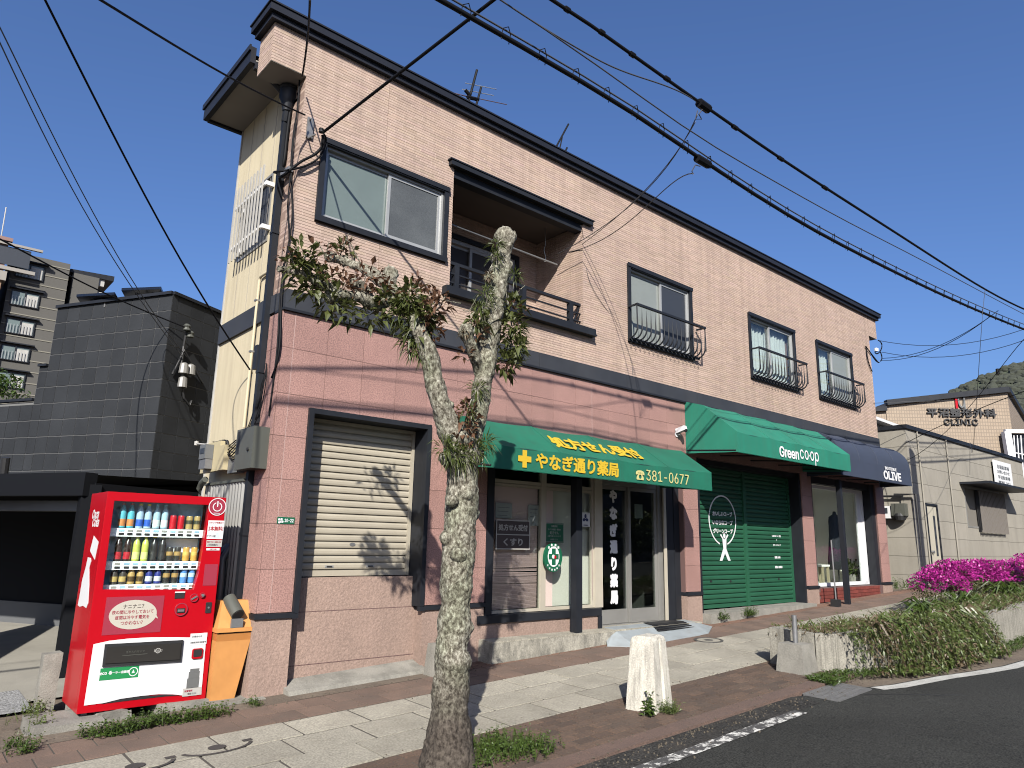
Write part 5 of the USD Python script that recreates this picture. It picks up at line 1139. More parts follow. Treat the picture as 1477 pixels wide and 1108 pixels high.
left = [tp(664, 650, 42), tp(648, 620, 36), tp(636, 590, 31), tp(629, 560, 30), tp(623, 530, 30), tp(616, 505, 26), tp(606, 480, 26, .02)]
l2 = [tp(606, 480, 26, .02), tp(596, 455, 24, .15), tp(580, 432, 22, .3), tp(560, 418, 22, .45), tp(563, 398, 20, .5)]
l3 = [tp(572, 428, 20, .30), tp(545, 440, 18, .28), tp(520, 428, 18, .30), tp(498, 425, 18, .32), tp(480, 427, 19, .34)]
l4 = [tp(560, 415, 20, .46), tp(535, 392, 14, .62), tp(510, 382, 13, .78), tp(490, 374, 14, .9), tp(476, 371, 15, 1.0)]
l5 = [tp(535, 440, 14, .38), tp(528, 420, 13, .36), tp(518, 408, 13, .34), tp(509, 407, 14, .32)]
l6 = [tp(500, 425, 12, .32), tp(465, 410, 12, .36), tp(440, 396, 13, .40), tp(418, 390, 12, .44), tp(402, 388, 11, .46)]
right = [tp(672, 645, 40), tp(684, 615, 34), tp(692, 580, 29), tp(697, 545, 32), tp(702, 510, 35), tp(708, 470, 33), tp(714, 425, 34), tp(720, 395, 33), tp(726, 375, 22), tp(728, 358, 22), tp(728, 345, 29), tp(727, 337, 24)]
r2 = [tp(694, 540, 22), tp(686, 515, 20, -.04), tp(678, 495, 18, -.06), tp(671, 482, 22, -.06)]
chains = [trunk, left, l2, l3, l4, l5, l6, right, r2]
knobs = [tp(681, 742, 22), tp(645, 775, 22), tp(652, 722, 22, -.06), tp(672, 905, 24, -.05), tp(655, 952, 56, -.02), tp(640, 1000, 30), tp(670, 712, 26, -.08), tp(660, 800, 22, -.09), tp(668, 850, 20, -.08), tp(718, 372, 22), tp(732, 382, 16), tp(738, 340, 14), tp(706, 402, 18), tp(645, 662, 28), tp(686, 658, 26), tp(668, 632, 28, -.08), tp(648, 585, 16)]
def bark(chains, knobs, step, seed, zs=.6):
    parts = sum((limb(c) for c in chains), []) + [m3.Manifold.sphere(r, 14).translate(tuple(map(float, p))) for p, r in knobs]
    man = m3.Manifold.batch_boolean(parts, m3.OpType.Add).refine_to_length(step)
    me = man.to_mesh(); tmh = trimesh.Trimesh(me.vert_properties[:, :3], me.tri_verts, process=False)
    trimesh.smoothing.filter_taubin(tmh, iterations=8)
    v = np.array(tmh.vertices); n = np.array(tmh.vertex_normals)
    q = v * np.array([1, 1, zs])
    d = (meshkit.fbm(q * 16, 3, seed) - .5) * .030 + (meshkit.fbm(q * 60, 2, seed + 5) - .5) * .018 + (meshkit.noise(v * 7, seed + 9) - .5) * .03
    tmh.vertices = v + n * d[:, None]; return tmh
M['bark'] = usdkit.material(stage, '/World/Looks/lichen_bark', {
    'g': ('geometry', {}), 'mp': ('mapping', {'scale': (1.0, 1.0, 0.75)}), 'n': ('noise_texture', {'scale': 40.0, 'detail': 6.0, 'roughness': 0.75}),
    'r': ('rgb_ramp', {'ramp': [(0.34, (0.018, 0.015, 0.011)), (0.44, (0.062, 0.056, 0.044)), (0.53, (0.135, 0.128, 0.105)), (0.64, (0.26, 0.255, 0.22))]}),
    'v': ('noise_texture', {'scale': 5.0, 'detail': 4.0}), 'gr': ('rgb_ramp', {'ramp': [(0.42, (1.0, 0.98, 0.93)), (0.62, (0.86, 0.90, 0.78))]}),
    'm': ('vector_math', {'math_type': 'multiply'}), 'x': ('separate_xyz', {}), 'zr': ('map_range', {'from_min': 0.35, 'from_max': 0.85, 'to_min': 0.0, 'to_max': 1.0, 'clamp': True}),
    'nz': ('noise_texture', {'scale': 4.0, 'detail': 4.0}), 'za': ('math', {'math_type': 'multiply_add', 'value2': 0.55, 'value3': -0.3}), 'zs': ('math', {'math_type': 'add', 'use_clamp': True}),
    'k': ('mix', {'color1': (0.13, 0.105, 0.08)}), 'mk': ('vector_math', {'math_type': 'multiply'}), 'base': ('rgb_ramp', {'ramp': [(0.38, (0.012, 0.009, 0.007)), (0.6, (0.06, 0.05, 0.04))]}),
    'vo': ('voronoi_texture', {'scale': 26.0, 'feature': 'distance_to_edge'}), 'ad': ('math', {'math_type': 'multiply_add', 'value2': 0.6}),
    'b': ('bump', {'strength': 0.9, 'distance': 0.012}), 'p': ('principled_bsdf', {'roughness': 0.95, 'specular_ior_level': 0.2})},
    [('g.position', 'mp.vector'), ('mp.vector', 'n.vector'), ('mp.vector', 'vo.vector'), ('n.fac', 'r.fac'), ('g.position', 'v.vector'), ('v.fac', 'gr.fac'), ('r.color', 'm.vector1'), ('gr.color', 'm.vector2'),
     ('g.position', 'x.vector'), ('x.z', 'zr.value'), ('g.position', 'nz.vector'), ('nz.fac', 'za.value1'), ('za.value', 'zs.value1'), ('zr.result', 'zs.value2'),
     ('n.fac', 'base.fac'), ('base.color', 'k.color1'), ('zs.value', 'k.fac'), ('m.vector', 'k.color2'), ('k.color', 'p.base_color'),
     ('n.fac', 'ad.value3'), ('vo.distance', 'ad.value1'), ('ad.value', 'b.height'), ('b.normal', 'p.normal')], surface='p.BSDF')
M['leaf'] = leafmat('tree_leaf', (0.075, 0.088, 0.022), (0.29, 0.28, 0.10), .3)
M['leaf_red'] = leafmat('young_red_leaf', (0.13, 0.065, 0.035), (0.27, 0.18, 0.085), .3)
M['fern'] = leafmat('epiphyte_fern', (0.065, 0.085, 0.016), (0.25, 0.26, 0.08), .25)
M['weed'] = leafmat('weed_green', (0.05, 0.085, 0.012), (0.16, 0.22, 0.04), .25)
M['grassy'] = leafmat('roadside_grass', (0.085, 0.115, 0.028), (0.29, 0.32, 0.11), .25)
M['dry'] = leafmat('dry_stems', (0.13, 0.095, 0.055), (0.36, 0.27, 0.16), .2)
M['pink'] = leafmat('azalea_flower', (0.42, 0.025, 0.25), (0.80, 0.15, 0.54), .3)
tree = thing('pollarded_tree', 'lichen-spotted pollarded street tree with tufts of leaves on its cut limbs', 'tree', (3.25, TY, .05))
obj('trunk', bark([trunk, left, right], [k for k in knobs], .020, 1), M['bark'], tree, True)
obj('crooked_limb', bark([l2, l3, l4, l5, l6], [tp(563, 396, 22, .5), tp(479, 427, 22, .34), tp(476, 371, 18, 1.0), tp(510, 408, 17, .32), tp(440, 396, 17, .40)], .014, 2, 1.0), M['bark'], tree, True)
obj('stub_limb', bark([r2], [tp(671, 480, 26, -.06)], .016, 3), M['bark'], tree, True)
lr = np.random.default_rng(21)
def dyf(u, v): return -.08 if u > 625 else (.9 if v < 383 and u > 455 and u < 530 else float(np.interp(u, [400, 480, 545, 600, 625], [.46, .34, .28, .1, 0])))
def leaf(mb, p, d, L, W, droop=.3, up=None):
    """A folded leaf with a pointed tip: four triangles."""
    x, y, z = float(d[0]), float(d[1]), float(d[2]); k = 1 / (math.sqrt(x * x + y * y + z * z) + 1e-12); x, y, z = x * k, y * k, z * k
    h = math.hypot(x, y) + 1e-9; sx, sy, sz = y / h, -x / h, 0.0; nx, ny, nz = sy * z, -sx * z, sx * y - sy * x
    a = (lr.random() - .5) * 1.4; c, s_ = math.cos(a), math.sin(a)
    ux, uy, uz = sx * c + nx * s_, sy * c + ny * s_, nz * s_; wx, wy, wz = nx * c - sx * s_, ny * c - sy * s_, nz * c
    px, py, pz = float(p[0]), float(p[1]), float(p[2]); f = L * .05; m, q, e = L * .5, L * .45, W / 2; g = f - f
    mb.raw([(px, py, pz), (px + x * q + ux * e + wx * f, py + y * q + uy * e + wy * f, pz + z * q + uz * e + wz * f), (px + x * m + wx * g, py + y * m + wy * g, pz + z * m + wz * g),
            (px + x * q - ux * e + wx * f, py + y * q - uy * e + wy * f, pz + z * q - uz * e + wz * f), (px + x * L, py + y * L, pz + z * L - droop * L)], _LF)
_LF = np.array([(0, 1, 2), (0, 2, 3), (1, 4, 2), (2, 4, 3)])
def cluster(mb, u, v, rpx, n, L, W, dy=0.0, spread=1.0, updir=.3, sy=1.0):
    c, r = tp(u, v, 2 * rpx, dy)
    for _ in range(n):
        d = lr.normal(size=3); d /= np.linalg.norm(d); q = c + d * r * np.array([1, 1, sy]) * lr.uniform(.15, 1) ** .6 * spread
        dd = d + lr.normal(size=3) * .5 + np.array([0, 0, updir]); leaf(mb, q, dd, L * lr.uniform(.4, 1.3), W * lr.uniform(.55, 1.2), lr.uniform(.05, .5))
def tuft(mb, u, v, rpx, n, L, W, dy=0.0, updir=.1):  # strap-like ferns bursting from a point
    c, r = tp(u, v, 2 * rpx, dy)
    for _ in range(n):
        d = lr.normal(size=3) + np.array([0, -.3, updir]); d /= np.linalg.norm(d); leaf(mb, c + d * r * .4, d, L * lr.uniform(.6, 1.2), W, lr.uniform(.1, .6))
mb = MB()
for a in ((440, 372, 22, 60), (425, 385, 16, 40), (455, 405, 24, 70), (480, 435, 24, 60), (440, 415, 18, 40), (500, 450, 20, 40), (590, 430, 26, 90), (610, 455, 26, 90), (585, 460, 18, 50), (560, 440, 24, 60), (600, 480, 22, 60), (735, 470, 20, 70), (742, 500, 20, 70), (738, 440, 16, 50), (730, 525, 18, 50), (690, 460, 14, 40), (500, 362, 16, 30), (540, 455, 18, 40)): cluster(mb, a[0], a[1], a[2] * .98, int(a[3] * 1.25), .098, .044, dyf(a[0], a[1]))
mb.build('foliage', M['leaf'], tree, kind='stuff')
mb = MB()
for a in ((460, 365, 22, 20), (490, 360, 18, 22), (600, 420, 26, 50), (630, 440, 22, 40), (620, 475, 22, 45), (530, 400, 24, 45), (550, 420, 22, 45), (480, 400, 26, 36), (500, 412, 20, 32), (415, 372, 18, 12), (672, 600, 22, 55), (668, 625, 22, 50), (745, 450, 16, 22), (735, 532, 12, 18), (668, 512, 12, 12), (692, 480, 12, 14), (622, 448, 20, 30)): cluster(mb, a[0], a[1], a[2] * .95, int(a[3] * 1.3), .082, .036, dyf(a[0], a[1]), updir=.5)
mb.build('young_foliage', M['leaf_red'], tree, kind='stuff')
mb = MB()
for a in ((600, 500, 18, 90), (585, 495, 14, 50), (612, 510, 12, 50), (655, 655, 22, 120), (685, 650, 20, 90), (640, 645, 16, 70), (700, 640, 12, 60), (670, 660, 20, 90), (716, 352, 10, 60), (714, 372, 8, 40), (742, 398, 10, 60), (700, 425, 12, 60), (690, 445, 10, 50), (745, 478, 14, 70), (745, 505, 14, 60), (688, 560, 10, 50), (675, 588, 10, 50), (590, 440, 20, 90), (605, 465, 20, 90), (575, 455, 16, 60), (685, 465, 10, 40)): tuft(mb, *a[:4], .12 if a[1] > 400 else .09, .009, dyf(a[0], a[1]))
mb.build('fern_tuft', M['fern'], tree, kind='stuff')
mb = MB()
for a in ((705, 398, 9, 90), (668, 640, 10, 60), (610, 500, 8, 50), (671, 480, 10, 80)): tuft(mb, *a[:4], .05, .010, dyf(a[0], a[1]))
mb.build('dead_leaf_tuft', M['dry'], tree, kind='stuff')
tw = MB()
for (u, v) in ((440, 380), (425, 388), (470, 372), (490, 370), (455, 405), (480, 430), (520, 425), (545, 438), (590, 440), (606, 470), (620, 460), (600, 430), (700, 470), (738, 470), (742, 505), (690, 455)):
    p = tp(u, v, 1, dyf(u, v))[0]
    for _ in range(3):
        d = lr.normal(size=3) * (.11, .08, .09) + (0, 0, .05); tw.tube([p, p + d * .5 + (0, 0, .01), p + d], [.006, .0045, .003], 5)
for pts in ([(520, 380), (512, 365), (505, 350), (498, 345)], [(635, 445), (638, 435), (642, 428)], [(700, 430), (690, 425), (676, 450), (668, 448)], [(740, 430), (750, 418), (757, 412)], [(690, 515), (675, 520), (668, 515)]): tw.tube([tp(*p, 1)[0] for p in pts], .004, 5)
tw.build('twig', M['bark'], tree)

# ------------------------------------------------------------------ weeds
def weeds(name, label, pts, n, h, m, L=.05, W=.022, cat='weeds', spread=.10, stems=True):
    mb = MB(); c = np.mean([p for p in pts], axis=0)
    for p in pts:
        for _ in range(n):
            q = np.array(p) + (lr.normal() * spread, lr.normal() * spread * .6, 0); q[2] = zg(q[0], q[1]) if p[2] < .4 else p[2]
            hh = h * lr.uniform(.3, 1.1); lean = lr.normal(size=2) * .25 * hh; tip = q + (lean[0], lean[1], hh)
            if stems: leaf(mb, q, tip - q, np.linalg.norm(tip - q), .005, 0)
            for s in np.linspace(.2, 1, 5):
                d = lr.normal(size=3); d[2] = abs(d[2]) * .5; leaf(mb, q + (tip - q) * s, d, L * lr.uniform(.6, 1.2), W, .2)
    return solo(name, mb, M[m], label, cat, None)
weeds('weeds', 'bright green weeds growing along the gap under the vending machine', [atG(60 + a / 4.923, 880 + b / 4.923) for a, b in ((360, 900), (430, 905), (500, 900), (560, 880), (620, 860), (680, 850), (740, 830), (800, 815), (860, 800), (930, 810), (980, 800), (1050, 790), (1110, 775), (1180, 770), (1250, 760))], 26, .11, 'weed', .035, .018, spread=.06)
weeds('weeds', 'dry weeds at the broken kerb left of the vending machine', [atG(45, 1042), atG(55, 1055), atG(48, 1030)], 30, .12, 'grassy', .03, .014, spread=.06)
weeds('weeds', 'low green weeds at the bottom left edge of the dusty ground', [atG(25, 1078), atG(35, 1086)], 34, .08, 'weed', .03, .014, spread=.06)
weeds('weeds', 'green weeds growing at the right foot of the tree trunk', [atG(u, v) for u, v in ((700, 1090), (720, 1085), (745, 1078), (765, 1082), (735, 1095), (780, 1088), (710, 1075), (690, 1105))], 46, .12, 'weed', .03, .014, spread=.085)
weeds('weeds', 'leafy weed at the left front foot of the pale bollard', [atG(937, 1034), atG(941, 1028)], 16, .17, 'weed', .06, .028, spread=.02)
weeds('weeds', 'grass tuft at the front of the pale bollard', [atG(958, 1028), atG(970, 1030)], 30, .10, 'grassy', .05, .008, spread=.03)
weeds('weeds', 'small weeds at the foot of the pink corner', [atG(370, 1019), atG(361, 1016)], 18, .06, 'weed', .03, .01, spread=.03)
weeds('weeds', 'weeds in the joint before the bright green shutters', [np.array([11.2, -.22, .45]), np.array([10.5, -.2, .43]), np.array([11.35, -.2, .45])], 30, .14, 'weed', .06, .012, spread=.06)
weeds('weeds', 'weeds at the alley mouth beyond the last pillar', [np.array([18.0, .0, .68]), np.array([18.4, -.1, .69]), np.array([18.7, -.2, .7])], 26, .25, 'weed', .07, .02, spread=.15)

# ------------------------------------------------------------------ planter
PF = [(8.20, -2.86), (8.35, -3.02), (8.9, -3.26), (9.8, -3.46), (10.8, -3.60), (12.2, -3.66), (14, -3.66), (18, -3.6), (26, -3.6)]
PT = .40
M['planter'] = mat('stained_planter_concrete', (0.40, 0.375, 0.31), .95, var=.2, vscale=5, speck=.2, sscale=80, bump=.6, bscale=45, bdist=.012, dirt=.85, dscale=(16, 16, 1.0), dirtcol=(.13, .12, .095))
pl = thing('planter', 'long weathered concrete planter between the pavement and the road', 'planter', (12, -3, .4))
def wall_seg(a, b, th, z0, z1, nm, par, m):
    (x0, y0), (x1, y1) = a, b; d = np.array([x1 - x0, y1 - y0]); L_ = np.linalg.norm(d); n = np.array([-d[1], d[0]]) / L_ * th
    q = [(x0, y0), (x1, y1), (x1 + n[0], y1 + n[1]), (x0 + n[0], y0 + n[1])]
    mb = MB(); k = 6
    mb.hexa([(x, y, zg(x, y) + z0) for x, y in q], [(x, y, zg(x, y) + z1) for x, y in q]); mb.build(nm, m, par)
for a, b in zip(PF[:-1], PF[1:]): wall_seg((a[0] + .004, a[1]), (b[0] - .004, b[1]), .17, -.2, PT, 'wall_block', pl, M['planter'])
wall_seg((8.19, -2.30), (8.19, -2.84), .2, -.2, PT, 'wall_block', pl, M['planter'])
for x in np.arange(8.42, 26, 1.2): wall_seg((x + 1.19, -2.27), (x, -2.27), .12, -.1, .16, 'back_kerb', pl, M['concrete'])
sp = [(x, y + .12) for x, y in PF] + [(26, -2.36), (8.3, -2.36)]
sv = []
soil = MB()
for i in range(len(PF) - 1):
    (x0, y0), (x1, y1) = PF[i], PF[i + 1]
    soil.raw([(x0, y0 + .12, zg(x0, y0) + PT - .06), (x1, y1 + .12, zg(x1, y1) + PT - .06), (x1, -2.36, zg(x1, -2.4) + .2), (x0, -2.36, zg(x0, -2.4) + .2)], [(0, 1, 2, 3)])
soil.build('soil', M['dirt'], pl)
def planter_y(x): return np.interp(x, [p[0] for p in PF], [p[1] for p in PF])
gb, db = MB(), MB()
for k in range(9000):
    x = 8.3 + 13 * lr.random() ** 1.5; yf_ = planter_y(x); y = yf_ + .06 + ((-2.28 - yf_) - .06) * lr.random()
    z = zg(x, y) + PT - .05 - .15 * (y - yf_) / 1.3
    patch = meshkit.noise(np.array([x * 1.6, y * 2.2, 3.0])); L = lr.uniform(.10, .26) * (.6 + .9 * patch); a = lr.uniform(0, 2 * np.pi)
    d = np.array([math.cos(a) * .8, math.sin(a) * .7 - .15, lr.uniform(.3, 1.1)]); tgt = db if lr.random() < .25 + .45 * (patch < .42) else gb
    leaf(tgt, np.array([x, y, z]), d, L, .009, lr.uniform(.0, .6))
    if lr.random() < .7: leaf(tgt, np.array([x, y, z]) + d / np.linalg.norm(d) * L * .7, lr.normal(size=3), .045, .018, .3)
for k in range(620):   # creeping stems that sprawl over the edge and down the wall
    x = lr.choice([lr.uniform(8.75, 10.95), lr.uniform(9.4, 10.6), lr.uniform(8.35, 8.75)], p=[.55, .40, .05]); yf_ = planter_y(x)
    p = np.array([x, yf_ + .08, zg(x, yf_) + PT + lr.uniform(-.02, .12)]); v_ = np.array([lr.normal() * .6, -1.0, lr.uniform(.0, .8)]); tot = lr.uniform(.25, .75) * (.5 + meshkit.noise(np.array([x * 3.0, 1.0, 5.0])))
    tgt = db if lr.random() < .28 else gb; s_ = 0
    while s_ < tot:
        v_ = v_ + np.array([lr.normal() * .35, lr.normal() * .18, -.42]); v_ /= np.linalg.norm(v_); q = p + v_ * .075
        lim = planter_y(q[0]) - .02 - .10 * lr.random(); q[1] = min(q[1], lim); q[2] = max(q[2], zg(q[0], q[1]) + .02)
        leaf(tgt, p, q - p, .085, .007, 0)
        for _ in range(3): leaf(tgt, q, lr.normal(size=3) + (0, -.4, .2), lr.uniform(.03, .065), .022, .2)
        p = q; s_ += .075
for k in range(70):    # arching grass tufts along the edge
    x = lr.uniform(8.8, 11.0); yf_ = planter_y(x); c = np.array([x, yf_ + .06, zg(x, yf_) + PT])
    for _ in range(14):
        a = lr.uniform(-2.6, -.5); leaf(gb if k % 3 else db, c + lr.normal(size=3) * .03, np.array([math.cos(a), math.sin(a), lr.uniform(.0, 1.2)]), lr.uniform(.2, .42), .010, lr.uniform(.3, 1.1))
solo('planter_grass', gb, M['grassy'], 'uncut green and straw-coloured grass filling the concrete planter', 'grass', kind='stuff')
solo('dry_creeper', db, M['dry'], 'brown dry stems tangled through the planter grass and over its wall', 'creeper', kind='stuff')
sb_ = MB()
for (u, v, dy) in ((1330, 885, -2.9), (1450, 858, -2.8), (1470, 862, -2.8), (1290, 920, -3.3), (1390, 872, -2.7)):
    c = at(u, v, dy)
    for _ in range(46):
        a = lr.uniform(0, 2 * np.pi); leaf(sb_, c + lr.normal(size=3) * .05, np.array([math.cos(a), math.sin(a), lr.uniform(.2, 1.2)]), lr.uniform(.3, .55), .03, lr.uniform(.3, .8))
solo('strap_leaf_plants', sb_, M['weed'], 'dark green strap-leaved clumps among the planter grass', 'plants', kind='stuff')
rg = MB()
for k in range(2600):
    x = 7.7 + 6.5 * lr.random() ** 1.6; y = planter_y(max(x, 8.2)) - .06 - .26 * lr.random() ** 1.5 - (0 if x > 8.2 else .1)
    a = lr.uniform(0, 2 * np.pi); leaf(rg, np.array([x, y, zg(x, y) - .02]), np.array([math.cos(a), math.sin(a), 1.0]), lr.uniform(.05, .16), .012, .3)
solo('verge_grass', rg, M['weed'], 'strip of low green weeds at the foot of the planter wall beside the road', 'grass', kind='stuff')
# azalea: one flowering hedge in clumps
def azalea(name, label, x0, x1, y, zc, hh):
    az = thing(name, label, 'azalea bush', ((x0 + x1) / 2, y, zg(x0, y)))
    fl, gr_, st_ = MB(), MB(), MB()
    nb = max(2, int((x1 - x0) / .55))
    for i in range(nb):
        bx_ = x0 + (i + .5) * (x1 - x0) / nb; c = np.array([bx_, y + lr.normal() * .08, zg(bx_, y) + zc + lr.normal() * .06]); r = np.array([.52, .45, hh * lr.uniform(.8, 1.05)])
        for _ in range(1500):
            d = lr.normal(size=3); d /= np.linalg.norm(d); q = c + d * r * lr.uniform(.55, 1.02) * (1 + .25 * (meshkit.noise((c + d * 2.2) * 2.0) - .5))
            top = d[2] > -.15 and meshkit.noise(q * 6.0, 3) > .36
            if top:
                for _k in range(2): leaf(fl, q, d + lr.normal(size=3) * .7, .05, .038, .0)
            else: leaf(gr_, q, d + lr.normal(size=3) * .6, .05, .02, .1)
        for _ in range(5): st_.tube([(bx_ + lr.normal() * .05, y, zg(bx_, y) + .2), (bx_ + lr.normal() * .2, y + lr.normal() * .1, zg(bx_, y) + zc)], .014, 5)
    fl.build('blossom', M['pink'], az, kind='stuff'); gr_.build('foliage', M['leaf'], az, kind='stuff'); st_.build('stem', M['bark'], az)
azalea('azalea_bush', 'broad bush of bright magenta azalea blossom at the left end of the planting', 13.7, 17.2, -2.25, .60, .32)
azalea('azalea_bush', 'lower magenta azalea bush trailing off to the right edge', 17.3, 22.0, -2.3, .52, .30)

# ------------------------------------------------------------------ things in the boutique window
yd_ = .75
dr_ = thing('dress_form', 'dark navy long coat shown on a stand in the boutique window', 'coat', (16.1, yd_, .85))
pc = at(1207, 790, yd_); cx_ = pc[0]
M['navy_cloth'] = mat('navy_cloth', (0.012, 0.015, 0.025), 0.85)
prof = [(.33, 0), (.31, .25), (.26, .55), (.22, .80), (.21, .95), (.22, 1.08), (.19, 1.18), (.07, 1.24), (.05, 1.30), (.0, 1.31)]
cm = MB(); cm.lathe([(0, 0)] + prof, (cx_, yd_, 1.12), 20); v = cm.v[0]; v[:, 1] = yd_ + (v[:, 1] - yd_) * .55; cm.build('coat', M['navy_cloth'], dr_, smooth=True)
for s in (-1, 1): MB().tube([(cx_ + s * .17, yd_, 2.28), (cx_ + s * .26, yd_ - .02, 1.95), (cx_ + s * .30, yd_ - .05, 1.60)], [.06, .055, .045], 8).build('sleeve', M['navy_cloth'], dr_, smooth=True)
MB().cyl((cx_, yd_, .83), (cx_, yd_, 1.13), .018, 8).cyl((cx_, yd_, .82), (cx_, yd_, .84), .16, 16).build('stand', M['rubber'], dr_)
p = at(1186, 828, .6); t = thing('display_stool', 'small pale wooden stool standing low in the boutique window', 'stool', (p[0], .6, .82))
MB().box(p[0] - .17, p[0] + .17, .50, .74, 1.20, 1.24).build('seat', M['interior_pale'], t)
M['palewood'] = mat('pale_wood', (0.62, 0.53, 0.33), 0.6)
for a in (-.15, .10):
    for b in (.51, .69): MB().hexa([(p[0] + a, b, .822), (p[0] + a + .06, b, .822), (p[0] + a + .06, b + .04, .822), (p[0] + a, b + .04, .822)], [(p[0] + a, b, 1.199), (p[0] + a + .05, b, 1.199), (p[0] + a + .05, b + .04, 1.199), (p[0] + a, b + .04, 1.199)]).build('leg', M['palewood'], t)
p = at(1230, 825, .55); t = thing('potted_plant', 'leafy pot plant at the right corner of the boutique window', 'plant', (p[0], .55, .82))
MB().lathe([(0, 0), (.10, .005), (.13, .20), (.11, .20), (.10, .15), (0, .15)], (p[0], .55, .822), 14).build('pot', M['concrete_pale'], t)
mb = MB()
for _ in range(130):
    a = lr.uniform(0, 2 * np.pi); d = np.array([math.cos(a), math.sin(a), lr.uniform(.3, 2)]); leaf(mb, np.array([p[0], .55, 1.0]) + d * lr.uniform(.02, .16), d, lr.uniform(.12, .24), .06, .5)
mb.build('foliage', M['weed'], t)
t = thing('standing_rod', 'black rod and weight standing against the outside of the boutique post', 'rod', (14.3, -.4, .6)); q = at(1204, 850, -.40)
MB().box(q[0] - .07, q[0] + .07, -.47, -.33, zg(q[0], -.4) - .02, zg(q[0], -.4) + .13).build('weight', M['rubber'], t); MB().cyl((q[0] + .02, -.40, zg(q[0], -.4) + .12), (q[0] + .0, -.40, 1.75), .014, 8).build('rod', M['steel'], t)

# ------------------------------------------------------------------ neighbour on the right: low tiled house, clinic, hill
M['ntile'] = mat('beige_wall_panel', (0.42, 0.385, 0.315), 0.8, var=0.08, vscale=1.5, objr=.04, bump=.25, bscale=40, dirt=.35, dscale=(2, 2, .4), dirtcol=(0.22, 0.2, 0.16))
M['njoint'] = mat('panel_joint', (0.22, 0.20, 0.165), 0.9)
NX, NY = 19.0, -.12
M['lattice'] = mat('brown_lattice', (.26, .23, .20), .6)
nb_ = thing('low_house', 'single-storey beige panelled house with a flat parapet beyond the shop building', 'house', (NX, NY, .7))
ztl, NXR = at(1312, 620, NY)[2], at(1474, 668, NY)[0]
core = MB(); core.box(NX + .02, NXR, NY + .02, NY + 7, -.2, ztl - .02); core.build('wall_core', M['njoint'], nb_)
dr0, dr1 = at(1338, 760, NY), at(1357, 800, NY); dX0, dX1, dZ1 = dr0[0], dr1[0], at(1338, 729, NY)[2]
wv0, wv1 = at(1391, 715, NY), at(1408, 762, NY); g0, g1 = at(1406, 715, NY)[0], at(1440, 720, NY)[0]
zt_, zb_ = at(1400, 703, NY)[2], at(1410, 762, NY)[2]
nh = [(dX0, dX1, 0, dZ1), (at(1391, 715, NY)[0], at(1441, 715, NY)[0], zb_, zt_)]
for z0, z1 in zip(np.linspace(.55, ztl, 10)[:-1], np.linspace(.55, ztl, 10)[1:]):
    xs_ = np.arange(NX, NXR, 1.82)
    for i, x in enumerate(xs_):
        gpl = sbox(x + .004, z0 + .004, min(x + 1.816, NXR), z1 - .004)
        for h_ in nh: gpl = gpl.difference(sbox(h_[0], h_[2] - 1, h_[1], h_[3]) if h_[2] == 0 else sbox(h_[0], h_[2], h_[1], h_[3]))
        if gpl.area > .01: MB().prism(gpl, NY, NY + .02).build('wall_panel', M['ntile'], nb_)
    for y in (NY + .022, NY + 1.82): MB().box(NX, NX + .018, y, y + 1.79, z0 + .004, z1 - .004).build('wall_panel', M['ntile'], nb_)
MB().box(NX - .04, NXR + .05, NY - .05, NY + 7.05, ztl, ztl + .10).build('parapet_cap', M['black'], nb_)
MB().box(NX - .03, NXR, NY - .03, NY + .2, -.2, .60).box(NX - .03, NX + .2, NY + .2, NY + 4, -.2, .60).build('base', M['concrete'], nb_)
d_ = MB(); d_.box(dX0 - .05, dX0, NY - .03, NY + .08, .6, dZ1 + .05).box(dX1, dX1 + .05, NY - .03, NY + .08, .6, dZ1 + .05).box(dX0, dX1, NY - .03, NY + .08, dZ1, dZ1 + .05); d_ = d_.build('door', M['black'], nb_)
M['door_cream'] = mat('cream_door', (0.66, 0.61, 0.48), 0.5, var=.04)
MB().box(dX0 + .004, dX1 - .004, NY - .0, NY + .03, .66, dZ1 - .004).build('door_leaf', M['door_cream'], d_); MB().box(dX0 + (dX1 - dX0) * .6, dX0 + (dX1 - dX0) * .78, NY - .006, NY - .001, dZ1 - 1.25, dZ1 - .25).build('door_light', M['darkpane'], d_); MB().cyl((dX0 + .12, NY - .06, 1.55), (dX0 + .12, NY, 1.55), .035, 10).build('handle', M['steel'], d_)
a_, b_ = nh[1][0], nh[1][1]
MB().box(a_ - .3, b_ + .9, NY - .75, NY - .002, zt_ + .03, zt_ + .09).build('canopy', M['black'], nb_)
wn = MB(); frame(wn, a_, b_, zb_, zt_, .05, NY - .01, NY + .1); wn = wn.build('window', M['alu_grey'], nb_); MB().box(a_ + .05, b_ - .05, NY + .05, NY + .06, zb_ + .05, zt_ - .05).build('pane', M['darkpane'], wn)
MB().box(g0 - .01, b_ + .06, NY - .012, NY - .011, zb_ - .1, zt_ - .06).build('lattice_backing', M['rubber'], wn)
lt = MB(); lt.box(g0, b_ + .05, NY - .10, NY - .08, zt_ - .12, zt_ - .08).box(g0, b_ + .05, NY - .10, NY - .08, zb_ - .1, zb_ - .06)
for x in np.arange(g0, b_ + .05, .12): lt.box(x, x + .03, NY - .13, NY - .10, zb_ - .12, zt_ - .06)
lt.build('lattice', M['lattice'], wn)
for px_ in (1331, 1372): p = at(px_, 700, NY - .04); MB().cyl((p[0], NY - .03, .7), (p[0], NY - .03, ztl), .018, 8).build('drain_pipe', M['ntile'], nb_)
t, x0, x1, z0, z1, Y = board('notice_board', 'white notice board with columns of dark lettering high on the low beige house', 1431, 663, 1461, 708, NY - .06, M['white'], 'sign', .03)
w, h = x1 - x0, z1 - z0
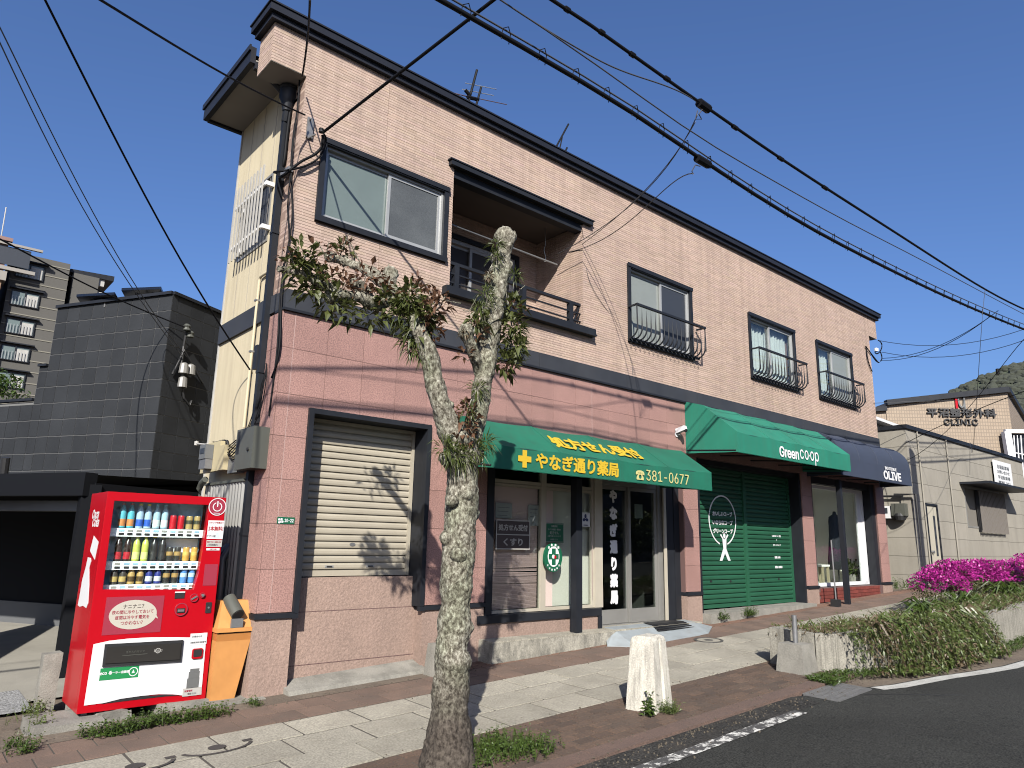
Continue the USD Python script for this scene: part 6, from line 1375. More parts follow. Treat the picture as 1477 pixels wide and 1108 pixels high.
for i, (s, fz, fh) in enumerate((('月極駐車場', .78, .15), ('お問い合わせ', .60, .13), ('平沼駐車場', .40, .14), ('電話 381', .22, .10))): MB().onto(center(fit(text_poly(s, .2, bold=2), w * .7, h * fh)), (x0 + w * .5, Y, z0 + h * fz), FX, FZ, FN, .003).build('lettering', M['grey_plastic'], t)
# meters and pipes in the alley on the neighbour's left wall
def an(u, v): return atX(u, v, NX - .05)
t = thing('gas_meter', 'grey gas meter with black pipes on the alley wall of the low house', 'meter', an(1299, 735))
p = an(1299, 735); MB().box(NX - .22, NX - .02, p[1] - .16, p[1] + .16, p[2] - .16, p[2] + .14).build('case', M['grey_box'], t); MB().lathe([(0, -.12), (.12, -.10), (.15, .0), (.12, .06), (0, .06)], (NX - .12, p[1], p[2] - .16), 14).build('bowl', M['rubber'], t)
MB().tube([(NX - .1, p[1] - .1, p[2] + .14), (NX - .1, p[1] - .1, p[2] + .32), (NX - .1, p[1] + 1.3, p[2] + .36)], .025, 8).tube([(NX - .1, p[1] - .4, .7), (NX - .1, p[1] - .4, p[2] + .36), (NX - .1, p[1] + .1, p[2] + .36)], .035, 8).build('pipe', M['rubber'], t)
p = an(1279, 738); t = thing('white_meter_box', 'small white box beside the gas meter in the alley', 'meter box', p); MB().box(NX - .2, NX - .02, p[1] - .14, p[1] + .14, p[2] - .17, p[2] + .13).build('case', M['white'], t); MB().box(NX - .21, NX - .2, p[1] - .08, p[1] + .08, p[2] - .05, p[2] + .08).build('window', M['darkpane'], t)
# small canopy roof seen above the low house
t = thing('porch_roof', 'thin white-edged canopy roof seen above the low house beside the shop corner', 'canopy', (22, 4, 5.6))
a = atD(1262, 600, 24); b = atD(1297, 613, 25.5); pv = np.array([2.5, 5.0, 0])
MB().hexa([a - (0, 0, .1), b - (0, 0, .1), b + pv - (0, 0, .1), a + pv - (0, 0, .1)], [a, b, b + pv, a + pv]).build('edge', M['white'], t); MB().hexa([a - (0, 0, 1.2) + (0.2, .3, 0), b - (0, 0, 1.2) + (-.2, .3, 0), b + pv - (0, 0, 1.2), a + pv - (0, 0, 1.2)], [a - (0, 0, .11) + (.2, .3, 0), b - (0, 0, .11) + (-.2, .3, 0), b + pv - (0, 0, .11), a + pv - (0, 0, .11)]).build('wall', M['soffit'], t)
# clinic
M['clinic'] = usdkit.material(stage, '/World/Looks/clinic_tile', {'t': ('geometry', {}), 'sx': ('separate_xyz', {}), 'ad': ('math', {'math_type': 'subtract'}), 'cx': ('combine_xyz', {}),
    'b': ('brick_texture', {'offset': 0.0, 'color1': (0.17, 0.13, 0.09), 'color2': (0.15, 0.113, 0.077), 'mortar': (0.11, 0.085, 0.06), 'scale': 1.0, 'mortar_size': 0.022, 'brick_width': 0.20, 'row_height': 0.20}), 'p': ('principled_bsdf', {'roughness': 0.6}), 'bu': ('bump', {'strength': 0.5, 'distance': 0.02, 'invert': True})},
    [('t.position', 'sx.vector'), ('sx.x', 'ad.value1'), ('sx.y', 'ad.value2'), ('ad.value', 'cx.x'), ('sx.z', 'cx.y'), ('cx.vector', 'b.vector'), ('b.color', 'p.base_color'), ('b.fac', 'bu.height'), ('bu.normal', 'p.normal')], surface='p.BSDF')
CD = 40.0
cl = thing('clinic_building', 'brown tiled clinic building with dark lettering under its sloping roof edge', 'building', atD(1400, 640, CD))
A = atD(1277, 582, CD); B = atD(1452, 563, CD)
hd = (B - A); hd[2] = 0; Lw = np.linalg.norm(hd); hd /= Lw; nd = np.array([hd[1], -hd[0], 0]); nd = nd if nd @ (CAM - A) > 0 else -nd
def onwall(u, v, off=0.0):
    d = _ray(u, v); k = nd @ (A + nd * off); return CAM + d * ((k - nd @ CAM) / (nd @ d))
A1p, A2p, A3p, A4p = onwall(1235, 593), onwall(1277, 590), onwall(1277, 581.5), onwall(1452, 562.5)
mb = MB()
def wallquad(mb, pts, depth):
    pts = [np.asarray(p, float) for p in pts]; n = len(pts); v = pts + [p - nd * depth for p in pts]; f = [(i, (i + 1) % n, n + (i + 1) % n) for i in range(n)] + [(i, n + (i + 1) % n, n + i) for i in range(n)] + [(0, i + 1, i) for i in range(1, n - 1)] + [(n, n + i, n + i + 1) for i in range(1, n - 1)]
    return mb.raw(v, f)
g_ = lambda p: np.array([p[0], p[1], -.3])
C5 = onwall(1452, 562.5)
wallquad(mb, [g_(A1p), g_(A2p), A2p, A1p], 14); wallquad(mb, [g_(A2p), g_(C5), A4p, A3p], 14); mb.build('wall', M['clinic'], cl)
# right-hand wing, turned away
W1 = A4p; wd = np.array([RIGHT[0] * .62 + FWD[0] * .78, RIGHT[1] * .62 + FWD[1] * .78, 0]); wd /= np.linalg.norm(wd)
W2 = W1 + wd * 14
mb = MB(); mb.raw([g_(W1), g_(W2), W2 - (0, 0, .0), W1], [(0, 1, 2, 3)]); mb.raw([g_(W2), g_(W2) - nd * 6, W2 - nd * 6, W2], [(0, 1, 2, 3)]); mb.build('side_wall', M['clinic'], cl)
mb = MB(); mb.beam(A3p + nd * .05, A4p + nd * .05, .35, .30).beam(A1p + nd * .05, A2p + nd * .05, .35, .25).beam(W1, W2, .35, .3); mb.build('roof_edge', M['black'], cl)
def onclinic(poly, u, v, m, nm):
    p = onwall(u, v, .03); MB().onto(center(poly), p, hd, FZ, nd, .08).build(nm, m, cl)
def csz(u0, v0, u1, v1): return np.linalg.norm((onwall(u1, v0) - onwall(u0, v0))[:2])
onclinic(fit(text_poly('平沼整形外科', .8, bold=3), csz(1336, 600, 1436, 590), .50), 1386, 595.5, M['rubber'], 'lettering')
onclinic(fit(text_poly('CLINIC', .5, font='inter', bold=1), csz(1361, 608, 1410, 606), .34), 1385.5, 609, M['rubber'], 'lettering')
onclinic(shapely.union_all([ellipse(0, .1, .2, .42).difference(ellipse(0, .14, .12, .36)).intersection(sbox(-.3, -.4, .3, .25)), sbox(.12, -.4, .2, .3)]), 1386, 582, M['grey_plastic'], 'emblem'); onclinic(sbox(0, 0, .12, .7), 1378.5, 581, M['red'], 'emblem_bar')
# white-framed glazed bay
a = onwall(1450, 622, .4); b = onwall(1472, 622, .4)
mb = MB(); mb.beam(onwall(1451, 623, .4), onwall(1458, 665, .4), .35, .3, up=tuple(nd)); mb.beam(onwall(1449, 622, .4), onwall(1500, 622, .4), .22, .2); bay = mb.build('glazed_bay', M['white'], cl)
mb = MB()
for uu in (1462, 1467, 1472, 1478): mb.beam(onwall(uu, 628, .3), onwall(uu + 5, 700, .3), .05, .05, up=tuple(nd))
for vv in (655, 675, 700): mb.beam(onwall(1458, vv - 3, .3), onwall(1495, vv + 4, .3), .05, .05)
mb.build('glazing_bars', M['white'], bay)
mb = MB(); mb.raw([onwall(1454, 625, .15), onwall(1495, 627, .15), onwall(1500, 720, .15), onwall(1462, 720, .15)], [(3, 2, 1, 0)]); mb.build('pane', M['darkpane'], bay)
# red and silver car just showing at the right edge
t = thing('parked_car', 'parked dark car with a red roof edge half hidden at the right edge', 'car', atD(1476, 755, 30))
p = atD(1482, 752, 30); mb = MB()
cdv = np.array([RIGHT[0], RIGHT[1], 0]); cdv /= np.linalg.norm(cdv); cnv = np.array([-cdv[1], cdv[0], 0])
def cb(l0, l1, d0, d1, z0, z1, tl0=0, tl1=0):
    b = [p + cdv * l0 + cnv * d0, p + cdv * l1 + cnv * d0, p + cdv * l1 + cnv * d1, p + cdv * l0 + cnv * d1]; tp_ = [p + cdv * (l0 + tl0) + cnv * d0, p + cdv * (l1 - tl1) + cnv * d0, p + cdv * (l1 - tl1) + cnv * d1, p + cdv * (l0 + tl0) + cnv * d1]
    return [np.array([*q[:2], z0]) for q in b], [np.array([*q[:2], z1]) for q in tp_]
zc0 = zg(p[0], 0)
MB().hexa(*cb(-.4, 3.6, 0, 1.7, zc0 + .35, zc0 + 1.0)).build('body', M['alu_grey'], t); MB().hexa(*cb(-.35, 3.0, .08, 1.62, zc0 + 1.0, zc0 + 1.55, .25, .5)).build('cabin', M['darkpane'], t); MB().hexa(*cb(-.15, 2.5, .1, 1.6, zc0 + 1.55, zc0 + 1.66)).build('roof', M['red'], t)
for l in (.3, 2.8): c = p + cdv * l; MB().cyl((c[0], c[1], zc0 + .32), tuple(np.array([c[0], c[1], zc0 + .32]) + cnv * .2), .32, 18).build('wheel', M['rubber'], t)
# hill
def hill():
    us = np.linspace(1300, 1900, 70); D0 = 420; rows_ = []
    prof = np.interp(us, [1300, 1340, 1400, 1425, 1450, 1477, 1560, 1700, 1900], [600, 585, 553, 540, 531, 523, 505, 500, 520])
    v = []
    for k in range(16):
        f_ = k / 15
        for i, (u, pv_) in enumerate(zip(us, prof)):
            q = atD(u, pv_, D0); base = atD(u, 790, D0 * .62); P_ = base + (q - base) * f_; P_[2] = max(-3, base[2] * 0 + (q[2]) * f_ ** .9)
            P_[2] += (meshkit.fbm(np.array([u / 14, k * .8, 0.0]), 3, 4) - .5) * 9 * math.sin(f_ * 3.0) ; v.append(P_)
    n = len(us); v = np.array(v)
    return v, [(k * n + i, k * n + i + 1, (k + 1) * n + i + 1, (k + 1) * n + i) for k in range(15) for i in range(n - 1)]
hv, hf = hill()
M['hill'] = mat('wooded_hill', (0.055, 0.075, 0.035), 0.95, var=.5, vscale=.12, dirt=.6, dscale=(.08, .08, .08), dirtcol=(0.08, 0.095, 0.05))
struct('hill', MB().raw(hv, hf), M['hill'])
hw = MB(); hr = np.random.default_rng(8); V = np.array(hv); F4 = np.array(hf)
ico = trimesh.creation.icosphere(1, 1.0)
for _ in range(4200):
    q = V[F4[hr.integers(len(F4))]]; w_ = hr.dirichlet(np.ones(4)); c = w_ @ q; s = hr.uniform(1.4, 3.2)
    vv = np.array(ico.vertices); vv = vv * s * (1 + .5 * (meshkit.noise(vv * 2.5 + hr.random() * 50)[:, None] - .5)) * (1, 1, .85) + c; hw.raw(vv, ico.faces)
M['hillwood'] = mat('hill_trees', (0.085, 0.10, 0.06), 0.95, island=.45, var=.3, vscale=.5)
solo('hill_wood', hw, M['hillwood'], 'wooded crown of the hill behind the clinic', 'woodland', kind='stuff')

# ------------------------------------------------------------------ left: dark panelled house, carport, apartment block
M['dpanel'] = mat('charcoal_panel', (0.040, 0.043, 0.047), 0.6, spec=.15, var=.2, vscale=1.2, objr=.14, bump=.3, bscale=60, speck=.15, sscale=70)
M['djoint'] = mat('pale_joint', (0.19, 0.19, 0.185), 0.8)
DD = 13.5
dk = thing('dark_house', 'charcoal panelled house with solar panels on its flat roof, left of the shop', 'house', atD(240, 560, DD))
K = atD(249.8, 424, DD); ztop = K[2]
dl = np.array([math.cos(math.radians(119)), math.sin(math.radians(119)), 0]); drr = np.array([math.cos(math.radians(29.0)), math.sin(math.radians(29.0)), 0])
K0 = np.array([K[0], K[1], 0])
def wallpt(u, v, d, o=K0):  # pixel onto the vertical wall through the corner along d
    n = np.array([d[1], -d[0], 0]); r_ = _ray(u, v); return CAM + r_ * (((o - CAM) @ n) / (r_ @ n))
s1 = (wallpt(83, 446, dl) - K0) @ dl; s2 = (wallpt(57, 530, dl) - K0) @ dl; z2 = wallpt(57, 529, dl)[2]; z3 = wallpt(30, 579, dl)[2]
ph = (ztop - wallpt(215, 694, dl)[2]) / 10.65
segs = [(0, s1, ztop), (s1 + .0, s2, z2), (s2, s2 + 9, z3)]
lowz = wallpt(208, 712, dl)[2] - .3
core = MB()
nL = np.array([dl[1], -dl[0], 0]); nL = nL if nL @ (CAM - K) > 0 else -nL; nR = np.array([drr[1], -drr[0], 0]); nR = nR if nR @ (CAM - K) > 0 else -nR
inn = K0 - nL * .008 - nR * .008
for (a, b, zt__) in segs:
    q = [inn + dl * a, inn + drr * 7 + dl * a, inn + drr * 7 + dl * b, inn + dl * b]; core.hexa([(*p[:2], -.3) for p in q], [(*p[:2], zt__ - .03) for p in q])
core.build('core', M['djoint'], dk)
PWid = (wallpt(249.5, 470, dl) - wallpt(236, 472, dl)); pwl = abs(np.linalg.norm(wallpt(160, 470, dl) - wallpt(190, 466, dl))) * .5
pwl = .455 * ph / .27 if False else ph * 1.02
k = 0
z = ztop; far_ = MB()
while z > 0.3:
    z0 = z - ph + .014
    for (a, b, zt__) in segs:
        if z0 > zt__ - .1: continue
        x = a; zz1 = min(z, zt__)
        while x < b - .02:
            x1 = min(x + pwl, b); mb = MB(); p, q = K0 + dl * (x + .006), K0 + dl * (x1 - .006)
            i_ = nL * .03; mb.hexa([(*c[:2], z0) for c in (p, q, q - i_, p - i_)], [(*c[:2], zz1) for c in (p, q, q - i_, p - i_)])
            if k < 230: mb.build('wall_panel', M['dpanel'], dk); k += 1
            else: far_.raw(*mb.mesh())
            x = x1
    x = 0
    while x < 4.2:
        x1 = x + (pwl * .45 if x == 0 else pwl); mb = MB(); p, q = K0 + drr * (x + .006), K0 + drr * (x1 - .006); i_ = nR * .03
        mb.hexa([(*c[:2], z0) for c in (q, p, p - i_, q - i_)], [(*c[:2], z) for c in (q, p, p - i_, q - i_)]); mb.build('wall_panel', M['dpanel'], dk); x = x1
    z -= ph
far_.build('wall_panel', M['dpanel'], dk, kind='stuff')
cpm = MB()
for a, b in ((K0 + dl * s1, K0), (K0, K0 + drr * 7)): cpm.beam((a[0], a[1], ztop + .02), (b[0], b[1], ztop + .02), .10, .06)
cpm.beam((*(K0 + dl * s1)[:2], z2 + .02), (*(K0 + dl * s2)[:2], z2 + .02), .1, .05).beam((*(K0 + dl * s2)[:2], z3 + .02), (*(K0 + dl * (s2 + 9))[:2], z3 + .02), .1, .05); cpm.build('coping', M['black'], dk)
M['solar'] = mat('solar_panel', (0.012, 0.014, 0.022), 0.2)
for i, (u0, u1, v0, v1) in enumerate(((110, 165, 426, 421), (175, 232, 417, 413))):
    a, b = atD(u0, v0 + 2, DD + .8), atD(u1, v1 + 4, DD + .3); back_ = np.array([.5, .9, 0]) * 1.6
    MB().hexa([a, b, b + back_ - (0, 0, .35), a + back_ - (0, 0, .35)], [a + (0, 0, .05), b + (0, 0, .05), b + back_ - (0, 0, .30), a + back_ - (0, 0, .30)]).build('solar_panel', M['solar'], dk)
    for q in (a * .7 + b * .3, a * .3 + b * .7): MB().beam((q[0] + .1, q[1] + .15, ztop - .1), (q[0] + .1, q[1] + .15, q[2] - .05), .06).build('panel_leg', M['steel'], dk)
# service head on the right wall of the dark house
def dw(u, v, o=.12): return wallpt(u, v, drr) + nR * o
t = thing('service_bracket', 'cluster of grey insulators and cable boxes high on the dark house wall', 'insulators', dw(262, 500))
for u, v in ((259, 474), (264, 484)): MB().lathe([(0, -.07), (.07, -.05), (.05, 0), (.07, .03), (.04, .07), (0, .08)], dw(u, v, .18), 10).build('insulator', M['grey_box'], t)
for u, v in ((257, 532), (267, 534), (255, 552)): MB().lathe([(0, -.10), (.09, -.10), (.075, .08), (.03, .11), (0, .11)], dw(u, v, .14), 10).build('cable_box', M['alu_grey'], t)
MB().tube([dw(262, 478), dw(262, 500, .05), dw(258, 530, .05)], .025, 6).tube([dw(256, 560), dw(258, 575), dw(266, 585), dw(269, 578)], .02, 6).tube([dw(246, 540, .04), dw(262, 505, .06), dw(290, 553, .04)], .02, 6).build('bracket', M['rubber'], t)
# carport in front of it
cp_ = thing('carport', 'black-framed carport with a dark interior in front of the dark house', 'carport', (1.6, 2.3, .1))
M['cp_black'] = mat('carport_black', (0.010, 0.011, 0.014), .7, spec=.08)
Pp = atG(82, 975); top = 2.13
MB().box(Pp[0] - .02, Pp[0] + .17, Pp[1], Pp[1] + .17, 0, top).build('post', M['cp_black'], cp_)
dcp = dl
Q = Pp + dcp * 9
MB().beam((Pp[0] + .05, Pp[1], top), (Q[0] + .05, Q[1], top), .16, .26).build('beam', M['cp_black'], cp_)
i2 = Pp + drr * 3.2
MB().raw([(*Pp[:2], top + .11), (*Q[:2], top + .11), (*(Q + drr * 5)[:2], top + .30), (*(Pp + drr * 5)[:2], top + .30)], [(0, 3, 2, 1)]).build('roof', M['cp_black'], cp_)
w0 = Pp + drr * 2.6 - dl * .0
MB().beam((*(w0 - dl * .1)[:2], 1.2), (*(w0 + dl * 9)[:2], 1.2), .1, 2.2).build('inner_wall', M['cp_black'], cp_)
M['cp_base'] = mat('grey_base', (0.14, 0.145, 0.15), .8)
MB().beam((*(w0 - nL * -.06 - dl * .1)[:2], .30), (*(w0 - nL * -.06 + dl * 9)[:2], .30), .06, .40).build('base', M['cp_base'], cp_)
MB().beam((*(Pp + drr * .35 + dl * .3)[:2], 1.90), (*(Pp + drr * .35 + dl * 9)[:2], 1.90), .18, .12).build('shutter_box', M['alu_grey'], cp_)
MB().beam((*(Pp + drr * .1)[:2], 1.1), (*(Pp + drr * 2.6)[:2], 1.1), .08, 2.1).build('end_wall', M['cp_black'], cp_)
t = thing('side_wall', 'plain block wall beside the driveway, just outside the left edge', 'wall', (-.3, 3, 0)); MB().beam((-1.0, 1.1, 1.0), (.55, 4.9, 1.0), .15, 2.2).build('wall', M['concrete'], t)
M['drive'] = mat('pale_drive', (0.42, 0.395, 0.33), .9, var=.12, vscale=2, bump=.3, bscale=60, dirt=.3, dscale=(2, 2, 2), dirtcol=(.2, .19, .16))
struct('driveway', sheet(list(np.linspace(-8, 2.9, 12)), [1.35, 2.5, 4, 6, 8, 12], -.030), M['drive'])
M['gravel'] = mat('grey_gravel', (0.36, 0.36, 0.355), .95, var=.2, vscale=8, speck=.5, sscale=60, bump=1.0, bscale=45, bdist=.02)
struct('gravel_strip', sheet(list(np.linspace(-8, 1.3, 10)), [.95, 1.2, 1.9], -.022), M['gravel'])
t = thing('dark_rod', 'black slanting pole in front of the dark house at the left edge', 'pole', atD(5, 690, 9)); MB().cyl(atD(8.5, 660, 9), atD(1, 716, 9), .05, 10).build('pole', M['rubber'], t)
# apartment block
AD = 62.0
ap = thing('apartment_block', 'tall grey and brown apartment block rising far behind the dark house', 'apartment block', atD(60, 500, AD))
M['ap_grey'] = mat('apartment_grey', (0.115, 0.108, 0.092), .8, var=.06, vscale=.5); M['ap_line'] = mat('apartment_joint', (0.30, 0.28, 0.22), .8); M['ap_brown'] = mat('apartment_brown', (0.36, 0.21, 0.11), .8, var=.05); M['ap_pink'] = mat('apartment_pink', (0.34, 0.20, 0.17), .8)
pL = atD(20, 363, AD); pR = at(102, 381, pL[1])
ad = pR - pL; ad[2] = 0; aL = np.linalg.norm(ad); ad /= aL; an_ = np.array([ad[1], -ad[0], 0]); an_ = an_ if an_ @ (CAM - pL) > 0 else -an_
def aw(u, v, off=0.0):
    r_ = _ray(u, v); k_ = an_ @ (pL + an_ * off); return CAM + r_ * ((k_ - an_ @ CAM) / (an_ @ r_))
zT = (pL[2] + aw(102, 381)[2]) / 2
mb = MB(); q = [pL, pL + ad * aL, pL + ad * aL - an_ * 12, pL - an_ * 12]; mb.hexa([(*p[:2], 0) for p in q], [(*p[:2], zT) for p in q]); mb.build('wall', M['ap_grey'], ap)
st_h = 2.95
for k_ in range(24):
    z = zT - .55 - k_ * st_h / 3.0
    MB().beam((*(pL + an_ * .02)[:2], z), (*(pL + ad * aL + an_ * .02)[:2], z), .05, .09).build('joint_line', M['ap_line'], ap)
for k_, vv in enumerate((392, 432, 472, 510, 548)):
    uu = 43 - k_ * 7.2; c = aw(uu, vv, .03); W_, H_ = 2.1, 1.35
    f_ = MB(); b = c - ad * W_ / 2 - (0, 0, H_ / 2); fr_ = sbox(0, 0, W_, H_).difference(sbox(.08, .08, W_ - .08, H_ - .08)).union(sbox(W_ / 2 - .05, 0, W_ / 2 + .05, H_)); f_.onto(fr_, b, ad, FZ, an_, .12); f_ = f_.build('window', M['black'], ap)
    MB().onto(sbox(.08, .08, W_ - .08, H_ - .08), b, ad, FZ, an_, .03).build('pane', M['frost1'], f_)
    MB().onto(sbox(W_ * .5, .1, W_ - .12, H_ - .25), b + an_ * .035, ad, FZ, an_, .02).build('curtain', M['white_dirty'], f_)
    MB().onto(sbox(-.15, 0, W_ + .25, .10), b + (0, 0, H_ + .12), ad, FZ, an_, .35).build('window_hood', M['black'], f_)
    for bx_ in np.linspace(.15, W_ - .15, 9): MB().onto(sbox(bx_ - .02, .05, bx_ + .02, H_ * .62), b + an_ * .14, ad, FZ, an_, .03).build('bar', M['alu'], f_)
# balcony ends at the right and brown wing at the left
for k_, vv in enumerate((405, 428)):
    p = aw(103, vv, -1.0); MB().onto(sbox(0, 0, 2.6, .9), p, ad, FZ, an_, .3).build('balcony', M['white_dirty'], ap)
p = aw(101, 392, -.5); MB().hexa([p, p + ad * 3.6, p + ad * 3.6 - an_ * 6, p - an_ * 6], [p + (0, 0, .3), p + ad * 3.6 + (0, 0, .5), p + ad * 3.6 - an_ * 6 + (0, 0, .5), p - an_ * 6 + (0, 0, .3)]).build('roof_slab', M['black'], ap)
MB().hexa([(*(p + ad * .3)[:2], 0), (*(p + ad * 2.4)[:2], 0), (*(p + ad * 2.4 - an_ * 5)[:2], 0), (*(p + ad * .3 - an_ * 5)[:2], 0)], [(*(p + ad * .3)[:2], p[2]), (*(p + ad * 2.4)[:2], p[2]), (*(p + ad * 2.4 - an_ * 5)[:2], p[2]), (*(p + ad * .3 - an_ * 5)[:2], p[2])]).build('rear_wall', M['ap_grey'], ap)
zS = aw(10, 412)[2]
for nm, m_, z0, z1 in (('brown_wall', M['ap_brown'], 0, zS), ('pink_wall', M['ap_pink'], zS + .8, zT + .3), ('balcony_band', M['soffit'], zS, zS + .8)):
    q = [pL - ad * 12 + an_ * 1.2, pL - ad * .55 + an_ * 1.2, pL - ad * .55 - an_ * 8, pL - ad * 12 - an_ * 8]; e = .25 if nm == 'balcony_band' else 0
    MB().hexa([(*(p + ad * (e if i in (1, 2) else 0) + an_ * (e if i < 2 else 0))[:2], z0) for i, p in enumerate(q)], [(*(p + ad * (e if i in (1, 2) else 0) + an_ * (e if i < 2 else 0))[:2], z1) for i, p in enumerate(q)]).build(nm, m_, ap)
b = aw(-8, 378, 1.22); f_ = MB().onto(sbox(0, 0, 2.4, 1.6), b, ad, FZ, an_, .05).build('window', M['darkpane'], ap); MB().onto(sbox(-.2, -.5, 2.9, -.2), b, ad, FZ, an_, .25).build('sill', M['soffit'], f_); MB().onto(sbox(-.2, 1.7, 3.2, 1.9), b, ad, FZ, an_, .25).build('hood', M['soffit'], f_)
zr_ = zT + .3; MB().beam((*(pL - ad * 12 + an_ * 1.3)[:2], zr_ + .15), (*(pL - ad * .3 + an_ * 1.3)[:2], zr_ + .15), .5, .3).build('cornice', M['ap_pink'], ap)
t = thing('roof_mast', 'thin white lightning mast on the roof of the apartment block', 'mast', aw(2, 345)); MB().cyl(aw(1, 346, -3), aw(9, 299, -3), .05, 6).build('mast', M['white_dirty'], t)
# bit of a garden tree at the left edge
t = thing('garden_tree', 'light green leafy branch tip at the left edge in front of the apartment block', 'tree', atD(4, 560, 22))
mb = MB(); c = atD(-4, 556, 22)
for _ in range(420):
    d = lr.normal(size=3) * (.32, .32, .22); leaf(mb, c + d, lr.normal(size=3), .18, .09, .2)
for _ in range(50): leaf(mb, atD(27, 575, 22) + lr.normal(size=3) * (.22, .2, .06), lr.normal(size=3), .12, .06, .2)
mb.build('crown', M['weed'], t); MB().tube([(c[0] - .3, c[1], 0), (c[0] - .2, c[1], c[2])], .06, 8).build('trunk', M['bark'], t)

# ------------------------------------------------------------------ utility pole just past the right edge of the picture
t = thing('utility_pole', 'grey concrete utility pole beyond the right edge that carries the street cables', 'utility pole', (15.85, -3.95, zg(15.85, -3.95)))
MB().cyl((15.85, -3.95, 0), (15.85, -3.95, 7.3), .17, 20, .135).build('shaft', M['concrete'], t, smooth=40)
MB().cyl((15.85, -3.95, 6.2), (15.85, -3.95, 6.3), .16, 16).build('band', M['steel'], t)
# ------------------------------------------------------------------ overhead wires
CY = -3.0
def onc(u, v, Y=CY): return at(u, v, Y)
def ext(pts):  # carry a cable on past the frame on both sides
    p = [np.asarray(q, float) for q in pts]; return [p[0] + (p[0] - p[1]) / np.linalg.norm(p[0] - p[1]) * 14 + (0, 0, .8)] + p + [p[-1] + (p[-1] - p[-2]) / np.linalg.norm(p[-1] - p[-2]) * 14 + (0, 0, .5)]
LOWC = [(635, 0), (700, 37), (800, 95), (900, 155), (1000, 222), (1060, 262), (1150, 318), (1250, 372), (1350, 421), (1477, 475)]
UPC = [(797, 0), (860, 42), (930, 92), (1015, 152), (1100, 211), (1200, 277), (1300, 341), (1400, 405), (1440, 428), (1477, 446)]
wire('utility_cable', ext([onc(u, v) for u, v in LOWC]), .022, 'thick black bundled street cable, the lower of the two', 'street cables', n=60)
wire('utility_cable', ext([onc(u, v) for u, v in UPC]), .018, 'black street cable with ties, above the thick bundled one', 'street cables', n=60)
wire('messenger_wire', ext([onc(u, v - 13 + u * .004) for u, v in LOWC]), .008, 'thin steel wire just above the thick bundled cable', None, n=60, m='wire_grey')
wire('messenger_wire', ext([onc(u, v) for u, v in ((722, 0), (800, 52), (900, 122), (1000, 192), (1100, 252), (1200, 308), (1300, 360), (1380, 402))]), .007, 'thin wire between the two thick street cables', None, n=60, m='wire_grey')
wire('messenger_wire', [onc(u, v) for u, v in ((722, 0), (780, 38), (830, 68), (880, 95), (940, 117), (1010, 150))], .007, 'thin sagging wire running to the joint on the upper street cable', None, n=40, m='wire_grey')
sl = thing('cable_hangers', 'row of wire loops lashing the thick bundled cable to its support wire', 'cable ties', onc(1000, 222))
lp_ = MB(); cpts = np.array([onc(u, v) for u, v in LOWC]); from scipy.interpolate import CubicSpline
ss = np.r_[0, np.cumsum(np.linalg.norm(np.diff(cpts, axis=0), axis=1))]; cs = CubicSpline(ss, cpts)
for s in np.arange(.2, ss[-1], .42):
    a = cs(s); b = cs(min(s + .10, ss[-1])); lp_ = MB().tube([a + (0, 0, -.04), a + (0, -.02, .05), a * .4 + b * .6 + (0, -.02, .095), b + (0, 0, .05), b + (0, .02, -.03)], .0045, 5); lp_.build('loop', M['wire'], sl)
jt = thing('cable_joint', 'cable joint with dangling leads on the upper street cable', 'cable joint', onc(1015, 152)); MB().tube([onc(1008, 148), onc(1022, 158)], .05, 8).build('clamp', M['wire'], jt); MB().tube([onc(1015, 155), onc(1008, 165), onc(1012, 172), onc(1003, 172), onc(1006, 160)], .006, 5).build('lead', M['wire_grey'], jt)
jt = thing('cable_joint', 'cable joint with short leads on the thick bundled cable', 'cable joint', onc(1012, 232)); MB().tube([onc(1005, 228), onc(1022, 238)], .045, 8).build('clamp', M['wire'], jt); MB().tube([onc(1010, 240), onc(1003, 238), onc(998, 247), onc(1000, 252)], .006, 5).build('lead', M['wire_grey'], jt)
for uu, vv in ((930, 92), (860, 40), (1100, 211), (1180, 264)): pass
for k_, (u, v) in enumerate(((818, 14), (868, 47), (912, 79), (962, 114), (1060, 184), (1126, 229), (1190, 271))): solo('cable_tie', MB().tube([onc(u - 3, v - 2), onc(u + 3, v + 2)], .026, 8), M['wire'], f'black tie on the upper street cable, {("first", "second", "third", "fourth", "fifth", "sixth", "seventh")[k_]} from the left', 'cable tie', 'ties on the upper street cable')
DR = 'service wires dropping to the shop building'
wire('service_drop', [at(466, 191, -.18), at(712, 0, CY + .1), at(712, 0, CY + .1) + (at(712, 0, CY + .1) - at(466, 191, -.18)) * .3], .017, 'stout black service cable rising from the bracket by the big window to the street cables', DR)
wire('service_drop', [at(440, 166, -.15), at(300, 94, -1.3), at(145, 0, -2.4), at(145, 0, -2.4) + (at(145, 0, -2.4) - at(300, 94, -1.3)) * .6], .009, 'thin black wire from the wall bracket up to the top left', DR)
wire('service_drop', [at(447, 0, -2.2), at(443, 60, -1.2), at(436, 110, -.15)], .010, 'black wire dropping steeply over the roof edge beside the downpipe', DR)
wire('service_drop', [onc(1006, 166), at(905, 300, -1.2), at(805, 366, .3)], .006, 'upper of two thin wires dropping from the cable joint to the balcony recess', DR, m='wire_grey', sag=.08)
wire('service_drop', [onc(1000, 250), at(930, 300, -1.6), at(870, 345, -.5), at(820, 364, .3)], .006, 'thin wire dropping from the bundled cable joint to the balcony recess', DR, m='wire_grey')
wire('service_drop', [onc(1003, 176), at(925, 280, -1.5), at(840, 352, 0)], .005, 'lower of two thin wires dropping from the cable joint to the balcony recess', DR, m='wire_grey')
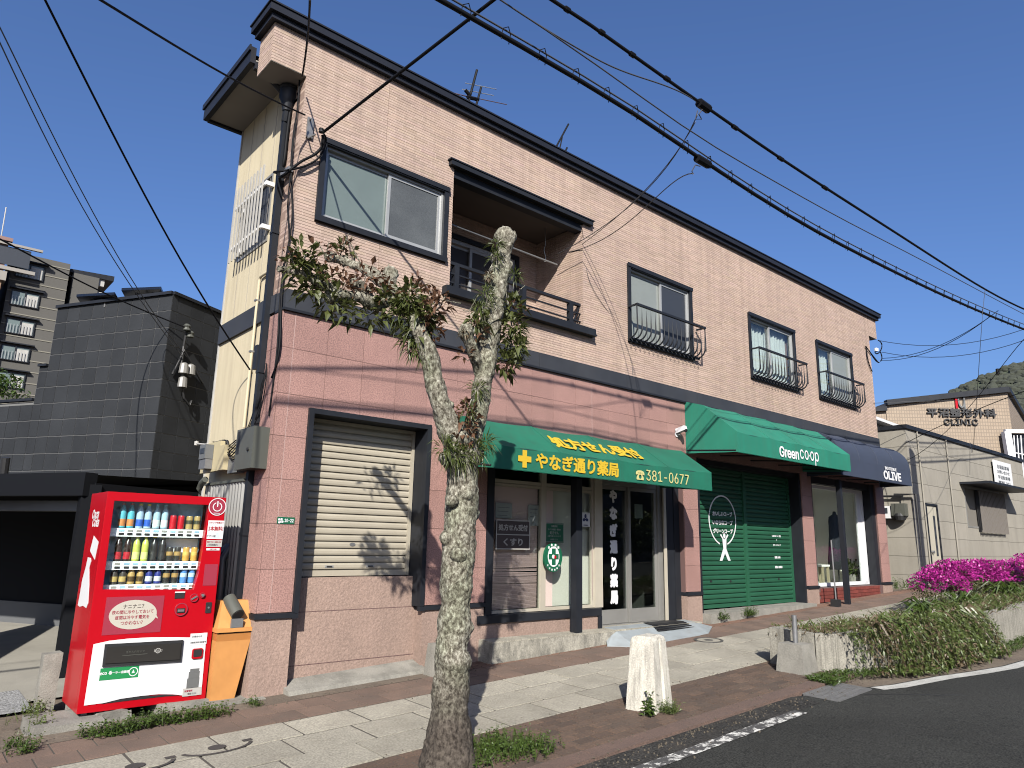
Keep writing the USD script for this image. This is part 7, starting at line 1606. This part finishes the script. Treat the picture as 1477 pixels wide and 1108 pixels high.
wire('facade_wire', [at(838, 326, -.12), at(841, 340, -.01), at(848, 398, -.01), at(870, 440, -.01), at(912, 540, -.012)], .004, 'thin wire hanging loose down the siding right of the balcony', DR, m='wire_grey')
wire('service_drop', [at(365, 540, 0.75), at(200, 265, -.6), at(65, 0, -1.8), at(65, 0, -1.8) + (at(65, 0, -1.8) - at(200, 265, -.6)) * .5], .009, 'black wire from the cream side wall up past the dark house', DR)
E0, E1 = dw(262, 476, .2), dw(250, 500, .15)
for pts, lab in ((((0, 345), (120, 405)), 'black wire sagging from the left edge to the dark house insulators'),): wire('house_wire', [atD(-140, 275, 8), atD(0, 345, 9.5), atD(120, 408, 11.5), E0], .012, lab, 'wires to the dark house')
wire('house_wire', [atD(-30, 0, 6), atD(0, 62, 7), atD(100, 265, 10), dw(256, 515)], .008, 'left one of two thin parallel wires running down to the dark house', 'wires to the dark house', m='wire_grey')
wire('house_wire', [atD(-22, 0, 6), atD(0, 40, 7), atD(112, 265, 10), dw(262, 515)], .008, 'right one of two thin parallel wires running down to the dark house', 'wires to the dark house', m='wire_grey')
RW = 'wires at the far corner of the shop'
cn = at(1262, 510, .1)
for a, b, lab in (((1266, 491), (1477, 475), 'upper level wire leaving the far corner of the shop'), ((1272, 508), (1477, 491), 'lower level wire leaving the far corner of the shop'), ((1272, 517), (1440, 448), 'slanting wire rising from the far corner to the upper street cable'), ((1272, 520), (1430, 455), 'fainter slanting wire rising from the far corner to the street cables')):
    p, q = at(*a, .05), onc(*b, -2.8); wire('corner_wire', [p, q], .007, lab, RW, sag=.25, m='wire')
t = thing('corner_cables', 'loops of black cable hanging off the far top corner of the shop', 'cables', cn)
for pts in ([(1248, 500), (1256, 510), (1263, 520), (1268, 523)], [(1250, 502), (1252, 520), (1258, 536)], [(1267, 491), (1272, 498), (1270, 506), (1262, 508)], [(1270, 508), (1272, 516), (1270, 521)], [(1249, 500), (1258, 512), (1266, 522)]): wire('cable', [at(u, v, -.03) for u, v in pts], .014, '', parent=t)
MB().lathe([(0, -.05), (.05, -.03), (.05, .04), (0, .06)], at(1264, 505, -.05), 8).build('insulator', M['white'], t)
wire('thin_line', [onc(1421, 418), onc(1416, 470), at(1410, 560, -2.6), at(1401, 650, -1.2), at(1399, 668, -.25), at(1399, 685, -.2)], .005, 'thin line hanging straight down from the upper cable to the low house', RW, m='wire_grey')
wire('thin_line', [at(1300, 668, NY - .05), at(1345, 640, -1.2), at(1440, 535, -3.2), at(1500, 480, -4.5)], .006, 'thin wire with a clip rising from the low house past the hill', RW)
wire('thin_line', [at(1305, 640, NY - .05), at(1400, 595, -2), at(1490, 560, -3.4)], .008, 'darker wire crossing the clinic lettering to the right edge', RW)
wire('thin_line', [at(1250, 582, .1), at(1360, 578, -1.2), at(1480, 575, -3)], .006, 'level wire crossing in front of the clinic roof', RW, m='wire_grey')
solo('wire_clip', MB().lathe([(0, -.06), (.03, -.05), (.03, .05), (0, .06)], at(1439, 536, -3.2), 8), M['wire'], 'small black clip on the wire in front of the hill', 'wire clip')
# roof aerials
def aerial(name, label, u0, v0, masts, elems):
    c = at(u0, v0, 1.2); t = thing(name, label, 'aerial', c)
    for (a, b, r_) in masts: MB().cyl(at(*a, 1.2) - (0, 0, .0), at(*b, 1.2), r_, 6).build('mast', M['wire'], t)
    for (a, b, m_) in elems: MB().cyl(at(*a, 1.2), at(*b, 1.25), .007, 5).build('element', M[m_], t)
M['rust'] = mat('rusty_steel', (0.16, 0.075, 0.04), .7)
aerial('roof_aerial', 'television aerial with pale rods on the roof above the balcony', 680, 140, (((671, 165), (688, 101), .02), ((682, 170), (694, 126), .018), ((671, 130), (678, 138), .03), ((674, 140), (690, 144), .03)), (((671, 120), (716, 129), 'alu'), ((667, 129), (712, 138), 'alu'), ((655, 135), (731, 151), 'rust'), ((654, 134), (685, 143), 'rust'), ((676, 146), (682, 157), 'wire')))
aerial('roof_aerial', 'dark leaning aerial on the roof edge midway along the building', 810, 200, (((799, 218), (820, 179), .016), ((805, 225), (811, 198), .012), ((812, 226), (818, 213), .016), ((796, 211), (803, 215), .02)), (((815, 222), (833, 228), 'wire_grey'), ((822, 230), (850, 234), 'wire_grey')))

# ------------------------------------------------------------------ across the road, out of the picture but seen in the glass
M['opp'] = mat('opposite_wall', (0.30, 0.28, 0.25), .9, var=.1)
t = thing('opposite_house', 'plain grey house across the road', 'house', (8, -26, 0)); MB().box(-6, 6, -30, -22, -1, 5.5).build('wall', M['opp'], t); MB().hexa([(-6.6, -30.6, 5.5), (6.6, -30.6, 5.5), (6.6, -21.4, 5.5), (-6.6, -21.4, 5.5)], [(-6.6, -26.1, 7.2), (6.6, -26.1, 7.2), (6.6, -25.9, 7.2), (-6.6, -25.9, 7.2)]).build('roof', M['cap'], t)
t = thing('opposite_house', 'second plain house across the road, further along', 'house', (26, -26, 0)); MB().box(18, 34, -30, -21, -.5, 6.5).build('wall', M['opp'], t); MB().box(17.6, 34.4, -30.4, -20.6, 6.5, 6.8).build('roof', M['cap'], t)
for (xa, xb, hh, lab) in ((36, 54, 8.5, 'third plain house across the road'), (56, 76, 9.0, 'fourth plain house across the road'), (78, 118, 10.0, 'long plain house at the far end across the road')):
    t = thing('opposite_house', lab, 'house', (xa, -26, 0)); MB().box(xa, xb, -32, -20, -1, hh).build('wall', M['opp'], t); MB().box(xa - .4, xb + .4, -32.4, -19.6, hh, hh + .3).build('roof', M['cap'], t)
hd_ = MB()
for _ in range(5200):
    x = lr.uniform(-6, 34); q = np.array([x, -15.5 + lr.normal() * .5, zg(x, -6) + lr.random() ** .7 * 2.2]); leaf(hd_, q, lr.normal(size=3), .26, .13, .2)
solo('hedge', hd_, M['leaf'], 'green hedge along the far side of the road', 'hedge', kind='stuff')
